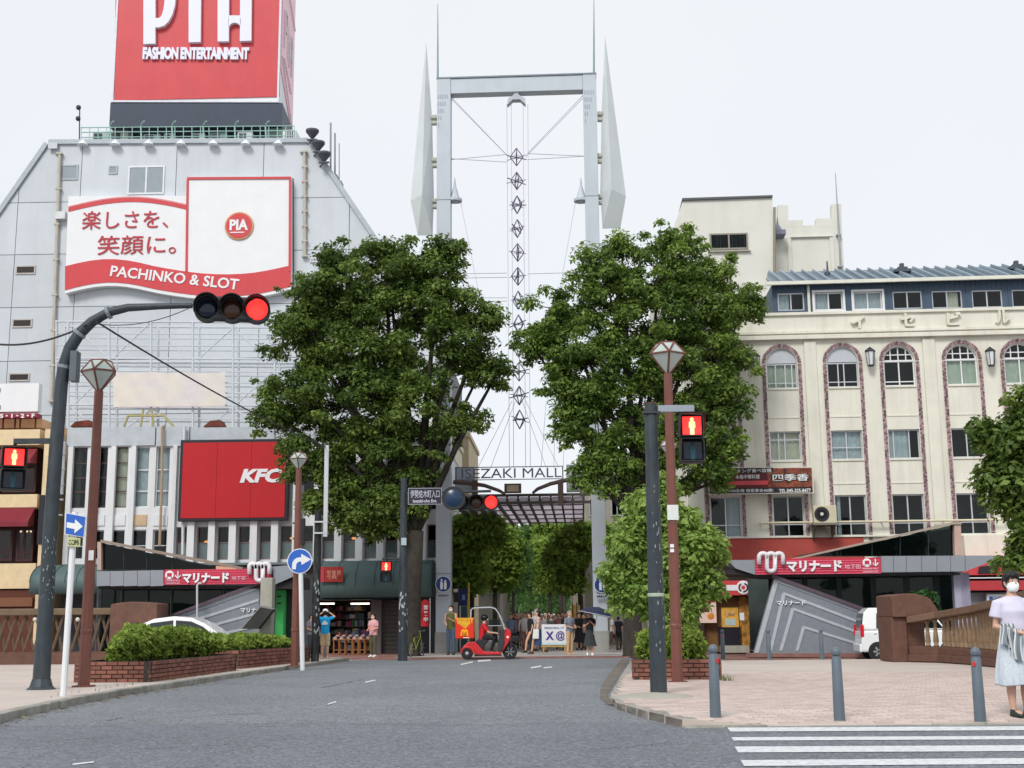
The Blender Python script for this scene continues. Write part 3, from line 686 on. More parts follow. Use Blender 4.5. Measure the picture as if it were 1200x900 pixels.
txt(sb, '本格中華料理', M['signwhite'], (862, 556, 890, 561.5), -.014, .015, bold=.006)
txt(sb, '四季香', M['black'], (903.5, 554, 949.5, 565), -.024, .02, bold=.03)
txt(sb, '四季香', M['signwhite'], (905.5, 555, 947.5, 564), -.046, .012, bold=.012)
txt(sb, '大小宴会100名様 個室宴会40席!', M['signwhite'], (834, 572.5, 906, 577.5), -.022, .012, bold=.006)
txt(sb, 'TEL.045-325-8477', M['signwhite'], (913, 572.5, 950, 577.5), -.022, .012, bold=.02)

# ground floor eatery
rs = thing('eatery_front', 'small eatery front with red and white striped sign band and orange posters', 'shopfront', base(860, 49.2), R(-4))
qbox('sign_band', M['signred'], rs, (815, 680, 903, 698), -.3, .4, bevel=.01)
qbox('white_band', M['signwhite'], rs, (813, 685, 901, 692.5), -.315, -.301)
cx, cz = uv(rs, 871, 688.5, -.34)
MB().lathe([(.22, -.35), (.26, -.34), (.26, -.317)], 24, (cx, 0, cz), 'y').build('emblem', M['signwhite'], rs)
mb = MB()
for k in range(15):
    if k in (3, 4, 10): continue
    a0, a1 = k * 2 * math.pi / 15, (k + 1) * 2 * math.pi / 15
    mb.prism([(cx + r * math.cos(a), cz + r * math.sin(a)) for r, a in ((.13, a0), (.19, a0), (.19, a1), (.13, a1))], -.362, -.351)
mb.build('emblem_ring', cm('3a1518', .5), rs); MB().lathe([(.075, -.362), (.08, -.351)], 16, (cx, 0, cz), 'y').build('emblem_core', M['signred'], rs)
txt(rs, '24', M['black'], (893, 687, 899, 691), -.317, .01, bold=.03)
qbox('column', cm('2a1618', .6), rs, (811, 698, 824, 765), -.1, .3); qbox('column', cm('2a1618', .6), rs, (894, 698, 899, 765), -.1, .3)
qbox('door_wall', cm('6b4a22', .6, var=.3, scale=3), rs, (824, 699, 894, 764), .25, .33)
qbox('kick_panel', cm('1c1a24', .4), rs, (842, 734, 869, 757), .2, .25)
qbox('door', cm('7a5128', .5, var=.5, scale=6, col2='c08a3a'), rs, (868, 699, 892, 757), .2, .25)
qbox('notice', M['signwhite'], rs, (867, 718, 872, 727), .18, .2)
qbox('menu_poster', cm('d3a242', .5, var=.25, scale=4), rs, (846, 712, 865, 735), .17, .2)
qbox('poster_picture', cm('8c3a1e', .5, var=.6, scale=7, col2='f0c070'), rs, (849, 716, 861, 722), .16, .17); qbox('poster_text', cm('a9bdb8', .5), rs, (850, 725, 862, 733), .16, .17)
qbox('food_poster', cm('dcc0b4', .5, var=.05), rs, (820, 704, 839, 730), -.14, -.1)
for (x, y, r, c) in ((827, 713, .14, '5a2418'), (833, 722, .13, 'c9812c')):
    cx, cz = uv(rs, x, y, -.16); MB().lathe([(r * .6, -.16), (r, -.145)], 14, (cx, 0, cz), 'y').build('dish_print', cm(c, .5), rs)
qbox('red_strip', M['signred'], rs, (820, 703, 839, 706), -.15, -.141)
qbox('step', M['concrete'], rs, (846, 757, 878, 765), -.7, .25)

# red shop at the far right behind the woman
rs2 = thing('red_shopfront', 'shopfront with red sign and white line under the tree at the right edge', 'shopfront', base(1180, 48.6), R(-4))
qbox('sign_band', M['signred'], rs2, (1128, 652, 1300, 674), -.3, .5)
qbox('white_line', M['signwhite'], rs2, (1130, 675, 1300, 678), -.33, .3); qbox('awning', cm('b0363c', .6), rs2, (1130, 679, 1300, 692), -.35, .2)
qpoly('sign_figure', M['black'], rs2, [(1146, 672), (1148, 664), (1158, 663), (1160, 655), (1172, 655), (1168, 672)], -.34, -.301)
txt(rs2, '(火)', M['black'], (1174, 656, 1196, 672), -.301, .02, bold=.006)
qbox('shop_wall', cm('8d9299', .6), rs2, (1130, 693, 1300, 765), .2, .4); qbox('vending_machine', cm('c9d2d8', .4), rs2, (1158, 696, 1180, 720), -.1, .199)
for k, c in enumerate(('2a4a9a', '5aa0c8', 'b84a50', '2f6ab0')): qbox('drink_row', cm(c, .5), rs2, (1160 + k * 5, 699, 1163.5 + k * 5, 708), -.12, -.1)

# ================================================================== cream stair tower behind
T = thing('stair_tower', 'plain pale cream block with slanted left edge rising behind the blue attic', 'building', base(850, 62), R(-3))
qpoly('wall', M['towercream'], T, [(801, 233), (905, 229.5), (909, 372), (914, 762), (770, 762), (770, 330), (790, 265)], 0, 9)
qpoly('roof_cap', cm('55585c', .6), T, [(799.5, 234.5), (799.5, 232), (905.5, 228.5), (905.5, 230.8)], -.12, 9.1)
a = uv(T, 832, 293); b_ = uv(T, 876, 273)
window(T, a[0], b_[0], a[1], b_[1], -.06, cm('8f8a80', .6), (.5,), (), .08, pane=M['darkglass'], back=M['curtain'], backy=.052)
qbox('sill', cm('b0aca0', .7), T, (830, 293, 880, 295), -.16, -.001)
c = [uv(T, 907.5, y, -.1) for y in (243, 300, 372)]
MB().tube([(p[0], -.1, p[1]) for p in c], .07, 6).build('downpipe', cm('8f8878', .7), T)
T2 = thing('crenellated_tower', 'cream parapet tower with stepped crenellations and a thin antenna', 'building', base(950, 64), R(-3))
qpoly('wall', M['towercream'], T2, [(903, 266), (986.5, 266), (990, 322), (994, 762), (903, 762)], 0, 6)
qpoly('parapet', M['towercream'], T2, [(903, 258), (911.5, 258), (911.5, 240.5), (923.5, 240.5), (924, 258), (941, 258), (941, 264), (956.5, 264), (956.5, 256), (974.5, 256), (974.5, 239), (986, 239), (986.5, 265.9), (903, 265.9)], 0, .45)
qbox('string_course', M['towercream'], T2, (926, 276, 976, 278), -.14, -.001)
for x in (926, 976): qbox('pilaster', M['towercream'], T2, (x - 1, 278, x + 1, 330), -.1, -.001)
mb = MB(); c = [uv(T2, x, y, -.2) for x, y in ((979, 203), (983, 275), (985, 312))]; mb.tube([(p[0], -.2, p[1]) for p in c], [.02, .05, .05], 6)
for p in c[1:]: mb.box(p[0] - .12, p[0] + .12, -.25, 0, p[1] - .04, p[1] + .04)
mb.build('antenna', cm('9aa0a6', .5), T2)
mb = MB(); p = uv(T2, 912, 273, -.6); mb.box(p[0] - .4, p[0] + .35, -.9, 0, p[1] - .15, p[1] + .1).lathe([(.3, .1), (.06, .5), (.02, .9)], 8, (p[0], -.5, p[1])); mb.build('floodlight', cm('7a7d90', .5), T2)

# ================================================================== left: tall panelled block with sloping shoulders
P = thing('panelled_building', 'tall pale grey panelled block with sloping shoulders and rooftop sign', 'building', base(210, 72), R(-1.5))
prof = [(60, 168), (361, 166), (436, 277), (520, 402), (520, 760), (-150, 760), (-150, 470)]
PP = [uv(P, x, y) for x, y in prof]
MB().prism(PP, 0, 16).build('core', M['joint'], P)
def clip(poly, a, b, c):      # keep a*x+b*y<=c
    o = []
    for i in range(len(poly)):
        p, q_ = poly[i], poly[(i + 1) % len(poly)]; dp, dq = a * p[0] + b * p[1] - c, a * q_[0] + b * q_[1] - c
        if dp <= 0: o.append(p)
        if dp * dq < 0: t = dp / (dp - dq); o.append((p[0] + (q_[0] - p[0]) * t, p[1] + (q_[1] - p[1]) * t))
    return o
ux = [uv(P, x, 235)[0] for x in (-250, -60, 22, 94, 205.5, 308, 410, 520, 640)]
wy = [uv(P, 200, y)[1] for y in (150, 235, 296, 358, 421, 485, 560, 640, 770)]
for i in range(len(ux) - 1):
    for j in range(len(wy) - 1):
        c = PP
        for (a, b_, k) in ((1, 0, ux[i + 1] - .02), (-1, 0, -ux[i] - .02), (0, 1, wy[j] - .02), (0, -1, -wy[j + 1] - .02)): c = clip(c, a, b_, k) if len(c) > 2 else c
        if len(c) > 2: MB().prism(c, -.07, -.002).build('wall_panel', M['panel'], P)
# coping along the top and the shoulders
mb = MB(); edge = [uv(P, x, y) for x, y in ((-150, 470), (58, 170), (361, 168), (436, 279), (520, 404))]
for i in range(4):
    p, q_ = Vector(edge[i]), Vector(edge[i + 1]); d = (q_ - p).normalized(); n = Vector((-d.y, d.x))
    mb.prism([tuple(p), tuple(q_), tuple(q_ + n * .28), tuple(p + n * .28)], -.22, .5)
mb.build('coping', cm('aab2ba', .5), P)
qbox('coping_block', cm('c2c8ce', .5), P, (56, 167, 67, 174), -.35, -.23)
def flat_window(par, bx, fm, pm, vs=(), hs=(), bar=.08, name='window'):
    a = uv(par, bx[0], bx[3], -.1); b_ = uv(par, bx[2], bx[1], -.1)
    return window(par, a[0], b_[0], a[1], b_[1], -.13, fm, vs, hs, bar, pane=pm, depth=.055, name=name)
lou = cm('8d979f', .45, var=.05); dbrown = cm('2b1e1c', .5)
flat_window(P, (70, 193, 92, 211), cm('a9b2b8', .5), lou); flat_window(P, (127, 194, 138, 204), cm('a9b2b8', .5), lou); flat_window(P, (149, 194, 193.5, 228), M['alu'], lou, (.5,), (), .1)
for bx in ((18, 311, 42, 321.5), (14, 373.5, 38, 384), (10, 437, 35, 447)): flat_window(P, bx, cm('b5b2ae', .6), dbrown)
for x0, y0, x1, y1 in ((70, 180, 60, 470), (357, 178, 357, 300)):
    n = 14; mb = MB(); ps = []
    for k in range(n + 1):
        p = uv(P, x0 + (x1 - x0) * k / n, y0 + (y1 - y0) * k / n, -.25); ps.append((p[0], -.25, p[1]))
    mb.tube([(ps[0][0] - .25, -.1, ps[0][2] + .02)] + ps, .1, 8)
    for p in ps[::2]: mb.box(p[0] - .16, p[0] + .16, -.36, -.07, p[2] - .05, p[2] + .05)
    mb.build('rainpipe', cm('b9b4a8', .6, dirt=.5, dcol=(.3, .14, .06), streak=(3, 3, .6)), P)
p = uv(P, 71, 252, -.4); MB().box(p[0] - .3, p[0] + .3, -.5, -.07, p[1] - .25, p[1] + .2).build('junction_box', cm('cfd2d4', .5), P)
mb = MB()
for x, y0, y1 in ((387.5, 144, 205), (392.5, 156, 207), (397.5, 168, 214)):
    a = uv(P, x, y1, .6); b_ = uv(P, x, y0, .6); mb.tube([(a[0], .6, a[1]), (b_[0], .6, b_[1])], .055 if x < 395 else .03, 6)
    mb.box(a[0] - .2, a[0] + .2, .2, 1, a[1] - .5, a[1])
mb.build('aerial_mast', cm('8c939a', .5), P)
for x, y in ((366, 158), (373, 172), (380, 184.5)):
    mb = MB(); p = uv(P, x, y, -.6); mb.lathe([(.12, -.2), (.4, .18), (.4, .3), (.3, .3)], 12, (p[0], -.6, p[1])); mb.box(p[0] - .3, p[0] + .3, -.7, -.5, p[1] - .34, p[1] - .28); mb.tube([(p[0], -.6, p[1] - .3), (p[0] - .45, .1, p[1] - .4)], .05, 6)
    mb.tube([(p[0], -.6, p[1] - .3), (p[0], -.6, p[1] - .15)], .07, 6); mb.build('floodlight', cm('4c5058', .5), P)
# rooftop railing, light arms, plant
rail = cm('93b8b0', .5, var=.1); RO = .8
def rp(px, py, off=RO): p = uv(P, px, py, off); return (p[0], off, p[1])
mb = MB()
for y in (148.5, 154, 160): mb.tube([rp(95, y + 1), rp(345, y - 1)], .035, 5)
for k in range(26): x = 95 + k * 10; mb.tube([rp(x, 169), rp(x, 148.6)], .03, 4)
mb.build('roof_railing', rail, P)
for x in (131, 167, 203.5, 240, 277, 313):
    MB().tube([rp(x - 1, 168, .3), rp(x - 2, 148, .3), rp(x, 143.5, .1), rp(x + 2, 142, -.2)], .05, 6).build('light_arm', rail, P)
for x in (97, 135, 174, 212, 250, 288, 326):
    p = uv(P, x, 168, -.3); MB().lathe([(.34, -.1), (.16, .1), (.08, .2)], 12, (p[0], -.3, p[1])).build('lamp_shade', cm('dfe3e6', .4), P)
for k, (x0, x1, c, y0) in enumerate(((108, 128, 'a8b8b0', 154), (128, 150, 'c9cfc0', 153), (168, 188, 'b8c4c0', 157), (192, 204, 'd0d4d4', 156), (224, 240, 'c8d0ce', 156), (246, 266, '6f8f8a', 155), (278, 296, 'cfd6d6', 154), (312, 332, '58746c', 150))):
    qbox('plant_unit', cm(c, .6, dirt=.3), P, (x0, y0, x1, 168), 2.4, 4)
    mb = MB(); a, b_ = uv(P, x0 + 2, 166, 2.4), uv(P, x1 - 2, y0 + 2, 2.4)
    for t in range(4): z = a[1] + (b_[1] - a[1]) * t / 4; mb.box(a[0], b_[0] - (b_[0] - a[0]) * .4, 2.36, 2.4, z, z + .12)
    mb.build('louvre', cm('3f4a4c', .6), P, kind='stuff')
qbox('vent_cage', cm('dde2e6', .5), P, (331, 152, 347, 167), 1.6, 3)
mb = MB()
for k in range(5): a = uv(P, 334 + k * 2.6, 166, 1.58); b_ = uv(P, 335.3 + k * 2.6, 153, 1.58); mb.box(a[0], b_[0], 1.55, 1.6, a[1], b_[1])
mb.build('cage_slot', cm('30383c', .6), P, kind='stuff')
mb = MB(); mb.tube([rp(93, 168, 1), rp(93.5, 125, 1)], .04, 5); mb.ball(rp(92, 126, 1), .16, 8, 6); mb.ball(rp(91.5, 139, 1), .16, 8, 6); mb.build('beacon_mast', cm('3a3d42', .5), P)

# rooftop sign box
S = thing('rooftop_sign', 'huge red rooftop sign box with white letters on a navy base', 'sign', base(230, 74), R(1.5))
zr = uv(S, 230, 148)[1]
a, b_ = uv(S, 128, 148), uv(S, 331, 120.5)
DP = 5.6
MB().box(a[0], b_[0], 0, DP + .1, a[1], b_[1]).build('base_box', M['navy'], S)
mb = MB()
for x in (.6, 3, 5.5, 8): mb.box(a[0] + x, a[0] + x + .2, 1, 1.2, a[1] - 2.2, a[1]); mb.box(a[0] + x, a[0] + x + .2, 4, 4.2, a[1] - 2.2, a[1])
mb.build('support_leg', cm('4b6a64', .6), S)
f0, f1 = uv(S, 130.5, 120), uv(S, 332, -75)
MB().box(f0[0], f1[0], .05, DP, f0[1] + .01, f1[1]).build('sign_box', M['signwhite'], S)
qpoly('front_face', M['signred'], S, [(134, 117.5), (327.5, 113), (329.5, -70), (136, -70)], -.02, .05)
mb = MB()
e = .12
mb.box(f0[0], f1[0], -.06, .049, f0[1], f0[1] + e).box(f0[0], f0[0] + e, -.06, .049, f0[1] + e, f1[1]).box(f1[0] - e, f1[0], -.06, .049, f0[1] + e, f1[1]).box(f0[0], f1[0], -.06, .049, f1[1], f1[1] + e)
mb.build('trim', cm('d5d8e2', .4), S)
x1 = f1[0]; pink = cm('f6bcc8', .35, var=.03)
sd_ = MB(); sd_.add([(x1 + .001, .25, f0[1] + 2.4), (x1 + .001, DP - .2, f0[1] - .05), (x1 + .001, DP - .2, f1[1] - .2), (x1 + .001, .25, f1[1] - .2), (x1 + .05, .25, f0[1] + 2.4), (x1 + .05, DP - .2, f0[1] - .05), (x1 + .05, DP - .2, f1[1] - .2), (x1 + .05, .25, f1[1] - .2)], [(4, 5, 6, 7), (0, 1, 5, 4), (2, 3, 7, 6), (3, 0, 4, 7), (1, 2, 6, 5)], .5)
sd_.build('side_face', pink, S)
# letters on the front
def L_(x, y): return uv(S, x, y, -.03)
LET = M['lilac']
def arcpts(cx, cy, rx, ry, a0, a1, n=10): return [(cx + rx * math.cos(R(a0 + (a1 - a0) * k / n)), cy - ry * math.sin(R(a0 + (a1 - a0) * k / n))) for k in range(n + 1)]
def lp_(name, polys, par=S, m=LET, y0=-.3, y1=-.021):
    mb = MB()
    for po in polys: mb.prism([uv(par, x, y, y0) for x, y in po], y0, y1)
    return mb.build(name, m, par)
o_, i_ = arcpts(186, -6, 20, 38, 90, -90), arcpts(186, -6, 7, 27, -90, 90)
lp_('letter_P', [[(168, -44), (182, -44), (182, 51), (168, 51.5)], [(182, -44)] + o_ + [(182, 32)] + [(182, 21)] + i_ + [(182, -33)]])
lp_('letter_I', [[(221, -44), (236, -44), (235, 49), (221, 49.5)]])
o_, i_ = arcpts(275, -20, 20, 26, 0, 180), arcpts(275, -20, 6.5, 14, 180, 0)
lp_('letter_A', [o_ + [(255, 48.5), (267.5, 48.3), (268, 33)] + arcpts(275, 33, 7, 6, 180, 0) + [(281, 48), (294.5, 47.5)], ][:0] + [[(255, 48.5), (255, -20), (268.5, -20), (268, 48.3)], [(281, 48), (281.5, -20), (295, -20), (294.5, 47.5)], o_ + i_, [(267, 30)] + arcpts(275, 33, 7, 6.5, 180, 0) + [(282, 22), (281, 18), (268, 18)]])
txt(S, 'FASHION ENTERTAINMENT', LET, (167.5, 56.5, 292.5, 70.5), -.03, .15, bold=.055, space=.92)
# outlined letters on the side face
mb = MB(); xs = x1 + .1
def sl(y, z): return (xs, y, z)
zb = f0[1] + 4.2
for pts in ([(1.1, 0), (1.1, 2.6), (1.9, 2.5), (2.1, 2.0), (1.9, 1.3), (1.1, 1.3)], [(2.6, -.2), (2.6, 2.2)], [(3.2, -.4), (3.2, 1.4), (3.5, 2), (3.9, 2), (4.2, 1.4), (4.2, -.6)], [(3.2, .5), (4.2, .4)], [(1.1, -.7), (4.2, -1.8)], [(.3, -.9), (5.3, -4.2)], [(.3, 5.2), (5.3, 3.2)]):
    mb.tube([sl(a_, zb + z_) for a_, z_ in pts], .06 if len(pts) > 2 else .04, 4)
mb.build('side_lettering', M['signwhite'], S)

# wave-edged billboard on the facade
BB = thing('billboard', 'white wave edged billboard with red bands, Japanese slogan and square panel', 'billboard', base(210, 71.4), R(-1.5))
wav = lambda x0, x1, f, n=18: [(x0 + (x1 - x0) * k / n, f(x0 + (x1 - x0) * k / n)) for k in range(n + 1)]
top_w = lambda x: 312 - 8.5 * math.sin((x - 76) / 105 * math.pi) if x < 181 else 312 + 9.5 * math.sin((x - 181) / 165 * math.pi * 1.0) - (0 if x < 300 else (x - 300) * .05)
arc_t = lambda x: 243 - 11.5 * math.sin((x - 80) / 140 * math.pi * .94)
bot = [(x, top_w(x) + 28 - (x - 76) * .012) for x in [76 + 265 * k / 22 for k in range(23)]]
shp = [(80, 230), (218, 229.5), (218.5, 208), (341, 207), (341, 318)] + [(x, y + 4) for x, y in bot[::-1]]
qpoly('panel', M['signwhite'], BB, shp, 0, .5)
qpoly('shaded_side', cm('5a5570', .6), BB, [(90, 250), (220, 245), (222, 209), (344, 209), (344.5, 318)] + [(x + 3, y + 6) for x, y in bot[::-1]][:-2], .5, .62)  # purple stands in for shade on the billboard's right and lower sides
qpoly('red_wave', M['signred'], BB, wav(76.3, 340.5, top_w) + [(x, y) for x, y in bot[::-1]], -.03, -.001)
qpoly('red_arc', M['signred'], BB, wav(80, 218, arc_t) + [(x, y + 5) for x, y in wav(80, 218, arc_t)[::-1]], -.03, -.001)
qpoly('thin_arc', cm('e8a0a4', .5), BB, wav(80, 218, lambda x: arc_t(x) - 1.5) + [(x, y - .6) for x, y in wav(80, 218, arc_t)[::-1]], -.02, -.001)
mb = MB()
for po in ([(219, 207.5), (341, 206.8), (341, 209.6), (219, 210.2)], [(218.5, 210), (221, 210), (219.5, top_w(219)), (217, top_w(217))], [(338.6, 209.6), (341, 209.6), (341, 318), (338, 318)]): mb.prism([uv(BB, x, y, -.06) for x, y in po], -.06, -.001)
mb.build('red_border', M['signred'], BB)
txt(BB, '楽しさを、', cm('b5303c', .4), (96, 246, 198, 269), -.002, .06); txt(BB, '笑顔に。', cm('b5303c', .4), (114, 275, 207, 299), -.002, .06)
txt(BB, 'PACHINKO & SLOT', M['signwhite'], (128.5, 318, 281, 333), -.031, .04, bold=.02, rot=R(-7.2))
cx, cz = uv(BB, 280, 264.5, -.1); MB().lathe([(.83, -.1), (.86, -.08), (.86, -.001)], 28, (cx, 0, cz), 'y').build('badge_rim', cm('c89a70', .4), BB)
MB().lathe([(.76, -.13), (.77, -.101)], 28, (cx, 0, cz), 'y').build('badge', M['signred'], BB)
txt(BB, 'PIA', M['signwhite'], (269, 257, 291, 270), -.131, .03, bold=.04); qbox('badge_line', M['signwhite'], BB, (269.5, 271.5, 286, 273), -.15, -.131)

# empty billboard scaffold of steel tubes on the white roof, with a faded banner
SF = thing('steel_scaffold', 'light grey tubular billboard scaffold standing on the white roof', 'scaffold', base(200, 64), R(-1.5))
st = cm('c4cad2', .5, var=.06)
def sp_(x, y, off): p = uv(SF, x, y, 0); return (p[0], off, p[1])
XS = [66, 80, 128, 177, 226, 273, 322, 366]; WS = [377, 391, 405, 420, 424, 435, 448, 460, 474.5, 490]
for off in (0, 1.2):
    for y in WS: MB().tube([sp_(65, y - .5, off), sp_(370, y + 1, off)], .06 if y in (377, 420, 424, 474.5) else .035, 5).build('ledger_tube', st, SF)
    for x in XS: MB().tube([sp_(x, 520, off), sp_(x, 377, off)], .07 if x not in (66,) else .05, 6).build('standard_tube', st, SF)
for a, b_ in (((80, 377), (128, 420)), ((177, 377), (130, 422)), ((179, 378), (218, 421)), ((272, 385), (232, 421)), ((275, 386), (314, 422)), ((85, 475), (125, 437)), ((320, 435), (276, 474)), ((322, 422), (368, 380)), ((80, 474), (110, 500)), ((177, 480), (150, 500)), ((180, 480), (205, 500)), ((272, 478), (245, 500)), ((275, 478), (300, 500))):
    MB().tube([sp_(*a, .02), sp_(*b_, .02)], .045, 5).build('brace_tube', st, SF)
BN = thing('faded_banner', 'faded yellow and pink banner tied to the steel scaffold', 'banner', base(200, 63.8), R(-1.5))
mb = MB(); n = 24; vs = []
for i in range(n + 1):
    for j in range(7):
        p = uv(BN, 133 + 131 * i / n, 477 - 41 * j / 6, 0); vs.append((p[0], -.05 + .05 * math.sin(i * 1.3 + j) * (1 if 0 < j < 6 else .2), p[1] - .08 * math.sin(math.pi * i / n * 3) ** 2 * (1 if j == 6 else .2)))
mb.add(vs, [(i * 7 + j, (i + 1) * 7 + j, (i + 1) * 7 + j + 1, i * 7 + j + 1) for i in range(n) for j in range(6)])
mb.build('cloth', mat('faded_cloth', (.66, .61, .67), .9, var=.05, scale=.5, col2='dcd6c4', dirt=.8, dcol=(.74, .70, .62), streak=(.9, .9, 1.6)), BN, smooth=True)
qbox('hem', cm('b58aa0', .8), BN, (133, 475.5, 264, 477.5), -.13, -.11)

# ================================================================== white building with vertical fins
Wb = thing('white_fin_building', 'white building with closely spaced vertical fins, narrow windows and grey parapet', 'building', base(280, 57.2), R(-1.5))
def f(px, py, off=0): return uv(Wb, px, py, off)
WX = [(86, 103), (116, 127), (135.5, 151), (159, 176), (183.5, 200)]
WU = [(f(x0, 550, .15)[0], f(x1, 550, .15)[0]) for x0, x1 in WX]
X2 = [207.5, 232, 256, 280.5, 305, 329.5, 354, 378.5, 403, 427.5, 452, 476.5, 501]
U2 = [(f(x, 620, .15)[0], f(x + 14.5, 620, .15)[0]) for x in X2]
wp, wt, wlow = f(200, 500)[1], f(200, 522)[1], f(200, 662)[1]
ul, ur = f(77, 600)[0], f(520, 600)[0]
r1 = (f(160, 595, .15)[1], f(160, 524, .15)[1]); r2 = (f(160, 655, .15)[1], f(160, 621, .15)[1]); r3 = (f(300, 656, .15)[1], f(300, 617, .15)[1])
rup = (f(300, 600, .15)[1], f(300, 530, .15)[1])
holes = [(a, b_, *r1) for a, b_ in WU] + [(a, b_, *r2) for a, b_ in WU] + [(a, b_, *r3) for a, b_ in U2] + [(a, b_, *rup) for a, b_ in U2[6:]]
wall_cells([ul, ur], [wlow, wt], holes, 0, .25).build('wall', M['whitewall'], Wb)
wall_cells([ul, ur], [0, wlow], [(f(368, 740)[0], f(443, 740)[0], 0, f(400, 703)[1])], 0, .25).build('ground_floor_wall', cm('3b4147', .7, dirt=.3), Wb)
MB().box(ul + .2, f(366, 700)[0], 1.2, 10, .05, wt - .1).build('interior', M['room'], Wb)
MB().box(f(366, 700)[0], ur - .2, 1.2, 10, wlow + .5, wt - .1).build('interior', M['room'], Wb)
MB().box(ul, ur, 10.01, 10.3, 0, wt).build('rear_wall', M['whitewall'], Wb); MB().box(ul, ul + .2, .26, 10, 0, wt).build('end_wall', M['whitewall'], Wb); MB().box(ur - .2, ur, .26, 10, 0, wt).build('end_wall', M['whitewall'], Wb)
MB().box(ul, ur, .26, 10, wt - .09, wt + .05).build('flat_roof', M['concrete'], Wb)
for (x0, x1) in ((78, 182), (182.6, 222), (222.6, 322), (322.6, 420), (420.6, 520)):
    a = f(x0, 523, -.1); b_ = f(x1, 500, -.1); MB().box(a[0], b_[0], -.1, .3, a[1], b_[1] + (.0 if x0 != 182.6 else .02)).build('parapet_panel', cm('b4bbc2', .5, dirt=.3, dcol=(.35, .35, .34), streak=(3, 3, .3)), Wb)
# fins
for k in range(len(X2) - 1):
    a, b_ = U2[k][1], U2[k + 1][0]; MB().box(a + .03, b_ - .03, -.35, -.001, wlow + .05, wt - .02).build('fin', M['whitewall'], Wb, bevel=.015)
for px0, px1 in ((78, 84), (104.5, 115), (128.5, 134.5), (152.5, 158), (201.5, 206.5)):
    a, b_ = f(px0, 560, -.2)[0], f(px1, 560, -.2)[0]; MB().box(a, b_, -.2, -.001, wlow + .05, wt - .02).build('fin', M['whitewall'], Wb, bevel=.015)
a, b_ = f(70, 560, -.2)[0], f(78, 560, -.2)[0]; mb = MB(); w0 = f(70, 580)[1]
mb.lathe([(.16, w0), (.16, wt + .2)], 12, ((a + b_) / 2 - .1, -.25, 0)); 
for k in range(5): mb.lathe([(.19, wt - .4 - k * .7), (.19, wt - .33 - k * .7)], 12, ((a + b_) / 2 - .1, -.25, 0))
mb.build('vent_duct', cm('c9cdd0', .5, dirt=.4), Wb)
p = [f(x, y, -.3) for x, y in ((190, 500), (190, 560), (187, 640))]; MB().tube([(p[0][0], 0, p[0][1] + .1)] + [(a_, -.3, b_) for a_, b_ in p], .06, 6).build('drainpipe', cm('a9917a', .6), Wb)
p = [f(x, y, -.3) for x, y in ((216, 500), (214, 650))]; MB().tube([(a_, -.3, b_) for a_, b_ in p], .07, 6).build('drainpipe', cm('cdd0d2', .6), Wb)
dark_brown_frame = cm('5c4640', .6)
for k, (a, b_) in enumerate(WU):
    blu = k >= 3
    window(Wb, a, b_, *r1, .12, M['whiteframe'] if blu else dark_brown_frame, (), (.27, .50, .74) if not blu else (.27, .62), .06, back=[None, None, (M['curtain_beige'], 0, 1) if k == 2 else None, (M['curtain'], 0, 1), M['blind']][k], pane=M['glass'])
    window(Wb, a, b_, *r2, .12, M['alu'], (), (.45,), .05, back=None)
    a_, c_ = f(WX[k][0], 616, -.06), f(WX[k][1], 603, -.06)
    MB().box(a, b_, -.05, -.001, a_[1], c_[1]).build('apron_panel', cm('c0a887' if k == 3 else 'd5d8da', .6), Wb)
fr = M['frosted']
for k, (a, b_) in enumerate(U2):
    wf = window(Wb, a, b_, *r3, .12, cm('8c7470', .6), (), (.52,), .045, back=None)
    MB().box(a + .03, b_ - .03, .18, .2, r3[0] + .03, r3[0] + (r3[1] - r3[0]) * .5).build('frosted_pane', fr, wf)
    if k in (0, 1, 3, 5, 8): MB().ball(((a + b_) / 2 + rng.uniform(-.1, .12), .9, r3[1] - rng.uniform(.5, .75)), (.11, .09, .06), 8, 6).build('ceiling_lamp', cm('ff9a50', .5, emit=.9), wf)
for k, (a, b_) in enumerate(U2[6:]): window(Wb, a, b_, *rup, .12, M['alu'], (), (.3, .6), .05)
a, b_ = f(78, 664, -.4), f(520, 657, -.4); MB().box(a[0], b_[0], -.45, -.001, a[1], b_[1]).build('ledge', cm('717d80', .6, dirt=.3), Wb)
qpoly('rust_clutter', cm('6a3428', .9, var=.4), Wb, [(82, 500), (88, 494), (104, 492), (110, 500)], .6, 1.4, off=.6); qpoly('rust_clutter', cm('6a3a30', .9, var=.4), Wb, [(238, 500), (246, 493), (258, 492), (262, 500)], .6, 1.4, off=.6)
mb = MB()
for pts in ([(150, 487), (192, 487)], [(150, 487), (145, 500)], [(192, 487), (204, 500)], [(165, 500), (168, 480)], [(180, 500), (178, 480)]): mb.tube([(*([f(x, y, 1)[0]]), 1, f(x, y, 1)[1]) for x, y in pts], .06, 5)
mb.build('roof_frame', cm('a8a070', .6), Wb)

# red sign on the white building (the portrait on it is left out)
K = thing('fried_chicken_sign', 'black framed red sign with white letters on the white building', 'sign', base(273, 56.7), R(-1.5))
qbox('frame', cm('1d2029', .5), K, (208, 514, 339, 611), -.05, .25, bevel=.02)
a, b_ = uv(K, 211.5, 607.5, -.06), uv(K, 335.5, 517.5, -.06)
n = 3
for k in range(n):
    u0, u1 = a[0] + (b_[0] - a[0]) * k / n, a[0] + (b_[0] - a[0]) * (k + 1) / n
    MB().box(u0 + .006, u1 - .006, -.075, -.051, a[1], b_[1]).build('red_panel', cm('b5121c', .35, var=.05, scale=1), K)
txt(K, 'KFC', M['signwhite'], (281, 549, 331, 566), -.076, .03, bold=.05, shear=.25)

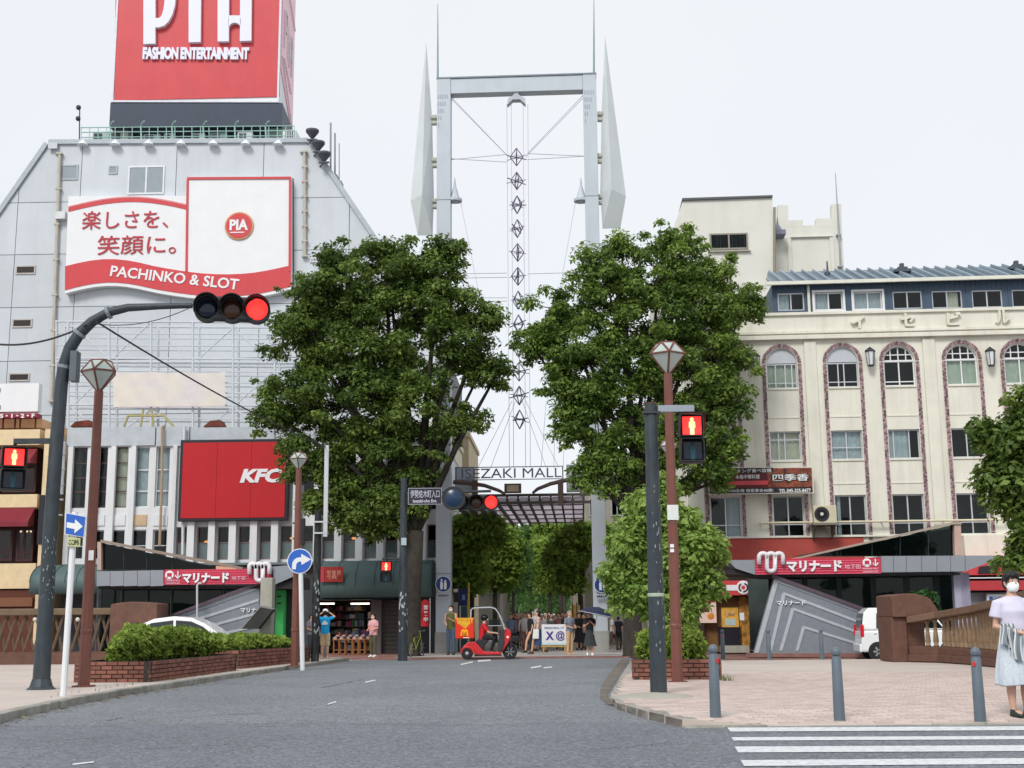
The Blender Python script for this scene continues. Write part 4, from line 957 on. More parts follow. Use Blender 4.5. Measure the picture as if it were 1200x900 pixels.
# roller shutters, shop and green awnings at street level
SH = thing('print_shop', 'open fronted shop with dark teal sign band and crowded shelves', 'shopfront', base(420, 56.6), R(-1.5))
qbox('sign_band', cm('16323a', .5), SH, (374, 684, 463, 703), -.55, .2, bevel=.02)
txt(SH, 'PALETTE PLAZA', cm('3f6a72', .5), (380, 691.5, 428, 699), -.551, .03, bold=.02)
qbox('notice', cm('9fb5b5', .5), SH, (416, 686.5, 427, 689), -.57, -.551)
for x0, x1 in ((373, 392), (411, 433)):
    a, b_ = uv(SH, x0, 707.5, .3), uv(SH, x1, 706, .3); MB().tube([(a[0], .3, a[1]), (b_[0], .3, a[1])], .035, 6).build('tube_light', M['tube_light'], SH)
a, b_ = uv(SH, 368, 765, .6), uv(SH, 444, 703, .6)
MB().box(a[0], b_[0], 4.2, 4.3, 0, b_[1]).build('back_wall', cm('5a5650', .8), SH); MB().box(a[0] - .1, a[0], .7, 4.3, 0, b_[1]).build('side_wall', cm('6a665e', .8), SH); MB().box(b_[0], b_[0] + .1, .7, 4.3, 0, b_[1]).build('side_wall', cm('6a665e', .8), SH)
MB().box(a[0], b_[0], .7, 4.3, b_[1], b_[1] + .1).build('ceiling', cm('8a8880', .8), SH)
goods = ['c8574a', 'd9c9a8', '4a6a9a', 'e0e0dc', '7a5a48', '3f7a4a', 'c8a040', 'b04a78', '8a9aa8', '2f3540']
gm = [cm(c, .6) for c in goods]
for s, (yy, x0, x1, nl) in enumerate(((3.6, 370, 404, 6), (2.4, 404, 428, 6), (1.4, 430, 440, 5), (1.0, 396, 434, 2))):
    ua_, ub_ = uv(SH, x0, 740, yy)[0], uv(SH, x1, 740, yy)[0]
    mb = MB(); rack = MB()
    for l in range(nl):
        z = .15 + l * .36 if s < 3 else .55 + l * .25
        rack.box(ua_, ub_, yy, yy + .35, z - .03, z)
        u = ua_ + .03
        while u < ub_ - .12:
            wd = rng.uniform(.06, .18); mb.cur = rng.randrange(len(gm)); mb.box(u, u + wd, yy + .02, yy + .28, z, z + rng.uniform(.14, .3)); u += wd + .015
    rack.build('shelf', cm('8a7a62', .7), SH); mb.build('goods', gm, SH, kind='stuff')
qbox('column', cm('706a6c', .7), SH, (434, 703, 447, 767), -.2, .6); qbox('shutter', cm('4d4844', .7, dirt=.3), SH, (447, 703, 470, 767), .1, .2)
mb = MB()
for k in range(12): a, b_ = uv(SH, 448, 765 - k * 5, .1), uv(SH, 469, 762.5 - k * 5, .1); mb.box(a[0], b_[0], .08, .1, a[1], b_[1])
mb.build('shutter_rib', cm('5c5650', .7), SH, kind='stuff')
# wooden display stools before the shop
stl = None
for k in range(6):
    px = 394.5 + k * 7.6
    if stl is None:
        stl = thing('wooden_stool', 'wooden display stool stacked with prints, leftmost before the shop', 'stool', base(px, 53.5, .05), R(3), 'wooden stools before the shop')
        MB().box(-.14, .14, -.14, .14, .62, .66).build('seat', cm('9a6a3c', .7), stl, bevel=.01)
        for sx in (-1, 1):
            for sy in (-1, 1): MB().box(sx * .11 - .02, sx * .11 + .02, sy * .11 - .02, sy * .11 + .02, 0, .62).build('leg', cm('8a5c34', .7), stl)
        MB().box(-.11, .11, -.12, -.1, .2, .24).build('rail', cm('8a5c34', .7), stl)
        mb = MB()
        for j in range(5): x = rng.uniform(-.08, .06); mb.box(x - .06, x + .07, rng.uniform(-.12, -.05), rng.uniform(.02, .1), .66 + j * .035, .693 + j * .035)
        mb.build('prints', cm('c9a9a4', .7, rnd=.4), stl)
    else:
        lab = ['', 'wooden display stool stacked with prints, second from the left', 'wooden display stool stacked with prints, third from the left', 'wooden display stool stacked with prints, fourth from the left', 'wooden display stool stacked with prints, fifth from the left', 'wooden display stool stacked with prints, rightmost beside the column'][k]
        copy_tree(stl, None, base(px, 53.5 + rng.uniform(-.2, .2), .05), R(rng.uniform(-8, 8)), lab)
AW_ = thing('shop_awning', 'rounded dark green awning over the shop front with a red sign plate', 'awning', base(430, 56.4), R(-1.5))
def awn(par, x0, x1, ytop, ymid, ybot, dep=1.6):
    u0, u1 = uv(par, x0, 690, -dep)[0], uv(par, x1, 690, -dep)[0]
    zt_, zb_ = uv(par, (x0 + x1) / 2, ytop, 0)[1], uv(par, (x0 + x1) / 2, ymid, -dep)[1]; zl = uv(par, (x0 + x1) / 2, ybot, -dep)[1]
    n = 10; nu = max(6, int((u1 - u0) / .9)); vs = []
    prof_ = [(-dep * math.sin(k / n * math.pi / 2), zb_ + (zt_ - zb_) * math.cos(k / n * math.pi / 2)) for k in range(n + 1)] + [(-dep - .01, zl)]
    for i in range(nu + 1):
        for (y, z) in prof_: vs.append((u0 + (u1 - u0) * i / nu, y, z))
    m = len(prof_); fs = [(i * m + k, i * m + k + 1, (i + 1) * m + k + 1, (i + 1) * m + k) for i in range(nu) for k in range(m - 1)]
    mb = MB(); mb.add(vs, fs); c = mb.build('canopy', M['awning'], par, auto=True)
    so = c.modifiers.new('thick', 'SOLIDIFY'); so.thickness = .03
    for i in (0, nu):
        q2 = MB(); q2.add([(u0 + (u1 - u0) * i / nu, 0, zl)] + [(u0 + (u1 - u0) * i / nu, y, z) for y, z in prof_], [tuple(range(len(prof_) + 1))]); q2.build('end_panel', M['awning'], par)
    rb_ = MB()
    for i in range(nu + 1): rb_.tube([(u0 + (u1 - u0) * i / nu, y - .015, z + .01) for y, z in prof_[:-1]], .012, 4)
    rb_.build('seam', cm('2c4648', .6), par, kind='stuff')
awn(AW_, 372, 505, 657, 687, 700)
qbox('sign_plate', cm('a8332a', .5), AW_, (375, 664, 402, 682), -1.75, -1.68); txt(AW_, '写真屋', cm('d08a78', .5), (383, 668, 400, 679), -1.751, .02, bold=.02)
qbox('sign_edge', M['signred'], AW_, (375, 664, 380, 682), -1.78, -1.751)
AW2 = thing('corner_awning', 'rounded dark green awning at the left end of the white building', 'awning', base(80, 56.4), R(-1.5))
awn(AW2, 34, 116, 662, 683, 696)

# black vertical sign beyond the awning
V = thing('vertical_sign', 'tall black vertical sign with red lettering hanging beside the steel column', 'sign', base(495, 58.5), R(-1.5))
qbox('panel', cm('14141a', .5), V, (485, 592, 505, 720), 0, .6, bevel=.02)
for k, (ch, y) in enumerate((('カ', 597), ('ラ', 613), ('オ', 626), ('ケ', 638), ('館', 651), ('二', 662))): txt(V, ch, cm('d8363a', .5, emit=.15), (489.5, y - 5, 499, y + 5), -.001, .03, bold=.03)

# ================================================================== far left cream and burgundy building
Cb = thing('burgundy_building', 'cream building with burgundy awnings and dark windows at the left edge', 'building', base(0, 56.35), R(-1))
bur = cm('7a1c2c', .6, dirt=.2); crm = cm('dcc7a0', .7, dirt=.25, dcol=(.4, .33, .22)); dkb = cm('3a1a1c', .6)
def cbox(n, m, bx, y0, y1, **k): return qbox(n, m, Cb, bx, y0, y1, **k)
cbox('wall', crm, (-120, 503, 47, 523), 0, 6); cbox('wall', crm, (-120, 579, 44, 596), 0, 6); cbox('wall', crm, (-120, 660, 42, 691), 0, 6); cbox('core', dkb, (-120, 523, 44, 765), .9, 6)
cbox('corner_post', crm, (44, 503, 53, 770), .02, 5.9)
cbox('plinth', cm('5a3020', .7), (-120, 691, 42, 775), .1, .8)
for y0, y1, n in ((526, 543, 3), (595, 617, 4)):
    a, b_ = uv(Cb, -120, y1, -.7), uv(Cb, 41 if n == 4 else 44, y0, 0); 
    MB().add([(a[0], 0, b_[1]), (b_[0], 0, b_[1]), (b_[0], -.7, a[1] + .15), (a[0], -.7, a[1] + .15), (b_[0], -.7, a[1] - .05), (a[0], -.7, a[1] - .05), (a[0], 0, a[1]), (b_[0], 0, a[1])], [(0, 3, 2, 1), (3, 5, 4, 2), (1, 2, 4, 7), (0, 6, 5, 3)]).build('awning', bur, Cb)
for bx in ((-60, 546, 0, 577), (2, 546, 43, 577), (-60, 619, 16, 658), (18, 619, 40, 658)):
    a, b_ = uv(Cb, bx[0], bx[3], .2), uv(Cb, bx[2], bx[1], .2); window(Cb, a[0], b_[0], a[1], b_[1], .2, dkb, (.45,), (.28,), .1, back=None)
for x in (24, 31, 37): p = uv(Cb, x, 622, .5); MB().ball((p[0], .5, p[1]), .08, 8, 6).build('hanging_lamp', cm('ffd8b0', .4, emit=.8), Cb)
cbox('brown_screen', cm('7a5038', .7), (-120, 700, 38, 712), -.1, .09)
cbox('roof_sign', M['signwhite'], (-120, 449, 46, 484), .5, .9); cbox('sign_strip', cm('8a1e38', .5), (-120, 484, 43.5, 490.5), .3, .9)
txt(Cb, 'S・1・2・F', M['signwhite'], (0, 484.8, 41, 490), .299, .03, bold=.04); txt(Cb, '王', cm('4a2030', .5), (-26, 455, 2, 480), .499, .03, bold=.05)
mb = MB()
for x in (-20, 2, 16, 22, 40): a = uv(Cb, x, 503, .6); b_ = uv(Cb, x + 1.5, 490, .6); mb.box(a[0], b_[0], .6, .75, a[1], b_[1])
mb.build('sign_support', cm('5a2a2c', .7), Cb); cbox('parapet', cm('d8b088', .7), (-120, 491, 50, 503), 1.2, 6)
cbox('blade_sign', cm('22222a', .5), (43, 580, 52, 638), -.5, -.001)

# distant buildings beyond the gate
def block(name, label, px0, px1, ytop, Y, col, dep=14, rows=0, cols=0, wc='3c4046'):
    o = thing(name, label, 'building', base((px0 + px1) / 2, Y), R(-2), 'buildings beyond the gate')
    a, b_ = uv(o, px0, 760), uv(o, px1, ytop); hs = []
    W_, Hh = b_[0] - a[0], b_[1]
    MB().box(a[0], b_[0], 0, dep, 0, Hh).build('wall', cm(col, .8, dirt=.3, dcol=(.25, .22, .18), streak=(1, 1, .2)), o)
    MB().box(a[0] - .1, b_[0] + .1, -.1, dep + .1, Hh, Hh + .3).build('parapet', cm(col, .8), o)
    for r in range(rows):
        for c in range(cols):
            u = a[0] + W_ * (c + .22) / cols; z = 3.4 + (Hh - 4.4) * r / max(rows - 1, 1) * (rows - 1) / rows
            wf = window(o, u, u + W_ / cols * .56, z, z + (Hh - 4.4) / rows * .55, -.09, M['alu'], (.5,), (), .06, pane=M['darkglass'], depth=.085)
    return o
block('beige_building', 'pale beige building seen between left tree and steel column', 455, 522, 500, 68, 'd9d2bf', 12, 4, 3)
block('tan_building', 'tan tiled building just right of the left steel column', 527, 549, 512, 82, 'c4b294', 10, 4, 2)
block('grey_building', 'grey building behind the right steel column', 688, 760, 545, 70, 'a8a498', 14, 3, 3)
block('cream_shop_building', 'cream building hidden behind the right hand big tree', 760, 832, 520, 66, 'c9c3b2', 10, 3, 3)
block('white_mall_building', 'white building far down the mall on the left', 480, 585, 612, 105, '8d887c', 14, 4, 6)
block('brown_mall_building', 'light brown building far down the mall on the right', 672, 760, 600, 110, '8a7c6c', 14, 4, 5)
block('end_building', 'pale building closing the far end of the tree lined mall', 560, 720, 668, 260, '9a9a94', 14, 3, 8)
# ================================================================== underground mall entrances
def m_logo(par, x0, y0, x1, y1, off, m, r=.075):
    """three rounded arches, the middle ones running down into a loop"""
    def g_(fx, fy): p = uv(par, x0 + (x1 - x0) * fx, y0 + (y1 - y0) * fy, off); return (p[0], off, p[1])
    mb = MB(); A = lambda cx, cy, rx, ry, a0, a1: [g_(cx + rx * math.cos(R(a)), cy - ry * math.sin(R(a))) for a in [a0 + (a1 - a0) * k / 8 for k in range(9)]]
    mb.tube([g_(.05, .62)] + A(.2, .2, .15, .18, 180, 0) + [g_(.35, .75)] + A(.5, .78, .15, .2, 180, 360) + [g_(.65, .2)] + A(.8, .2, .15, .18, 180, 0) + [g_(.95, .62)], r, 6)
    mb.tube([g_(.35, .3)] + A(.5, .2, .15, .18, 180, 0) + [g_(.65, .3)], r, 6)
    return mb.build('logo', m, par, smooth=True)
def train_icon(par, cx, cy, off):
    u, z = uv(par, cx, cy, off); MB().lathe([(.13, off), (.145, off + .012)], 18, (u, 0, z), 'y').build('train_symbol', M['signwhite'], par)
    mb = MB(); mb.box(u - .075, u + .075, off - .01, off, z - .045, z + .07).box(u - .09, u - .05, off - .01, off, z - .09, z - .06).box(u + .05, u + .09, off - .01, off, z - .09, z - .06); mb.build('train_mark', M['signred2'], par)
    a = uv(par, cx + 10, cy, off)[0]; mb = MB(); mb.tube([(a, off, z + .13), (a, off, z - .1)], .022, 5); mb.tube([(a - .09, off, z - .01), (a, off, z - .11), (a + .09, off, z - .01)], .022, 5); mb.build('arrow', M['signwhite'], par)
def stair_entrance(mir):
    pass
# right entrance
E1 = thing('underground_entrance', 'right hand underground mall entrance with crimson sign and grey striped stair wall', 'subway entrance', base(1000, 43), R(-2))
SR, SW = M['signred2'], M['signwhite']
qbox('sign_board', SR, E1, (885.5, 653.5, 1032, 673.5), -.75, -.35, bevel=.01)
mb = MB()
for k in range(6): a, b_ = uv(E1, 885.5, 657.3 + k * 3, -.76), uv(E1, 1032, 656.8 + k * 3, -.76); mb.box(a[0], b_[0], -.76, -.751, a[1], b_[1])
mb.build('sign_line', cm('d8607c', .5), E1)
m_logo(E1, 888, 648, 919, 670, -.86, cm('d9d5da', .35))
txt(E1, 'マリナード', SW, (922, 656.5, 986, 670.5), -.762, .06, bold=.05); txt(E1, '地下街', cm('e9b8c4', .4), (990, 661, 1008.5, 667), -.762, .02)
train_icon(E1, 1016, 659.5, -.78); txt(E1, 'MARINE-ARD', cm('e9b8c4', .4), (1011, 665.3, 1029, 667.3), -.762, .01, bold=.02); txt(E1, 'UNDERGROUND', cm('e9b8c4', .4), (1011, 669, 1029, 671), -.762, .01, bold=.02)
fs = [(1032.3, 652), (1060, 652)], 
xs = [1032.3, 1047, 1062, 1080, 1098, 1114, 1131]
for k in range(6): qpoly('fascia_panel', M['fascia'], E1, [(xs[k] + .25, 651.7 - k * .1), (xs[k + 1] - .25, 651.6 - k * .1), (xs[k + 1] - .25, 670.6 - k * .2), (xs[k] + .25, 670.8 - k * .2)], -.7, .6)
qpoly('fascia_panel', M['fascia'], E1, [(1131.3, 651), (1179, 651), (1164, 657), (1131.3, 669.4)], -.7, .6)
qpoly('fascia_panel', M['fascia'], E1, [(853, 656.5), (885, 656), (885, 673.5), (862, 666)], -.7, .5)
qpoly('soffit', cm('2a2326', .7), E1, [(838, 672), (862, 666.5), (886, 674), (1125, 671.5), (1125, 673.5), (905, 677), (870, 674)], -.55, 1.6)
# upper glass wedge in panes
gx = [955, 985, 1022, 1055, 1088, 1117.5]
def ytop(x): return 652.5 + (x - 946) * (614.5 - 652.5) / (1118 - 946)
for k in range(5): qpoly('pane', M['darkglass'], E1, [(gx[k] + .3, 651.5), (gx[k + 1] - .3, 651.2), (gx[k + 1] - .3, ytop(gx[k + 1]) + .4), (gx[k] + .3, ytop(gx[k]) + .4)], .0, .03)
for x in gx[1:-1]: qpoly('mullion', cm('22282b', .5), E1, [(x - .5, 651.5), (x + .5, 651.5), (x + .5, ytop(x + .5)), (x - .5, ytop(x))], -.02, .05)
qpoly('roof_trim', cm('a09386', .5), E1, [(886, 665.8 - 0), (886, 663.8), (1118, 611.5), (1127, 611.5), (1127, 614.5), (1118, 614.4)], -.25, .35)
qpoly('end_post', cm('b79c92', .5), E1, [(1118.2, 614.6), (1126, 614.6), (1127.5, 651), (1119, 651)], -.2, .25)
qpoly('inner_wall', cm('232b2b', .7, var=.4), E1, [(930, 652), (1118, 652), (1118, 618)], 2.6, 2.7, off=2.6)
# lower glass wall
gx = [905, 945, 985, 1025, 1065, 1100, 1123]
for k in range(6): qbox('pane', M['darkglass'], E1, (gx[k] + .4, 674, gx[k + 1] - .4, 762), .85, .88)
mb = MB()
for x in gx: a, b_ = uv(E1, x - .6, 765, .82), uv(E1, x + .6, 673, .82); mb.box(a[0], b_[0], .82, .92, a[1], b_[1])
mb.build('mullion', cm('1f2628', .5), E1)
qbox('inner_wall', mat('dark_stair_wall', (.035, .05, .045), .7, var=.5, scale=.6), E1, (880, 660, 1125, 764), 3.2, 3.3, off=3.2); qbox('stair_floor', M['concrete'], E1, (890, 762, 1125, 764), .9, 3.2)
for x0, x1, c in ((1123.5, 1128, 'a4a0b4'), (1131, 1135.5, '8c889c')): qbox('post', cm(c, .5), E1, (x0, 671, x1, 765), -.1, .15)
# striped stair wall
qpoly('stair_wall', M['tilegrey'], E1, [(908, 677), (884.5, 765.5), (1060, 765.5), (1060, 733)], -.5, -.12)
mb = MB()
for (ax, ay, dx, dy, rx, ry, t) in ((909.5, 678.5, 886.5, 765, 1050, 731.2, 2.3), (918.5, 694.5, 903, 762.5, 1050, 745.5, 1.7), (929, 712.5, 915, 762.5, 1050, 757, 1.7), (941.5, 734, 934, 762.5, 1035, 763.5, 1.6)):
    mb.prism([uv(E1, x, y, -.52) for x, y in ((ax - t, ay), (ax + t * 1.3, ay + t), (dx + t * 1.1, dy), (dx - t * 1.1, dy))], -.522, -.501)
    mb.prism([uv(E1, x, y, -.52) for x, y in ((ax - t * .3, ay - t * .5), (rx, ry - t), (rx, ry + t), (ax + t * .6, ay + t * 1.6))], -.526, -.501)
mb.build('light_tile_band', M['tilelight'], E1)
txt(E1, 'マリナード', SW, (910, 703.5, 944, 709.5), -.53, .03, bold=.03)
qpoly('wall_cap', cm('564652', .5), E1, [(905, 672.5), (1060, 729.5), (1060, 733.5), (905, 676.5)], -.62, .0)
qpoly('kerb', M['redpave'], E1, [(880, 766), (1062, 766), (1062, 770), (878, 770)], -.9, -.0)

# left entrance, mirrored
E2 = thing('underground_entrance', 'left hand underground mall entrance with crimson sign behind the clipped hedge', 'subway entrance', base(220, 42), R(0))
qbox('sign_board', SR, E2, (192, 666.5, 318, 685.5), -.75, -.35, bevel=.01)
mb = MB()
for k in range(6): a, b_ = uv(E2, 192, 670 + k * 2.9, -.76), uv(E2, 318, 669.5 + k * 2.9, -.76); mb.box(a[0], b_[0], -.76, -.751, a[1], b_[1])
mb.build('sign_line', cm('d8607c', .5), E2)
m_logo(E2, 291, 660, 317, 681, -.86, cm('d9d5da', .35))
txt(E2, 'マリナード', SW, (214, 671, 269, 683.5), -.762, .06, bold=.05); txt(E2, '地下街', cm('e9b8c4', .4), (272, 675, 288, 680), -.762, .02)
train_icon(E2, 198.5, 674, -.78); txt(E2, 'MARINE-ARD', cm('e9b8c4', .4), (194.5, 679.3, 211, 681.2), -.762, .01, bold=.02); txt(E2, 'UNDERGROUND', cm('e9b8c4', .4), (194.5, 682.5, 211, 684.3), -.762, .01, bold=.02)
xs = [113, 129, 145, 161, 176, 191.7]
for k in range(5): qpoly('fascia_panel', M['fascia'], E2, [(xs[k] + .25, 669.5 - k * .3), (xs[k + 1] - .25, 669.3 - k * .3), (xs[k + 1] - .25, 686.4), (xs[k] + .25, 687)], -.7, .6)
qpoly('fascia_panel', M['fascia'], E2, [(318.3, 664), (342, 662), (352, 672), (322, 685)], -.7, .6)
qpoly('soffit', cm('2a2326', .7), E2, [(115, 687.5), (192, 686.3), (322, 686), (352, 676), (352, 690), (115, 690)], -.55, 1.4)
gx = [119.5, 145, 172, 202, 232, 262]
def ytop2(x): return 636 + (x - 118) * (668 - 636) / (272 - 118)
for k in range(5): qpoly('pane', M['darkglass'], E2, [(gx[k] + .3, 667.5), (gx[k + 1] - .3, 667), (gx[k + 1] - .3, ytop2(gx[k + 1])), (gx[k] + .3, ytop2(gx[k]))], 0, .03)
for x in gx[1:-1]: qpoly('mullion', cm('22282b', .5), E2, [(x - .5, 667.5), (x + .5, 667.5), (x + .5, ytop2(x)), (x - .5, ytop2(x))], -.02, .05)
qpoly('roof_trim', cm('8c7e72', .5), E2, [(117, 633), (119, 632.5), (284, 664.5), (284, 668), (119, 635.8)], -.25, .35)
qpoly('end_post', cm('b79c92', .5), E2, [(114, 635), (118.5, 635), (118.5, 668), (114, 668)], -.2, .25)
qpoly('trim_block', cm('d0a888', .6), E2, [(253, 663), (277, 666), (277, 668), (253, 668)], -.28, -.25)
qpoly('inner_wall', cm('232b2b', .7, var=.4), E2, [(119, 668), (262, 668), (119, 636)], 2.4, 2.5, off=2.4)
gx = [116, 142, 172, 200.5, 230, 262, 290, 318, 345]
for k in range(8): qbox('pane', M['darkglass'] if k < 6 else cm('2c3433', .4), E2, (gx[k] + .4, 688.5, gx[k + 1] - .4, 765), .85, .88)
mb = MB()
for x in gx: a, b_ = uv(E2, x - .6, 768, .82), uv(E2, x + .6, 687, .82); mb.box(a[0], b_[0], .82, .92, a[1], b_[1])
mb.build('mullion', cm('1f2628', .5), E2)
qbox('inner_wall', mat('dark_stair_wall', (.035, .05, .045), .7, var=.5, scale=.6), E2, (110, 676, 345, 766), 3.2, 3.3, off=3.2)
qbox('post', cm('a4a0b4', .5), E2, (111.5, 687, 115.5, 768), -.1, .15)
qpoly('stair_wall', M['tilegrey'], E2, [(304, 685), (304, 768), (168, 768), (168, 736)], -.5, -.12)
mb = MB()
for y0, y1, t in ((688, 735.5, 2), (703, 744.5, 1.6), (718, 754, 1.6), (733, 763, 1.5)):
    mb.prism([uv(E2, x, y, -.52) for x, y in ((303, y0 - t), (303, y0 + t), (172, y1 + t), (172, y1 - t))], -.524, -.501)
mb.build('light_tile_band', M['tilelight'], E2)
txt(E2, 'マリナード', SW, (282, 712, 313, 718), -.53, .03, bold=.03)
qpoly('wall_cap', cm('564652', .5), E2, [(304, 681), (304, 685), (168, 735.5), (168, 732)], -.62, .0)
mb = MB(); c = [uv(E2, x, y, -1) for x, y in ((231, 745), (231, 686), (233, 683.5), (236, 683.5))]; mb.tube([(p[0], -1, p[1]) for p in c], .035, 6); mb.build('handrail_post', M['alu'], E2)
# concrete pillar with slanted slab, green locker beside the left entrance
CP = thing('concrete_pillar', 'weathered concrete pillar carrying a tilted dark slab beside the left entrance', 'pillar', base(311, 40), R(0))
qbox('shaft', M['concrete'], CP, (303, 677, 319.5, 768), 0, .5, bevel=.02)
qpoly('slab', cm('2c2f2d', .7, dirt=.3), CP, [(282, 737), (305, 711), (319.5, 714.5), (302, 737)], -.5, -.01); qpoly('slab_top', cm('7a7c78', .7), CP, [(282, 737), (305, 711), (306, 709.8), (320.5, 713.5), (319.5, 714.5), (305.4, 711.6), (283.5, 737)], -.52, .02, off=-.52)
GL = thing('green_locker', 'bright green ticket cabinet with two dark slots beside the concrete pillar', 'cabinet', base(327, 43.2), R(0))
qbox('body', cm('3fae5a', .5), GL, (321, 691, 333, 768), -.9, -.4, bevel=.02)
for y in (698, 706): qbox('slot', M['black'], GL, (324.5, y, 329.5, y + 2), -.92, -.9)

# ================================================================== mall gate tower
G = thing('gate_tower', 'tall pale steel portal tower with pointed fins at the mall entrance', 'gate tower', base(610, 55, .05), R(-3))
def gq(x, y, off=0): p = uv(G, x, y, off); return (p[0], off, p[1])
xl, xr = (gq(512.3, 420)[0], gq(528.8, 420)[0]), (gq(687.6 + 7.5, 420)[0], gq(703.5 + 7.5, 420)[0])
xl = (gq(511.5, 300)[0], gq(528, 300)[0]); xr = (gq(687, 300)[0], gq(703, 300)[0])
ztl, zt_r = gq(520, 92)[2], gq(692, 87)[2]
for (a, b_), nm in ((xl, 'column'), (xr, 'column')):
    mb = MB(); mb.box(a, b_, 0, .62, 0, (ztl + zt_r) / 2); c = mb.build(nm, M['tower'], G, bevel=.02)
    mb = MB(); mb.box(a - .03, b_ + .03, -.03, .65, 0, .9); mb.build('column_base', cm('9a9a96', .8, dirt=.5), c)
    mb = MB()
    for k in range(1, 7): z = k * 3.4; mb.box(a - .012, b_ + .012, -.012, .632, z, z + .03)
    mb.build('joint_line', cm('7f8a94', .6), c)
    mb = MB()
    for r_ in range(5):
        for k in range(5 - r_): mb.box(a + .06 + k * .1, a + .11 + k * .1, -.008, -.001, ztl - 1.0 - r_ * .35, ztl - .8 - r_ * .35)
    mb.build('bolt_plate', cm('9da3b4', .6), c, kind='stuff')
zb = gq(606, 107)[2]; zm = (ztl + zt_r) / 2
MB().box(xl[1] + .003, xr[0] - .003, .03, .59, zb, zm - .004).build('cross_beam', M['tower'], G, bevel=.02)
MB().box(xl[0] - .02, xr[1] + .02, -.02, .64, zm, zm + .07).build('beam_cap', cm('77838c', .5), G)
def fin(pts, ridge, nm):
    """folded kite plate: outline points in the picture plane plus a raised ridge line"""
    mb = MB(); P_ = [gq(x, y, .3) for x, y in pts]; rt, rb_ = gq(*ridge[0], .3), gq(*ridge[1], .3); n = len(P_)
    f_ = Vector(rt) + Vector((0, -.06, 0)); g2 = Vector(rb_) + Vector((0, -.75, 0)); bk = Vector(rb_) + Vector((0, .75, 0))
    vs = P_ + [tuple(g2), tuple(bk)]; fs = []
    for i in range(n): j = (i + 1) % n; fs += [(i, j, n), (j, i, n + 1)]
    mb.add(vs, fs); return mb.build('fin', M['fin'], G)
fin([(499.5, 50), (481, 235), (489.5, 276), (507, 276), (508.5, 230), (506.5, 140)], ((499, 60), (497, 234)), 'a')
fin([(709, 42), (733.5, 230), (727, 268), (706, 268), (703.5, 225), (705, 130)], ((709, 52), (716, 228)), 'b')
mb = MB()
for x0, x1, y in ((505, 513, 138), (506, 513, 188), (507, 513, 236), (700, 708, 134), (700, 708, 183), (700, 706, 231)):
    a = gq(x0, y, .3); b_ = gq(x1, y, .3); mb.tube([a, b_], .14, 8); mb.tube([(a[0], .3, a[2] - .28), (b_[0], .3, b_[2] - .28)], .1, 8)
mb.build('fin_bracket', cm('a8a99c', .5), G)
for x, y0, y1 in ((513, 5, 93), (696, -2, 88)):
    a, b_ = gq(x, y1, .3), gq(x, y0, .3); MB().tube([a, ((a[0] + b_[0]) / 2, .3, (a[2] + b_[2]) / 2), b_], [.05, .035, .015], 6).build('spire', cm('7f9a96', .4), G)
for x, s in ((533, 1), (681, -1)):
    p = gq(x, 230, .3); mb = MB(); mb.lathe([(.02, .9), (.06, .5), (.2, 0), (.24, -.1), (.34, -.14), (.34, -.26), (.1, -.3)], 12, (p[0], .3, p[2])); c = mb.build('cable_head', M['tower'], G)
    mb = MB()
    for dx in (-.25, .25): mb.tube([(p[0] + dx, .3, p[2] - .2), (p[0] + dx * 5 + s * .2, .3, p[2] - 6.5)], .018, 4)
    mb.build('guy_wire', cm('b8bcc4', .4), G)
# wires
wire = cm('9a9eaa', .4)
mb = MB()
for a, b_ in (((529, 114), (594, 182)), ((686, 109), (618, 180)), ((529, 116), (596, 184)), ((686, 112), (616, 184)), ((529, 187), (594, 181)), ((686, 183), (618, 180)), ((529, 186), (594, 190)), ((686, 183), (618, 187)), ((529, 321), (594, 320)), ((690, 319), (618, 321)), ((529, 326), (594, 325)), ((529, 349), (594, 349)), ((529, 353), (594, 353))):
    mb.tube([gq(*a, .3), gq(*b_, .3)], .016, 4)
for x, x2 in ((594, 594), (599, 599), (613, 613), (618.5, 618.5)): mb.tube([gq(x, 122, .3), gq(x2 + 3, 548, .3)], .014, 4)
for x, x2 in ((600, 560), (604, 575), (612, 640), (616, 655), (640, 634), (651, 649), (663, 660)): mb.tube([gq(x, 470, .3), gq(x2, 548, .3)], .012, 4)
mb.build('stay_wire', wire, G)
p = gq(605, 116, .3); mb = MB(); mb.prism([(p[0] - .42, p[2] - .35), (p[0] - .38, p[2] - .05), (p[0] - .12, p[2] + .12), (p[0] - .1, p[2] + .35), (p[0] + .1, p[2] + .35), (p[0] + .12, p[2] + .12), (p[0] + .42, p[2] - .05), (p[0] + .44, p[2] - .35), (p[0] + .18, p[2] - .1), (p[0] - .16, p[2] - .1)], .1, .5); mb.build('hanger_block', cm('b0b6be', .5), G)
# hanging string of wire diamonds
dm = MB(); hv, hw, rr_ = .43, .30, .024
tp, bt = (0, 0, hv), (0, 0, -hv)
for k in range(4):
    a = math.pi / 2 * k; e_ = (hw * math.cos(a), hw * math.sin(a), 0); a2 = a + math.pi / 2; e2 = (hw * math.cos(a2), hw * math.sin(a2), 0)
    dm.tube([tp, e_], rr_, 5); dm.tube([bt, e_], rr_, 5); dm.tube([e_, e2], rr_ * .4, 4)
dm.tube([(-.46, 0, .1), (.46, .1, -.1)], .026, 5); dm.tube([(-.46, .1, -.12), (.46, 0, .1)], .018, 5); dm.tube([(0, -.4, .06), (0, .4, -.06)], .016, 5)
dm.ball((0, 0, 0), .05, 8, 6)
dme = dm.mesh('wire_diamond', cm('6a6480', .4, metal=.3))
for k in range(12):
    p = gq(605.3 + k * .33, 184 + k * 27.95, .3); link('wire_diamond', dme, G, p, (0, 0, k * .35 * (1 if k % 2 else -1)))
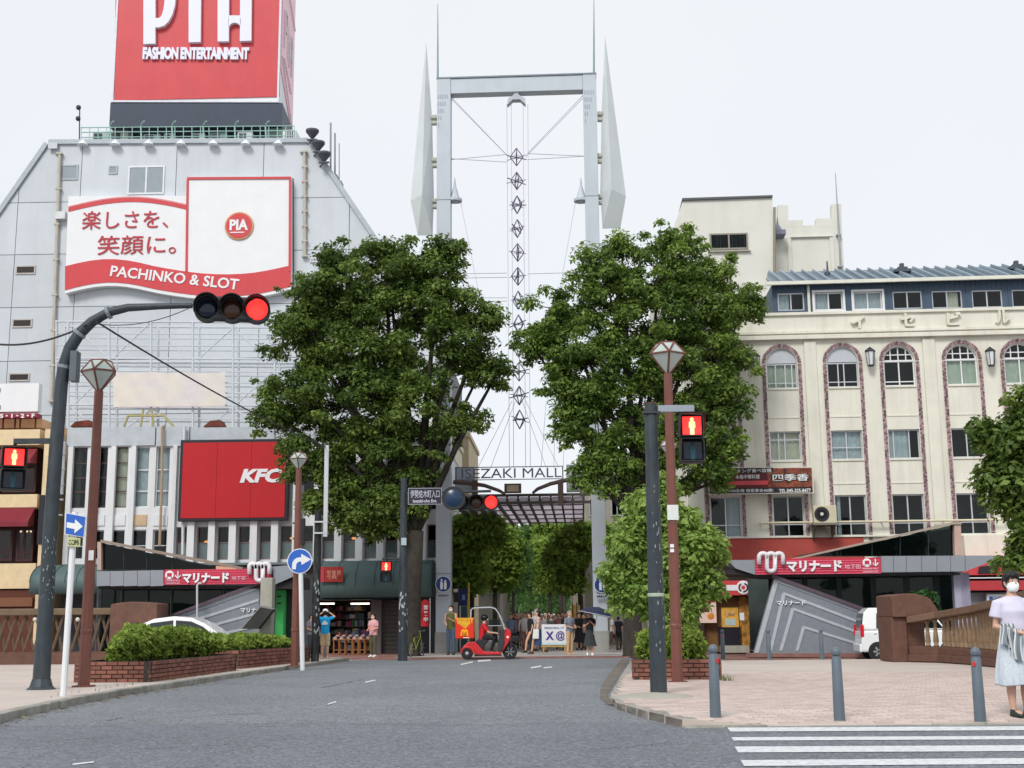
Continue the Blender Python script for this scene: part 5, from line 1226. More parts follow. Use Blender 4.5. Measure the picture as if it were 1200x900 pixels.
# round pedestrian signs on the columns
for x, y in ((519.5, 684.5), (705.5, 685.5)):
    s = thing('pedestrian_sign', 'round blue pedestrians only sign on the ' + ('left' if x < 600 else 'right') + ' steel gate column', 'road sign', base(x, 54.6, .05), R(-3))
    u, z = uv(s, x, y, 0); MB().lathe([(.34, -.03), (.345, -.02), (.345, 0)], 28, (u, 0, z), 'y').build('rim', M['signwhite'], s); MB().lathe([(.315, -.04), (.32, -.031)], 28, (u, 0, z), 'y').build('face', cm('1f3f7c', .4), s)
    mb = MB()
    for dx, h in ((-.07, .2), (.09, .15)):
        mb.ball((u + dx, -.05, z + h * .85), .045, 8, 6); mb.prism([(u + dx - .05, z + h * .55), (u + dx + .05, z + h * .55), (u + dx + .06, z - .05), (u + dx + .05, z - .22), (u + dx - .05, z - .22), (u + dx - .06, z - .05)], -.05, -.041)
    mb.build('figure', M['signwhite'], s)
    a, b_ = uv(s, x - 7, y + 15.5, -.02), uv(s, x + 8, y + 11, -.02); MB().box(a[0], b_[0], -.02, 0, a[1], b_[1]).build('text_plate', cm('b7c0ca', .5), s)
    txt(s, '自転車を除く', cm('20242c', .5), (x - 6, y + 12, x + 7, y + 14.8), -.021, .01, bold=.03)

# canopy behind the gate with name rail
CN = thing('mall_canopy', 'slatted dark canopy roof hung behind the gate with letters on top', 'canopy', base(610, 55.7, .05), R(-3))
zc = uv(CN, 610, 591)[1]; ux0, ux1 = uv(CN, 531, 591)[0], uv(CN, 684, 591)[0]
DPT = 15.0; dk = cm('4a4242', .6); 
nbm = 12
for k in range(nbm + 1):
    u = ux0 + (ux1 - ux0) * k / nbm; MB().box(u - .032, u + .032, .02, DPT, zc, zc + .2).build('beam', dk, CN)
for j in range(6):
    y = .3 + j * (DPT - .6) / 5; MB().box(ux0, ux1, y, y + .12, zc + .205, zc + .26).build('purlin', cm('7a7074', .6), CN)
pn = leafmat('canopy_sheet', (.68, .63, .67), (.82, .78, .82), .75)
for k in range(nbm):
    for j in range(5):
        u = ux0 + (ux1 - ux0) * k / nbm; y = .36 + j * (DPT - .6) / 5; MB().box(u + .01, u + (ux1 - ux0) / nbm - .01, y + .07, y + (DPT - .6) / 5 - .02, zc + .265, zc + .295).build('roof_sheet', pn, CN)
# front truss
a, b_ = uv(CN, 531, 592, -.1), uv(CN, 692, 577.5, -.1); mb = MB()
mb.box(ux0, ux1 + .3, -.1, .0, b_[1] - .12, b_[1]).box(ux0, ux1 + .3, -.1, 0, zc, zc + .12)
for k in range(13): u = ux0 + (ux1 - ux0) * k / 12; mb.box(u - .05, u + .05, -.09, -.01, zc + .12, b_[1] - .12)
mb.build('front_truss', dk, CN)
for k in range(12):
    u = ux0 + (ux1 - ux0) * k / 12; MB().box(u + .06, u + (ux1 - ux0) / 12 - .06, .01, .03, zc + .13, b_[1] - .13).build('front_sheet', pn, CN)
# curved brackets
mb = MB()
for pts in ([(531, 565), (548, 566), (568, 569), (585, 575), (592, 579)], [(690, 559), (662, 563), (645, 567), (630, 573), (624, 578)]):
    c = [uv(CN, x, y, -.3) for x, y in pts]; mb.tube([(p[0], -.3, p[1]) for p in c], [.1, .1, .09, .08, .06], 8)
mb.build('curved_bracket', cm('5c4c48', .6), CN)
for x in (556, 657): qbox('post', cm('54433f', .6), CN, (x - 3, 563, x + 3, 592), -.5, -.2)
mb = MB()
for y in (547.2, 561.8): a, b_ = uv(CN, 534, y + .5, -.25), uv(CN, 660, y - .5, -.25); mb.box(a[0], b_[0], -.28, -.2, a[1], b_[1])
for x in (534.5, 659.5): a, b_ = uv(CN, x - .6, 562, -.25), uv(CN, x + .6, 547, -.25); mb.box(a[0], b_[0], -.285, -.195, a[1], b_[1])
mb.build('name_rail', cm('6f6f7a', .5), CN)
txt(CN, 'ISEZAKI MALL', cm('74748a', .4), (541, 548, 658, 561), -.21, .08)
qbox('mesh_plate', cm('c0cad2', .5), CN, (533, 547, 556, 577), .2, .25); qbox('mesh_plate', cm('b4b8bc', .5), CN, (664, 544, 692, 577), .2, .25)
qbox('speaker_box', cm('5a4a48', .6), CN, (591, 566.5, 610.5, 577.5), -.3, .0); qbox('speaker_face', cm('b8a890', .6, var=.4), CN, (594, 568.5, 608, 576), -.32, -.3)

# ================================================================== poles, lamps, signals, signs
def lantern(par, x, y, z, s):
    """faceted glass lantern: an antiprism cap on a five sided cup"""
    n = 5; top = [(x + .36 * s * math.sin(2 * math.pi * (k + .5) / n), y - .36 * s * math.cos(2 * math.pi * (k + .5) / n), z + 1.0 * s) for k in range(n)]
    mid = [(x + .62 * s * math.sin(2 * math.pi * k / n), y - .62 * s * math.cos(2 * math.pi * k / n), z + .62 * s) for k in range(n)]
    bot = (x, y, z - .12 * s); mb = MB()
    fr = MB(); t = .04 * s
    ln = None; tri = []
    for k in range(n):
        j = (k + 1) % n; tri += [(mid[k], mid[j], top[k]), (top[k], mid[j], top[j]), (mid[k], mid[j], bot)]
        fr.tube([top[k], top[j]], t, 5); fr.tube([mid[k], mid[j]], t, 5); fr.tube([mid[k], bot], t, 5); fr.tube([top[k], mid[k]], t, 5); fr.tube([top[k], mid[j]], t, 5)
    fr.add(top, [tuple(range(n))]); fr.ball((x, y, z + 1.04 * s), .06 * s, 8, 6)
    ln = fr.build('lantern', M['brown_steel'], par)
    for a, b_, c in tri:
        g_ = MB(); ce = (Vector(a) + Vector(b_) + Vector(c)) / 3; cc = Vector((x, y, z + .5 * s)); nn = (ce - cc).normalized() * .006
        vs = [ce + (Vector(q) - ce) * .93 for q in (a, b_, c)]; g_.add([v + nn for v in vs] + [v - nn for v in vs], [(0, 1, 2), (5, 4, 3), (0, 3, 4, 1), (1, 4, 5, 2), (2, 5, 3, 0)]); g_.build('glass_pane', M['lampglass'], ln)
def street_lamp(label, gp, px, pytop, s, r=.085):
    o = thing('street_lamp', label, 'street lamp', (gp.x, gp.y, zg(gp.y) + .10), 0, 'brown street lamps with faceted lanterns')
    h = uv(o, px, pytop)[1]
    MB().tube([(0, 0, 0), (0, 0, h)], [r * 1.25, r * .95], 8).build('pole', M['brown_steel'], o); 
    MB().box(-r * 1.9, r * 1.9, -r * 1.9, r * 1.9, 0, .03).build('base_plate', M['brown_steel'], o)
    MB().lathe([(r * 1.3, .95), (r * 1.35, 1.0), (r * 1.2, 1.03)], 8).build('collar', M['brown_steel'], o)
    lantern(o, 0, 0, h + .12 * s * .4, s); return o
g0 = gnd(98, 805, .1); SLa = street_lamp('brown street lamp with faceted lantern beside white one way sign post', g0, 119, 458, .54)
g0 = gnd(794, 800, .1); SLb = street_lamp('brown street lamp with faceted lantern just right of the dark signal pole', g0, 781, 438, .54)
mb = MB(); h = uv(SLb, 786, 600)[1]; mb.box(-.1, .1, -.105, -.09, h - .15, h + .12); mb.build('sticker', cm('d4dad6', .6), SLb)
for y in (640, 645.5): h = uv(SLb, 786, y)[1]; MB().box(-.07, .0, -.106, -.095, h - .03, h + .03).build('sticker', M['signwhite'], SLb)
h = uv(SLa, 108, 651)[1]; MB().box(0, .09, -.105, -.09, h - .09, h + .09).build('sticker', M['signwhite'], SLa)
b3 = base(346, 35.5); street_lamp('brown street lamp with faceted lantern rising behind the far left planter', b3, 348, 550, .44, .09)
b4 = base(790, 40); street_lamp('partly hidden street lamp lantern behind the red pedestrian signal', b4, 789, 534, .46, .09)

def ped_signal(label, c, w_=.36, h_=.8, rz=0.0, stuff=None):
    """two lens pedestrian signal; c = centre of the housing; returns thing at its top"""
    o = thing('pedestrian_signal', label, 'pedestrian signal', c, rz, 'pedestrian signals showing the red figure')
    for s, lm, nm in ((1, M['redlamp'], 'red_lens'), (-1, M['bluelens'], 'dark_lens')):
        z0 = s * h_ * .26; e = w_ * .5
        MB().box(-e, e, -.02, .2, z0 - h_ * .25, z0 + h_ * .25).build('housing', M['black'], o, bevel=.04)
        v = MB(); n = 3     # visor: open box
        t = .015; d = -.24; q_ = h_ * .235
        v.add([(-e, -.02, z0 + q_), (e, -.02, z0 + q_), (e * .96, d, z0 + q_ * .9), (-e * .96, d, z0 + q_ * .9), (-e, -.02, z0 - q_ * .9), (e, -.02, z0 - q_ * .9), (e * .96, d * .35, z0 - q_ * .9), (-e * .96, d * .35, z0 - q_ * .9)],
              [(0, 1, 2, 3), (0, 3, 7, 4), (1, 5, 6, 2), (4, 7, 6, 5)])
        vo = v.build('visor', M['black'], o); so = vo.modifiers.new('t', 'SOLIDIFY'); so.thickness = t
        ln = MB().box(-e * .78, e * .78, -.035, -.021, z0 - h_ * .19, z0 + h_ * .19).build(nm, lm, o, bevel=.012)
        f_ = MB(); f_.ball((0, -.04, z0 + h_ * .125), (.03, .012, .034), 8, 6); f_.prism([(-.045, z0 + .06), (.045, z0 + .06), (.05, z0 - .03), (.032, z0 - .04), (.032, z0 - .14), (-.032, z0 - .14), (-.032, z0 - .04), (-.05, z0 - .03)], -.05, -.036)
        f_.build('figure', M['figlamp'] if s > 0 else cm('1f4a58', .4), ln)
    MB().box(-.03, .03, .05, .12, h_ * .5, h_ * .5 + .12).build('hanger', M['black'], o); return o
# right dark signal pole
g0 = gnd(772, 811, .13); RPm = thing('signal_pole', 'scuffed dark steel signal pole standing in a concrete collar on right pavement', 'signal pole', (g0.x, g0.y, zg(g0.y) + .13), R(0))
h = uv(RPm, 757.5, 474)[1]
MB().tube([(0, 0, 0), (0, 0, 1.6), (0, 0, h)], [.125, .118, .095], 14, ).build('pole', M['steel_dark'], RPm, auto=True); MB().lathe([(.1, h), (.1, h + .02), (.02, h + .03)], 14).build('cap', cm('5a4030', .7), RPm)
za = uv(RPm, 790, 479)[1]; xa = uv(RPm, 813, 479)[0]
MB().box(.11, xa, -.045, .045, za - .05, za + .05).build('arm', M['grey_steel'], RPm); MB().box(-.12, .14, -.12, .12, za - .08, za - .052).build('arm_clamp', M['steel_dark'], RPm)
mb = MB(); rp_ = random.Random(3)
for k in range(46):
    a = rp_.uniform(-1.9, -.3); z = rp_.uniform(.5, 3.0); rad = .124 - z * .006; s_ = rp_.uniform(.008, .028)
    mb.add([((rad + .003) * math.cos(a + i * s_ / rad * .7) , (rad + .003) * math.sin(a + i * s_ / rad * .7), z + j * s_ * 2.4) for i, j in ((0, 0), (1, .2), (.9, 1), (-.1, .8))], [(0, 1, 2, 3)])
mb.build('torn_sticker', cm('878d8c', .8), RPm, kind='stuff')
MB().lathe([(.125, 1.38), (.126, 1.42), (.122, 1.43)], 14).build('band', cm('9fae9c', .6), RPm)
cx = pt(811, 513.5, g0.y); ped_signal('pedestrian signal with red figure hung from dark pole at right', (cx.x, g0.y - .0, cx.z), .37, .73)
# left signal pole with long curved arm
g0 = gnd(48, 808, .1); LP_ = thing('signal_pole', 'dark steel signal pole at left with long arm curving over the road', 'signal pole', (g0.x, g0.y, zg(g0.y) + .10), 0)
pth = [uv(LP_, x, y) for x, y in ((48, 806), (52, 740), (59, 620), (66, 520), (72, 450), (75, 430), (82, 408), (93, 391), (108, 377), (127, 366), (150, 360.5), (185, 359), (225, 358))]
MB().tube([(a, 0, max(b_, 0)) for a, b_ in pth], [.15, .135, .125, .12, .115, .115, .11, .105, .095, .085, .075, .06, .05], 14).build('pole', M['steel_dark'], LP_, auto=True)
MB().lathe([(.26, 0), (.2, .05), (.16, .18)], 10).build('base_flare', M['steel_dark'], LP_)
for i in (5, 7, 9): mb = MB(); p = pth[i]; d = Vector((pth[i + 1][0] - pth[i - 1][0], 0, pth[i + 1][1] - pth[i - 1][1])).normalized(); mb.tube([Vector((p[0], 0, p[1])) - d * .03, Vector((p[0], 0, p[1])) + d * .03], .125, 12); mb.build('band', cm('7d868c', .5), LP_)
p = uv(LP_, 85, 428, -.02); MB().box(p[0] - .02, p[0] + .1, -.12, .1, p[1] - .3, p[1] + .25).build('control_box', cm('5a6268', .5), LP_)
za = uv(LP_, 40, 517)[1]; xa = uv(LP_, 17, 517)[0]; xb = uv(LP_, 62, 517)[0]; MB().box(xa, xb, -.05, .05, za - .045, za + .045).build('side_arm', M['steel_dark'], LP_)
mb = MB(); rp_ = random.Random(5)
for k in range(40):
    a = rp_.uniform(-1.9, -.3); z = rp_.uniform(1.5, 2.6); xo = uv(LP_, 52, 740)[0] * min(1, z / 1.2) * 1.0; rad = .14
    zz = z; i_ = 1; 
    while pth[i_ + 1][1] < zz: i_ += 1
    t = (zz - pth[i_][1]) / (pth[i_ + 1][1] - pth[i_][1]); xo = pth[i_][0] + (pth[i_ + 1][0] - pth[i_][0]) * t; s_ = rp_.uniform(.008, .025)
    mb.add([(xo + rad * math.cos(a + i * s_ / rad), rad * math.sin(a + i * s_ / rad), z + j * s_ * 2.4) for i, j in ((0, 0), (1, .2), (.9, 1), (-.1, .8))], [(0, 1, 2, 3)])
mb.build('torn_sticker', cm('878d8c', .8), LP_, kind='stuff')
cx = pt(16, 549, g0.y); ped_signal('pedestrian signal with red figure hung from the left curved pole', (cx.x, g0.y, cx.z), .42, .78, R(22))

def car_signal(label, c, r, rz=0.0, order=('blue', 'amber', 'red'), pitch=None, group='three lens traffic lights'):
    o = thing('traffic_light', label, 'traffic light', c, rz, group); d = pitch or r * 2.12
    MB().box(-d * 1.0, d * 1.0, 0, .16, -r * .98, r * .98).build('housing', M['black'], o, bevel=.05)
    for k, nm in enumerate(order):
        x = (k - 1) * d; lm = {'red': M['redlamp'], 'amber': M['amberlens'], 'blue': M['bluelens']}[nm]
        bk = MB(); bk.lathe([(r * 1.05, .01), (r * 1.06, .2), (r * .6, .24)], 24, (x, 0, 0), 'y'); bk.build('lens_housing', M['black'], o, auto=True)
        ln = MB().lathe([(r * .2, -.03), (r * .6, -.018), (r * .86, .006)], 24, (x, 0, 0), 'y').build(nm + '_lens', lm, o, smooth=True)
        v = MB(); n = 24; vs = []
        for i in range(n + 1):
            a = R(-20 + 220 * i / n); dp_ = -.26 * (.35 + .65 * max(0, math.sin(a)) ** .5) * (r / .19)
            vs += [(x + r * math.cos(a), .0, r * math.sin(a)), (x + r * .99 * math.cos(a), dp_, r * .99 * math.sin(a) - .03)]
        v.add(vs, [(2 * i, 2 * i + 1, 2 * i + 3, 2 * i + 2) for i in range(n)]); vo = v.build('visor', M['black'], o, smooth=True); so = vo.modifiers.new('t', 'SOLIDIFY'); so.thickness = .012
    return o
c = pt(272, 361.5, g0.y); s1 = car_signal('large horizontal traffic light showing red, hung at the end of curved arm', (c.x, g0.y, c.z), .235, R(10), pitch=.44)
c = pt(558, 588.5, 44.5); s2 = car_signal('small horizontal traffic light showing red, below the mall gate letters', (c.x, 44.5, c.z), .27, R(0), pitch=.52)
dsc = thing('back_plate_disc', 'large dark blue round disc beside the far traffic light', 'disc', (pt(531.5, 584, 44.2).x, 44.2, pt(531.5, 584, 44.2).z), 0)
MB().lathe([(.02, -.12), (.2, -.09), (.36, -.03), (.40, 0)], 28, (0, 0, 0), 'y').build('dome', cm('1f3550', .25), dsc, smooth=True); MB().lathe([(.40, .001), (.42, .0), (.42, -.05), (.40, -.05)], 28, (0, 0, 0), 'y').build('rim', M['black'], dsc)
# pole that carries the far traffic light, street name plate and pedestrian signal
FP = thing('signal_pole', 'slim dark signal pole beside the left tree trunk with stickers', 'signal pole', base(472, 45), 0)
h = uv(FP, 474, 560)[1]; MB().tube([(0, 0, 0), (0, 0, 2.4), (0, 0, h)], [.17, .15, .11], 10).build('pole', M['steel_dark'], FP, auto=True)
z1 = uv(FP, 540, 578)[1]; x1_ = uv(FP, 582, 578)[0]; MB().tube([(0, 0, z1), (x1_ - .2, -.2, z1 + .05)], .05, 8).build('arm', M['steel_dark'], FP)
z2 = uv(FP, 455, 655)[1]; x2_ = uv(FP, 448, 655)[0]; MB().tube([(0, 0, z2), (x2_, 0, z2)], .04, 6).build('side_arm', M['steel_dark'], FP)
p = uv(FP, 473, 635, -.14); MB().box(p[0] - .08, p[0] + .1, -.2, -.14, p[1] - .12, p[1] + .14).build('meter_box', cm('a8b8c0', .5), FP)
mb = MB(); rp_ = random.Random(8)
for k in range(26): a = rp_.uniform(-2.6, -.4); z = rp_.uniform(.9, 2.3); s_ = .04; mb.add([(.17 * math.cos(a + i * .3), .17 * math.sin(a + i * .3), z + j * .1) for i, j in ((0, 0), (1, .1), (1, 1), (0, .9))], [(0, 1, 2, 3)])
mb.build('torn_sticker', cm('a9aeb0', .8), FP, kind='stuff')
c = pt(453, 670, 45); ped_signal('small pedestrian signal with red figure in front of the awning', (c.x, 44.85, c.z), .40, .72)
NP = thing('street_name_plate', 'dark street name plate with white characters below the left tree crown', 'street sign', base(498, 44.8), 0)
qbox('plate', cm('2c2436', .5), NP, (479, 572.5, 517, 590.5), -.03, .03, bevel=.01)
mb = MB(); a, b_ = uv(NP, 478, 591.5, -.04), uv(NP, 518, 571.5, -.04); e = .03; mb.box(a[0], b_[0], -.045, .02, a[1], a[1] + e).box(a[0], b_[0], -.045, .02, b_[1] - e, b_[1]).box(a[0], a[0] + e, -.045, .02, a[1] + e, b_[1] - e).box(b_[0] - e, b_[0], -.045, .02, a[1] + e, b_[1] - e); mb.build('rim', cm('8d8f98', .4), NP)
txt(NP, '伊勢佐木町入口', cm('c9ccd8', .4), (481, 574, 515, 583.5), -.032, .01); txt(NP, 'Isezaki-cho Ent.', cm('c9ccd8', .4), (484, 585, 512, 589), -.032, .01, bold=.02)

# one way sign at left
g0 = gnd(73, 816, .1); OW = thing('one_way_sign', 'blue one way arrow sign with small yellow plate on white post', 'road sign', (g0.x, g0.y, zg(g0.y) + .10), R(0))
p = [uv(OW, x, y, .04) for x, y in ((72, 816), (88, 600))]; MB().tube([(0, .04, 0), (p[1][0], .04, p[1][1])], .05, 10).build('post', M['white_steel'], OW)
qpoly('plate', M['signwhite'], OW, [(75.5, 626), (77, 600.5), (101, 605), (98.5, 630)], -.045, -.02); qpoly('blue_face', M['signblue'], OW, [(76.5, 625.2), (77.8, 601.6), (100, 605.8), (97.6, 629)], -.052, -.045)
qpoly('arrow', M['signwhite'], OW, [(78.4, 611.8), (87.6, 613.4), (88, 608.5), (97, 617), (87, 625), (87.4, 620), (78, 618.2)], -.06, -.052)
qpoly('sub_plate', cm('b9bd8c', .5), OW, [(79, 629), (94, 630.5), (93.5, 641), (78.6, 640)], -.045, -.02); txt(OW, 'ここから', cm('3c4030', .5), (80.5, 632, 92.5, 638.5), -.046, .008, bold=.03)
# keep right sign
KR = thing('round_arrow_sign', 'round blue sign with bent white arrow on white post behind planter', 'road sign', base(356, 35), R(0))
p = uv(KR, 352, 645, .05); MB().tube([(uv(KR, 355, 760, .05)[0], .05, 0), (p[0], .05, p[1])], .065, 10).build('post', M['white_steel'], KR)
cx, cz = uv(KR, 351.2, 657.5, 0); rs_ = .345
MB().lathe([(rs_, -.012), (rs_, .01)], 32, (cx, 0, cz), 'y').build('plate', M['signwhite'], KR); MB().lathe([(rs_ * .93, -.02), (rs_ * .93, -.0125)], 32, (cx, 0, cz), 'y').build('blue_face', M['signblue'], KR)
def kp(x, y): return uv(KR, x, y, -.03)
o_ = [(342, 667), (342.5, 660), (344.5, 656), (348, 653.6), (353, 653), (353, 649), (364.5, 655.5), (353.5, 662), (353, 658), (350, 658.3), (347.4, 660.5), (346.6, 667.2)]
qpoly('arrow', M['signwhite'], KR, o_, -.028, -.0205)
bs = thing('traffic_light', 'dark traffic signal seen from behind beside the round arrow sign', 'traffic light', base(356, 36.5), R(0))
qbox('housing', M['black'], bs, (349, 607, 357, 638), -.1, .1, bevel=.02); qbox('bracket', M['black'], bs, (343, 612, 349, 614), -.02, .02); qbox('bracket', M['black'], bs, (343, 630, 349, 632), -.02, .02)
# tall black pole with a grey steel post strapped to it
BPo = thing('signal_pole', 'black signal pole with stickers standing at the far end of left kerb', 'signal pole', base(371, 40.5, .1), 0)
h = uv(BPo, 373, 598)[1]; p0 = uv(BPo, 369, 772)[0]
MB().tube([(p0, 0, 0), (uv(BPo, 372, 640)[0], 0, h * .7), (uv(BPo, 373, 598)[0], 0, h)], [.13, .12, .11], 10).build('pole', cm('16191c', .5, dirt=.5, dcol=(.15, .15, .15), streak=(5, 5, 2)), BPo, auto=True)
a, b_ = uv(BPo, 381, 640, -.15), uv(BPo, 381, 522, -.15); MB().box(a[0] - .065, a[0] + .065, -.2, -.1, a[1] + .3, b_[1]).build('channel_post', M['alu'], BPo)
for y in (612, 625): z = uv(BPo, 376, y)[1]; MB().box(uv(BPo, 369, y)[0] - .02, a[0] + .07, -.21, .14, z - .025, z + .025).build('strap', M['alu'], BPo)
mb = MB(); rp_ = random.Random(9)
for k in range(24): a = rp_.uniform(-2.6, -.4); z = rp_.uniform(.7, 2.6); mb.add([(p0 + .03 + .135 * math.cos(a + i * .3), .135 * math.sin(a + i * .3), z + j * .1) for i, j in ((0, 0), (1, .1), (1, 1), (0, .9))], [(0, 1, 2, 3)])
mb.build('torn_sticker', cm('8f9496', .8), BPo, kind='stuff')
# small pole with banner plate left of the mall and red flag
BL = thing('blue_banner_post', 'yellow post carrying a dark blue banner inside the mall entrance', 'banner post', base(545, 58, .05), 0)
qbox('banner', cm('16225c', .6), BL, (538.5, 690, 547.5, 710), -.05, 0); qbox('banner_mark', cm('6f86b8', .6), BL, (541.5, 697, 545, 703), -.06, -.05)
for x, c in ((549.5, 'c2a63c'), (537.5, '3a3a3c')): qbox('post', cm(c, .5), BL, (x - 1, 683, x + 1, 765), -.05, .03)
qbox('lit_sign', cm('d8d4c0', .5), BL, (531.5, 690, 537, 694), -.05, .1); qbox('dark_sign', M['black'], BL, (531.5, 694.2, 537, 706), -.05, .1); qbox('base_box', cm('2b4a58', .6), BL, (540, 710.5, 547, 765), -.04, .25)
FL = thing('red_flag_banner', 'upright red advertising flag with white characters near the left column', 'flag banner', base(499, 52, .05), R(10))
mb = MB(); n = 10; vs = []
for i in range(n + 1):
    for j in range(5):
        x = 493 + 10 * j / 4 + 1.2 * math.sin(i * .6); y = 702 + 32 * i / n; 
        if i == 0: y += 6 * abs(j / 4 - .55)
        p = uv(FL, x, y, 0); vs.append((p[0], .05 * math.sin(j * 1.4 + i * .8), p[1]))
mb.add(vs, [(i * 5 + j, i * 5 + j + 1, (i + 1) * 5 + j + 1, (i + 1) * 5 + j) for i in range(n) for j in range(4)]); mb.build('cloth', cm('c02a34', .8), FL, smooth=True)
for k, ch in enumerate('営業中'): txt(FL, ch, M['signwhite'], (496.5, 709 + k * 7, 501.5, 714.5 + k * 7), -.07, .01, bold=.03)
p = uv(FL, 504, 765); MB().tube([(p[0], .05, 0), (p[0], .05, uv(FL, 504, 701)[1])], .02, 6).build('pole', cm('d0d0d0', .5), FL)
OS = thing('orange_sign_stand', 'orange and white sign stand on the pavement by the left column', 'sign stand', base(486, 51, .05), R(12))
qbox('board', cm('c86a2a', .6), OS, (481, 728, 492, 746), -.04, 0, bevel=.01); qbox('board_face', cm('2f3a30', .6), OS, (482.5, 734, 490.5, 744), -.05, -.04); qbox('frame', cm('4a4038', .6), OS, (482, 746, 491, 764), -.02, .1)
BK = thing('parked_bicycle', 'dark bicycle parked beside the mossy trunk of left tree', 'bicycle', base(488, 49.5, .05), R(70))
for x in (-.5, .52):
    mb = MB(); mb.tube([(x + .3 * math.cos(2 * math.pi * k / 18), 0, .31 + .3 * math.sin(2 * math.pi * k / 18)) for k in range(19)], .022, 5, False); wh = mb.build('wheel', M['rubber'], BK)
    mb = MB()
    for k in range(8): mb.tube([(x, 0, .31), (x + .29 * math.cos(k * math.pi / 4), 0, .31 + .29 * math.sin(k * math.pi / 4))], .006, 3)
    mb.build('spokes', M['alu'], wh)
mb = MB(); mb.tube([(-.5, 0, .31), (-.05, 0, .28), (.36, 0, .75), (-.18, 0, .72), (-.05, 0, .28)], .018, 6); mb.tube([(-.5, 0, .31), (-.18, 0, .72)], .014, 6); mb.tube([(.52, 0, .31), (.34, 0, .92)], .018, 6); mb.build('frame', cm('8a9a3a', .4), BK)
MB().ball((-.2, 0, .84), (.14, .07, .04), 10, 6).build('saddle', M['black'], BK); MB().tube([(.22, -.25, .98), (.33, 0, .96), (.22, .25, .98)], .016, 6).build('handlebar', M['chrome'], BK)

# overhead cables
def cable(label, a, b_, sag, r=.02, n=16):
    mb = MB(); pts = [a.lerp(b_, k / n) - Vector((0, 0, sag * 4 * (k / n) * (1 - k / n))) for k in range(n + 1)]
    mid = pts[n // 2]; o = mb; mb.tube([p - mid for p in pts], r, 6); ob = mb.build('overhead_cable', M['black'], None, loc=mid); tag(ob, label, 'cable'); return ob
dL = LP_.location.y
cable('black cable running from curved signal arm down to the grey channel post', pt(113, 377, dL - .12), pt(381, 523, 40.3), .15)
cable('black cable entering at the left edge and tied to the curved pole', pt(-40, 395, 24), pt(101, 381, dL - .12), .25)
cable('thin wire slung under the curved signal arm', pt(109, 379, dL - .1), pt(222, 361, dL - .1), .14, .008)

# bollards
def bollard_proto(label, gp, h):
    o = thing('bollard', label, 'bollard', (gp.x, gp.y, zg(gp.y) + .10), 0, 'grey steel bollards on the right pavement')
    MB().lathe([(.062, 0), (.06, .2), (.053, h - .13), (.046, h - .115), (.046, h - .1)], 16).build('post', M['bollard'], o, auto=True)
    MB().ball((0, 0, h - .055), .055, 14, 10).build('ball_cap', M['bollard'], o, smooth=True)
    MB().lathe([(.075, 0), (.07, .015)], 16).build('base_ring', M['concrete'], o)
    return o
def reflector(o, h, a):
    mb = MB(); mb.box(-.018, .018, -.012, 0, -.024, .024)
    r_ = mb.build('reflector', cm('d02a2a', .3), o, loc=(.054 * math.sin(a), -.054 * math.cos(a), h - .18), rot=(0, 0, a), bevel=.008)
b0 = bollard_proto('nearest grey bollard with red reflector before the brick planter', gnd(838.5, 839, .1), .80); reflector(b0, .80, R(38)); b0.location.z = zg(b0.location.y) + hp(b0.location.x, b0.location.y)
for lab, px, py, rf, tilt in (('grey bollard at the kerb in front of the zebra crossing, without reflector', 984, 846, 0, 0), ('grey bollard with red reflector on its left side, beside the masked person', 1149, 846, -40, 0)):
    g_ = gnd(px, py, .03); c = copy_tree(b0, None, (g_.x, g_.y, zg(g_.y) + hp(g_.x, g_.y)), 0, lab); c.rotation_euler = (0, R(tilt), 0)
    for ch in list(c.children):
        if ch.name.startswith('reflector'): bpy.data.objects.remove(ch)
    if rf: reflector(c, .80, R(rf))
for lab, px, py, rf in (('far grey bollard with red reflector in front of the eatery door', 847.5, 773, -20), ('far grey bollard standing before the lower left corner of stair wall', 901.5, 774, 0), ('far grey bollard standing before the middle of the striped stair wall', 963.5, 773.5, 0)):
    g_ = gnd(px, py, .1); c = copy_tree(b0, None, (g_.x, g_.y, zg(g_.y) + .1), 0, lab); c.scale = (1.1, 1.1, 1.12)
    for ch in list(c.children):
        if ch.name.startswith('reflector'): bpy.data.objects.remove(ch)
    if rf: reflector(c, .80, R(rf))
g_ = gnd(380, 771, .1); c = copy_tree(b0, None, (g_.x, g_.y, zg(g_.y) + .1), 0, 'dark bollard at the far end of left pavement before the blue shirt'); c['group'] = 'grey steel bollards on the right pavement'; del c['group']; c.scale = (1.2, 1.2, 1.1)
for ch in list(c.children):
    if ch.name.startswith('reflector'): bpy.data.objects.remove(ch)

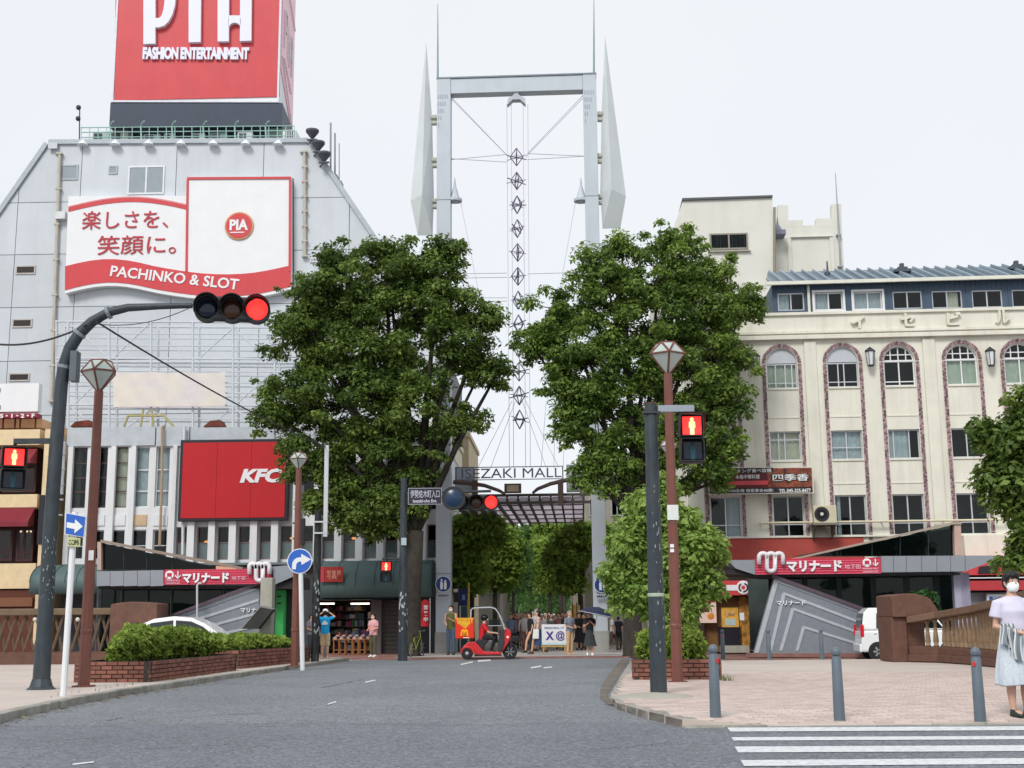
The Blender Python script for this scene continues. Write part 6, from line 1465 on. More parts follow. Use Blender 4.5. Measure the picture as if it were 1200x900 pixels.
# ================================================================== brick planters
bl, bh_, bt_ = .21, .068, .1
brick_me = []
for k in range(8):
    b = MB(); r_ = rng.random(); j = lambda: rng.uniform(-.003, .003); b.box(-bl / 2 + .010 + j(), bl / 2 - .010 + j(), -bt_ / 2 + j(), bt_ / 2, 0, bh_ - .015 + j(), r_); me = b.mesh('brick', M['brick']); brick_me.append(me)
def brick_wall(par, a, b_, z0f, rows, soldier=False, h=bh_):
    """courses of single bricks from a to b (local x,y), outer face on the right of a->b"""
    a, b_ = Vector(a), Vector(b_); d = b_ - a; L = d.length; ang = math.atan2(d.y, d.x); d.normalize()
    n = max(1, round(L / bl)); st_ = L / n; nn = Vector((d.y, -d.x))
    core = MB(); q1, q2 = a - nn * .02, b_ - nn * .02; core.add([(q1.x, q1.y, z0f(q1) - .05), (q2.x, q2.y, z0f(q2) - .05), (q2.x, q2.y, z0f(q2) + rows * h - .012), (q1.x, q1.y, z0f(q1) + rows * h - .012)] + [(q.x - nn.x * .1, q.y - nn.y * .1, z) for q, z in ((q1, z0f(q1) - .05), (q2, z0f(q2) - .05), (q2, z0f(q2) + rows * h - .012), (q1, z0f(q1) + rows * h - .012))], [(0, 1, 2, 3), (7, 6, 5, 4), (3, 2, 6, 7), (0, 3, 7, 4), (1, 5, 6, 2)])
    core.build('mortar_bed', M['mortar'], par)
    for r in range(rows):
        for k in range(n + (1 if r % 2 else 0)):
            t = (k + .5 - (.5 if r % 2 else 0)) * st_
            half = r % 2 and k in (0, n)
            if half: t = st_ * .25 if k == 0 else L - st_ * .25
            c = a + d * t - nn * (bt_ * .5 - rng.uniform(-.003, .004))
            o = link('brick', rng.choice(brick_me), par, (c.x, c.y, z0f(a + d * t) + r * h), (rng.uniform(-.01, .01), rng.uniform(-.01, .01), ang + rng.uniform(-.006, .006)))
            o.scale = ((.5 if half else 1) * st_ / bl, 1, h / bh_)
def planter(name, label, pts, rows, h=bh_, group=None, soil=True):
    c = sum((Vector(p) for p in pts), Vector((0, 0))) / len(pts); o = thing(name, label, 'planter', (c.x, c.y, 0), 0, group)
    lp_2 = [Vector(p) - c for p in pts]
    z0f = lambda q: zg(q.y + c.y) + .10
    for i in range(len(lp_2)): brick_wall(o, lp_2[i], lp_2[(i + 1) % len(lp_2)], z0f, rows, h=h)
    ins = [q * .93 for q in lp_2]; MB().add([(q.x, q.y, z0f(q) + rows * h - .06) for q in ins], [tuple(range(len(ins)))]).build('soil', cm('3a2c20', .95, var=.3), o); return o
a, b_ = gnd(742, 797.5, .1), gnd(846, 797, .1)
planter('brick_planter', 'small red brick planter with clipped bush between the poles on right pavement', [(a.x, a.y), (b_.x, b_.y), (b_.x + .12, b_.y + 1.55), (a.x + .12, a.y + 1.55)], 5, .078)
# left: two long planters along the kerb
PA = [gnd(x, y, .1) for x, y in ((86, 800), (175, 799.5), (277, 785.5))]
planter('brick_planter', 'long red brick planter with clipped hedge along the left kerb, nearer one', [(PA[0].x, PA[0].y), (PA[1].x, PA[1].y), (PA[2].x, PA[2].y), (PA[2].x - 2.1, PA[2].y - .2), (PA[0].x - .2, PA[0].y + 2.2)], 5, .082)
PB = [gnd(x, y, .1) for x, y in ((279, 784), (363, 775))]
planter('brick_planter', 'second red brick planter further along the left kerb below round arrow sign', [(PB[0].x, PB[0].y), (PB[1].x, PB[1].y), (PB[1].x - 2.0, PB[1].y - .3), (PB[0].x - 2.0, PB[0].y + .2)], 5, .098)

# ================================================================== balustrades of the bridge
a0 = gnd(1046, 776, .1)
Bq = thing('bridge_balustrade', 'brown stone bridge pier and curved balustrade with slim balusters at right', 'balustrade', (a0.x, a0.y, zg(a0.y) + .1), 0)
def bq(px, py, Y): p = pt(px, py, Y) - Vector(Bq.location); return p
y0 = a0.y
pw = uv(Bq, 1045, 740)[0], uv(Bq, 1064, 740)[0]; ph = uv(Bq, 1060, 699)[1]
MB().box(pw[0], pw[1] - .02, 0, 1.3, 0, ph - .55).build('pier', M['slatebrown'], Bq, bevel=.03)
mb = MB(); ptop = uv(Bq, 1050, 697)[1]; u0, u1 = uv(Bq, 1043.5, 700)[0], uv(Bq, 1089, 700)[0]; n = 8
prof_ = [(u0, ph - .55)] + [(u0, ptop - .02)] + [(u0 + .1 + (u1 - u0 - .1) * k / n, ptop + .04 * math.sin(math.pi * k / n) - .12 * (k / n) ** 3) for k in range(n + 1)] + [(u1 + .25, ph - .5), (u1 - .2, ph - .58), (pw[1], ph - .55)]
mb.prism(prof_, -.12, 1.4); mb.build('pier_cap', M['slatebrown'], Bq, bevel=.03)
MB().box(pw[1], pw[1] + .5, .15, .9, 0, ph - .56).build('pier_cheek', M['slatebrown'], Bq, bevel=.02)
pth_ = []
ctrl = [(1066, 776), (1100, 776.8), (1140, 779.5), (1172, 783), (1210, 788), (1262, 796)]
G_ = [gnd(x, y, .1) for x, y in ctrl]
for i in range(len(G_) - 1):
    for k in range(6): pth_.append(G_[i].lerp(G_[i + 1], k / 6))
pth_.append(G_[-1]); pth_ = [p - Vector(Bq.location) for p in pth_]
off_n = []
for i, p in enumerate(pth_): d = (pth_[min(i + 1, len(pth_) - 1)] - pth_[max(i - 1, 0)]); d.z = 0; d.normalize(); off_n.append(Vector((-d.y, d.x, 0)))
def strip(name, z0, z1, w0, w1, m, bev=.02):
    mb = MB(); vs = []; N = len(pth_)
    for i, p in enumerate(pth_):
        t = i / (N - 1); a, b_ = z0(t), z1(t)
        for (w_, z) in ((w0, a), (w0, b_), (w1, b_), (w1, a)): q2 = p + off_n[i] * w_; vs.append((q2.x, q2.y, p.z + z))
    fs = [(i * 4 + k, i * 4 + (k + 1) % 4, (i + 1) * 4 + (k + 1) % 4, (i + 1) * 4 + k) for i in range(N - 1) for k in range(4)] + [(3, 2, 1, 0), (N * 4 - 4, N * 4 - 3, N * 4 - 2, N * 4 - 1)]
    mb.add(vs, fs); return mb.build(name, m, Bq, bevel=bev)
zpl = lambda t: .42 - .10 * t
zrl = lambda t: 1.02 + .58 * t
strip('plinth', lambda t: 0, zpl, 0, .5, M['slatebrown']); strip('plinth_course', lambda t: .02, lambda t: .2, -.05, -.001, M['slatebrown'])
strip('handrail', lambda t: zrl(t), lambda t: zrl(t) + .17, -.03, .45, mat('rail_stone', (.17, .10, .065), .7, var=.2, scale=4, bump=.3, bscale=25, dirt=.4, dcol=(.06, .05, .04), streak=(2, 2, 2)))
N = len(pth_); bal = None; s_acc = 0; tot = 0
segs = [(pth_[i + 1] - pth_[i]).length for i in range(N - 1)]; tot = sum(segs); s_ = .5
while s_ < tot:
    acc = 0
    for i in range(N - 1):
        if acc + segs[i] >= s_: break
        acc += segs[i]
    t = (s_ - acc) / segs[i]; p = pth_[i].lerp(pth_[i + 1], t) + off_n[i] * .2; tt = (i + t) / (N - 1); za_, zb_ = zpl(tt), zrl(tt); Hh = zb_ - za_
    if bal is None:
        bal = MB().lathe([(.07, 0), (.07, .06), (.05, .08), (.075, .2), (.062, .42), (.042, .7), (.036, .86), (.055, .9), (.055, .93), (.068, .95), (.068, 1.0)], 10).mesh('baluster', M['baluster'], False)
        bal.shade_smooth()
    o = link('baluster', bal, Bq, (p.x, p.y, p.z + za_), (0, 0, rng.random() * 6)); o.scale = (1, 1, Hh); s_ += .27
# left lattice balustrade
a0 = gnd(0, 779, .1); Lq = thing('lattice_balustrade', 'brown bridge balustrade of crossed lattice bars behind the left signal pole', 'balustrade', (a0.x, a0.y, zg(a0.y) + .1), R(-1))
def lq(x, y, off=0): p = uv(Lq, x, y, off); return p
zp_, zr_, zt_ = lq(60, 764)[1], lq(60, 721)[1], lq(60, 713)[1]; ua_, ub_ = lq(-130, 750)[0], lq(128, 750)[0]
MB().box(ua_, ub_, -.15, .3, -.05, zp_ - .06).build('plinth', M['slatebrown'], Lq, bevel=.02); MB().box(ua_, ub_, -.1, .25, zp_ - .059, zp_).build('lower_rail', M['slatebrown'], Lq)
MB().box(ua_, ub_ + .9, -.12, .27, zr_, zt_).build('handrail', mat('rail_stone2', (.15, .10, .06), .7, var=.2, scale=4, bump=.3, bscale=25, dirt=.4, dcol=(.06, .05, .04)), Lq, bevel=.03)
LATT = mat('lattice_bar', (.13, .085, .055), .75, var=.3, scale=5, dirt=.6, dcol=(.05, .04, .035), streak=(3, 3, 3)); pitch_ = .30; n = int((ub_ - ua_) / pitch_); lbar = []
for s in (1, -1):
    b = MB(); b.tube([(-s * .15, 0, 0), (s * .15, 0, zr_ - zp_)], .035, 5, sq=1.2); lbar.append(b.mesh('lattice_bar', LATT))
for k in range(n):
    u = ub_ - .15 - k * pitch_
    for s in (0, 1): link('lattice_bar', lbar[s], Lq, (u, .04 + s * .07, zp_))
mb = MB(); u0, u1 = lq(129, 720, -.25)[0], lq(184, 720, -.25)[0]; zt2 = lq(155, 705.5, -.25)[1]
mb.prism([(u0, 0), (u0, zt2 - .06)] + [(u0 + (u1 - u0) * k / 8, zt2 - .06 + .07 * math.sin(math.pi * k / 8)) for k in range(1, 8)] + [(u1, zt2 - .06), (u1, 0)], -.25, 1.0); mb.build('end_pier', M['slatebrown'], Lq, bevel=.03)
for x in (41, 91): p = lq(x, 726, -.16); MB().ball((p[0], -.16, p[1]), .07, 8, 6).build('rail_lamp', cm('c9c4b8', .5), Lq)
# ================================================================== vegetation
BARKD = mat('dark_mossy_bark', (.035, .03, .026), .95, var=.35, scale=5, bump=.8, bscale=18, dirt=.75, dcol=(.085, .078, .032), streak=(1.2, 1.2, .5))
def leaves_mesh(name, m, clumps, size, nper, flat=.5, up=.6, crnd=.5, droop=.0, seed=1, soft=.45):
    """many small leaf-shaped faces spread through ellipsoidal clumps: clumps = (x,y,z,rx,ry,rz)"""
    r = np.random.default_rng(seed); C = np.array(clumps); n = len(C)
    cnt = np.maximum(4, (nper * (C[:, 3] * C[:, 4] / np.mean(C[:, 3] * C[:, 4])))).astype(int); idx = np.repeat(np.arange(n), cnt); N = len(idx)
    d = r.normal(size=(N, 3)); d /= np.linalg.norm(d, axis=1)[:, None]; rad = r.random(N) ** soft * (1.0 if soft < .5 else 1.28)
    off = d * rad[:, None]
    p = C[idx, :3] + off * C[idx, 3:6]; p[:, 2] -= droop * (off[:, 0] ** 2 + off[:, 1] ** 2) * C[idx, 5]
    nrm = r.normal(size=(N, 3)) * (1 - up) + np.array([0, 0, up]) + d * .35; nrm /= np.linalg.norm(nrm, axis=1)[:, None]
    out = d + r.normal(size=(N, 3)) * .7; out[:, 2] -= .3; a = out - nrm * np.sum(out * nrm, 1)[:, None]; a /= np.linalg.norm(a, axis=1)[:, None]; b = np.cross(nrm, a)
    s = size * np.clip(r.lognormal(0, .38, N), .4, 2.0)[:, None]
    v = np.stack([p - a * s * .5, p + b * s * .3 + a * s * .02 + nrm * s * .05, p + a * s * .55 - nrm * s * .12, p - b * s * .3 + a * s * .02 + nrm * s * .05], 1).reshape(-1, 3)
    me = bpy.data.meshes.new(name); me.vertices.add(N * 4); me.vertices.foreach_set('co', v.ravel().astype(np.float32))
    me.loops.add(N * 4); me.loops.foreach_set('vertex_index', np.arange(N * 4, dtype=np.int32)); me.polygons.add(N); me.polygons.foreach_set('loop_start', np.arange(0, N * 4, 4, dtype=np.int32))
    me.update(calc_edges=True); me.validate()
    at = me.attributes.new('rnd', 'FLOAT', 'FACE'); cr_ = r.random(n)[idx]; val = np.clip(cr_ * crnd + r.random(N) * (1 - crnd), 0, 1)
    at.data.foreach_set('value', val.astype(np.float32)); me.materials.append(m); return me
def tree(name, label, gp, blobs, Y, lm, trunk_r, fork_px, size=.2, nper=110, cl=.62, seed=1, group=None, trunk_m=None, thick=.85, density=1.0, ragged=0, flat=.6, trunk_pts=None, crnd=.55, multi=1):
    r = random.Random(seed); o = thing(name, label, 'tree', gp, 0, group); L0 = Vector(gp)
    loc = lambda x, y, dy=0: pt(x, y, Y + dy) - L0
    sc = Y / FPX; clumps = []; tw = MB(); fork = loc(*fork_px); tr = MB(); tm = trunk_m or M['bark']
    base_pts = trunk_pts or [(0, 0, -.1), fork * .5 + Vector((r.uniform(-.08, .08), r.uniform(-.1, .1), 0)), fork]
    for s in range(multi):
        a = s * 2.4; dx = Vector((math.cos(a), math.sin(a), 0)) * (trunk_r * .9 if multi > 1 else 0)
        q_ = [Vector(p) + dx * (1 + i * .9) for i, p in enumerate(base_pts)]; rr_ = trunk_r * (1 if multi == 1 else .62)
        tr.tube([q_[0], q_[0] + (q_[1] - q_[0]) * .06] + q_[1:], [rr_ * 1.5, rr_ * 1.1] + [rr_ * (1 - .3 * i / len(q_)) for i in range(1, len(q_))], 10)
    for (px, py, rp, *dy) in blobs:
        dy_ = dy[0] if dy else r.uniform(-.25, .25) * rp * sc; c = loc(px, py, dy_); R_ = rp * sc
        mid = fork.lerp(c, .5) + Vector((r.uniform(-.3, .3), r.uniform(-.3, .3), .25 * R_))
        tr.tube([fork * .97, mid, c], [trunk_r * .42, trunk_r * .26, trunk_r * .1], 6)
        n = max(4, int(density * 3.6 * (R_ / cl) ** 2)); R_ *= 1 + .16 * ragged
        for k in range(n):
            d = Vector((r.gauss(0, 1), r.gauss(0, 1), r.gauss(0, 1))).normalized(); q2 = r.random() ** .33
            p = c + Vector((d.x, d.y * thick, d.z)) * (R_ - cl * .55) * q2; e = cl * (r.uniform(.65, 1.25) if not ragged else r.choice((.5, .6, .75, .9, 1.1)) * r.uniform(.85, 1.15))
            clumps.append((p.x, p.y, p.z, e, e, e * flat))
            if k % 2 == 0: tr.tube([c + (p - c) * .05, c + (p - c) * .55 + Vector((0, 0, -.1)), p], [trunk_r * .09, trunk_r * .06, .008], 4)
    if ragged:      # loose sprays that break the outline
        for k in range(150):
            px, py, rp = r.choice(blobs)[:3]; c = loc(px, py, 0); R_ = rp * sc * 1.12; d = Vector((r.gauss(0, 1), r.gauss(0, .8), r.gauss(0, .8))).normalized()
            p = c + d * R_ * r.uniform(.95, 1.16); e = r.uniform(.16, .34); clumps.append((p.x, p.y, p.z, e, e, e * .55)); tr.tube([c + d * R_ * .5, p - d * .1, p + d * .1], [.018, .01, .004], 4)
    tr.build('trunk', tm, o, smooth=True)
    link('crown', leaves_mesh('crown', lm, clumps, size, nper, seed=seed, flat=flat, crnd=crnd, droop=.35, soft=.75 if ragged else .5), o); return o
LM = leafmat('zelkova_leaf', (.028, .07, .016), (.25, .35, .075), .4)
LM2 = leafmat('zelkova_leaf_b', (.04, .10, .022), (.30, .42, .085), .42)
LMB = leafmat('bright_leaf', (.13, .25, .04), (.43, .56, .15), .45)
LMH = leafmat('hedge_leaf', (.09, .17, .02), (.37, .47, .085), .36)
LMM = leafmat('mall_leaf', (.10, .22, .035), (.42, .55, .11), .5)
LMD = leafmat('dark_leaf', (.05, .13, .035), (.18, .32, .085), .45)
g0 = base(480, 50, .05)
tree('street_tree', 'big dark green street tree with broad crown left of the mall gate', g0,
     [(455, 322, 52), (402, 342, 50), (510, 345, 50), (362, 395, 46), (440, 400, 62), (532, 395, 46), (345, 455, 40), (410, 470, 60), (480, 475, 55), (365, 535, 38), (430, 545, 50), (492, 530, 40), (563, 436, 24), (545, 488, 22), (327, 490, 24), (586, 432, 20), (452, 590, 30), (400, 580, 24), (440, 605, 30), (472, 598, 24), (410, 600, 26), (378, 572, 26), (355, 300 + 48, 26), (450, 296, 24), (575, 365, 14), (520, 300, 22), (395, 300, 18)],
     50, LM, .40, (487, 622), size=.132, nper=270, seed=3, density=1.25, cl=.56, ragged=1, flat=.62, trunk_m=BARKD, trunk_pts=[(0, 0, -.1), (.08, 0, 2.2), pt(487, 622, 50) - g0])
g0 = base(741, 47, .05)
tree('street_tree', 'big green street tree with rounded crown right of the mall gate', g0,
     [(772, 315, 48), (712, 332, 46), (662, 362, 46), (832, 345, 46), (762, 395, 62), (690, 425, 52), (835, 410, 46), (636, 398, 26), (876, 356, 24), (700, 490, 46), (782, 480, 58), (848, 470, 34), (660, 455, 30), (718, 550, 32), (805, 530, 40), (850, 530, 24), (845, 562, 16), (625, 405, 16), (672, 500, 20), (690, 560, 18), (800, 285, 16), (728, 285, 16)],
     47, LM2, .34, (746, 612), size=.125, nper=265, seed=5, density=1.2, cl=.53, ragged=1, flat=.62, trunk_m=BARKD, trunk_pts=[(0, 0, -.1), (.03, 0, 2.4), pt(746, 612, 47) - g0])
g0 = base(778, 36.5, .05)
tree('young_tree', 'bright light green conical tree behind the dark signal pole', g0,
     [(776, 572, 20), (764, 600, 32), (792, 610, 32), (745, 640, 38), (790, 650, 46), (822, 640, 30), (726, 672, 26), (770, 690, 40), (815, 682, 34), (836, 652, 15), (742, 700, 22), (790, 718, 26)],
     36.5, LMB, .1, (776, 700), size=.15, nper=170, cl=.36, seed=7, density=1.25, flat=.7, crnd=.35)
g0 = base(1252, 33, .05)
tree('street_tree', 'dark green tree overhanging the red shop at the right edge', g0,
     [(1192, 522, 40), (1163, 512, 22), (1190, 578, 36), (1212, 478, 38), (1245, 530, 60), (1160, 556, 16), (1198, 628, 24), (1232, 610, 44), (1178, 545, 26), (1190, 656, 12), (1280, 580, 50), (1152, 500, 12)],
     33, LM, .26, (1248, 620), size=.17, nper=125, cl=.45, seed=9, density=1.25)
# trees along the mall
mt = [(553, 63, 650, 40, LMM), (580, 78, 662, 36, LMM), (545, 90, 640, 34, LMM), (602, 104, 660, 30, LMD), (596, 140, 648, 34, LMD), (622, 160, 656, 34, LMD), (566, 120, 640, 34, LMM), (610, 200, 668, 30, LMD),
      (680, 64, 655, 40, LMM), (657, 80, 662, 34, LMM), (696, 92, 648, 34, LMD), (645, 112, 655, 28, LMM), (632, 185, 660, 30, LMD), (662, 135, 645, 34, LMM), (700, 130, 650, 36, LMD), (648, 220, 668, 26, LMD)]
for k, (px, Y, py, rp, lm) in enumerate(mt):
    g0 = base(px, Y, .05); r_ = random.Random(40 + k)
    bl_ = [(px + r_.uniform(-.5, .5) * rp, py + r_.uniform(-.85, .7) * rp, rp * r_.uniform(.5, .72)) for _ in range(9)]
    near = ['first', 'second', 'third', 'fourth', 'fifth', 'sixth', 'seventh', 'eighth'][k % 8]
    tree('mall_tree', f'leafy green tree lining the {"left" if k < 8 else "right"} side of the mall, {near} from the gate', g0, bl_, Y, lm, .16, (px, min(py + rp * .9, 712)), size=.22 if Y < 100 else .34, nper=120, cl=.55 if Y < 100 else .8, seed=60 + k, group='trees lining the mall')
fc_ = []; rf_ = random.Random(77)
for k in range(260): Y = rf_.uniform(150, 235); x = pt(rf_.uniform(588, 664), 700, Y).x; fc_.append((x, Y, rf_.uniform(1.9, 11) if abs(x - pt(626, 700, Y).x) > 1.2 else rf_.uniform(3, 11), 1.3, 1.3, 1.1))
tr_ = MB()
for k in range(26): Y = rf_.uniform(150, 230); x = pt(rf_.choice((596, 604, 612, 640, 650, 658)) + rf_.uniform(-3, 3), 700, Y).x; tr_.tube([(x, Y, 0), (x, Y, 5)], [.2, .12], 5)
tr_.build('distant_trunks', BARKD, kind='stuff')
link('distant_trees', leaves_mesh('distant_trees', LMD, fc_, .5, 60, seed=78), kind='stuff')
# hedges that follow their planters
def hedge(label, corners, ztops, zsoil, lm, seed, n, size, cr=.13):
    """corners: four ground points (front left, front right, back right, back left); ztops: top heights at left and right"""
    r = random.Random(seed); C = [Vector((p[0], p[1])) for p in corners]; c0 = sum(C, Vector((0, 0))) / 4
    o = thing('clipped_hedge', label, 'hedge', (c0.x, c0.y, zsoil), 0); cl_ = []
    for k in range(n):
        u, v_, w_ = r.random(), r.random(), r.random() ** .55
        p = C[0].lerp(C[1], u).lerp(C[3].lerp(C[2], u), v_) - c0; Hh = ztops[0] + (ztops[1] - ztops[0]) * u - zsoil
        eu, ev = abs(u * 2 - 1), abs(v_ * 2 - 1); hh = Hh * (1 - .3 * eu ** 7 - .22 * ev ** 5) * (.93 + .07 * math.sin(u * 9 + seed) * math.cos(v_ * 5) + .025 * math.sin(u * 23 + v_ * 9))
        cl_.append((p.x, p.y, .0 + max(.02, hh - cr) * w_, cr, cr, cr * .85))
    tr = MB()
    for k in range(26): p = C[0].lerp(C[1], r.random()).lerp(C[3].lerp(C[2], r.random()), r.uniform(.2, .8)) - c0; tr.tube([(p.x, p.y, -.08), (p.x + r.uniform(-.1, .1), p.y, .2), (p.x + r.uniform(-.15, .15), p.y, .4)], [.018, .012, .005], 4)
    tr.build('stems', M['bark'], o)
    link('foliage', leaves_mesh('foliage', lm, cl_, size, 46, up=.45, seed=seed, crnd=.3), o); return o
def inset(pts, cx, f): return [(cx[0] + (p[0] - cx[0]) * f, cx[1] + (p[1] - cx[1]) * f) for p in pts]
zA = pt(180, 725.5, PA[1].y + .8).z; zA2 = pt(262, 730, PA[2].y).z
f0 = gnd(116, 800, .1); cA = [(f0.x + .12, PA[1].y + .30), (PA[2].x - .25, PA[2].y + .0), (PA[2].x - 1.95, PA[2].y - .1), (PA[0].x + .35, PA[0].y + 1.95)]
cA[1] = (PA[1].x + (PA[2].x - PA[1].x) * .96 - .22, PA[1].y + (PA[2].y - PA[1].y) * .96 + .05)
mid_ = (PA[1].x - .15, PA[1].y + .32)
hedge('clipped green hedge filling the nearer left planter', cA, (zA, zA2), zg(PA[1].y + 1) + .10 + .37, LMH, 3, 1000, .085)
zB, zB2 = pt(290, 737, PB[0].y + .5).z, pt(335, 740, PB[1].y).z
hedge('clipped green hedge filling the farther left planter', [(PB[0].x - .1, PB[0].y + .25), (PB[0].x + (PB[1].x - PB[0].x) * .72, PB[0].y + (PB[1].y - PB[0].y) * .72 + .12), (PB[1].x - 1.9, PB[1].y - .5), (PB[0].x - 1.8, PB[0].y + .35)], (zB, zB2), zg(PB[0].y + 1) + .10 + .44, LMH, 4, 460, .10)
a, b_ = gnd(742, 797.5, .1), gnd(846, 797, .1); zR = pt(788, 727, a.y + .6).z
hedge('squarish clipped bush filling the small right planter', [(a.x + .2, a.y + .26), (b_.x - .3, b_.y + .26), (b_.x - .2, b_.y + 1.35), (a.x + .3, a.y + 1.35)], (zR, zR), zg(a.y + .7) + .10 + .34, LMH, 5, 420, .075)
# small round shrub behind the balustrade
g0 = base(1085, 41.5); o = thing('round_shrub', 'small round green shrub in front of the dark glass by the pier', 'shrub', (g0.x, g0.y, pt(1085, 735, 41.5).z), 0); zt2 = pt(1085, 687, 41.5).z - o.location.z
r_ = random.Random(4); cl_ = []
for k in range(70): d = Vector((r_.gauss(0, 1), r_.gauss(0, 1), r_.gauss(0, 1))).normalized() * .42 * r_.random() ** .4; cl_.append((d.x * 1.1, d.y, zt2 - .55 + d.z, .16, .16, .14))
link('foliage', leaves_mesh('foliage', leafmat('shrub_leaf', (.02, .06, .015), (.06, .15, .04)), cl_, .1, 40, seed=4), o); tr = MB(); tr.tube([(0, 0, zg(41.5) - o.location.z), (0, 0, zt2 - .6)], .04, 6); tr.build('stem', M['bark'], o)
# weeds at planter foot
wd = MB(); a = gnd(848, 799, .1)
for k in range(60): x, y = a.x + rng.uniform(-.05, .16), a.y + rng.uniform(-.05, .5); z = zg(y) + .10; h = rng.uniform(.04, .16); an = rng.random() * 6.3; wd.add([(x, y, z), (x + .012 * math.cos(an), y + .012 * math.sin(an), z), (x + rng.uniform(-.05, .05), y + rng.uniform(-.05, .05), z + h)], [(0, 1, 2)])
for kk in range(120):
    t = rng.random(); p = LK[2 + rng.randrange(4)]; p = p.lerp(LK[6], t * .5); y = p.y; x = p.x - .2 - rng.random() * .3; z = zg(y) + .10; h = rng.uniform(.02, .09); an = rng.random() * 6.3; wd.add([(x, y, z), (x + .015 * math.cos(an), y + .015 * math.sin(an), z), (x + rng.uniform(-.04, .04), y + rng.uniform(-.04, .04), z + h)], [(0, 1, 2)])
wd.build('weeds', leafmat('weed', (.06, .10, .02), (.2, .25, .07)), kind='stuff')
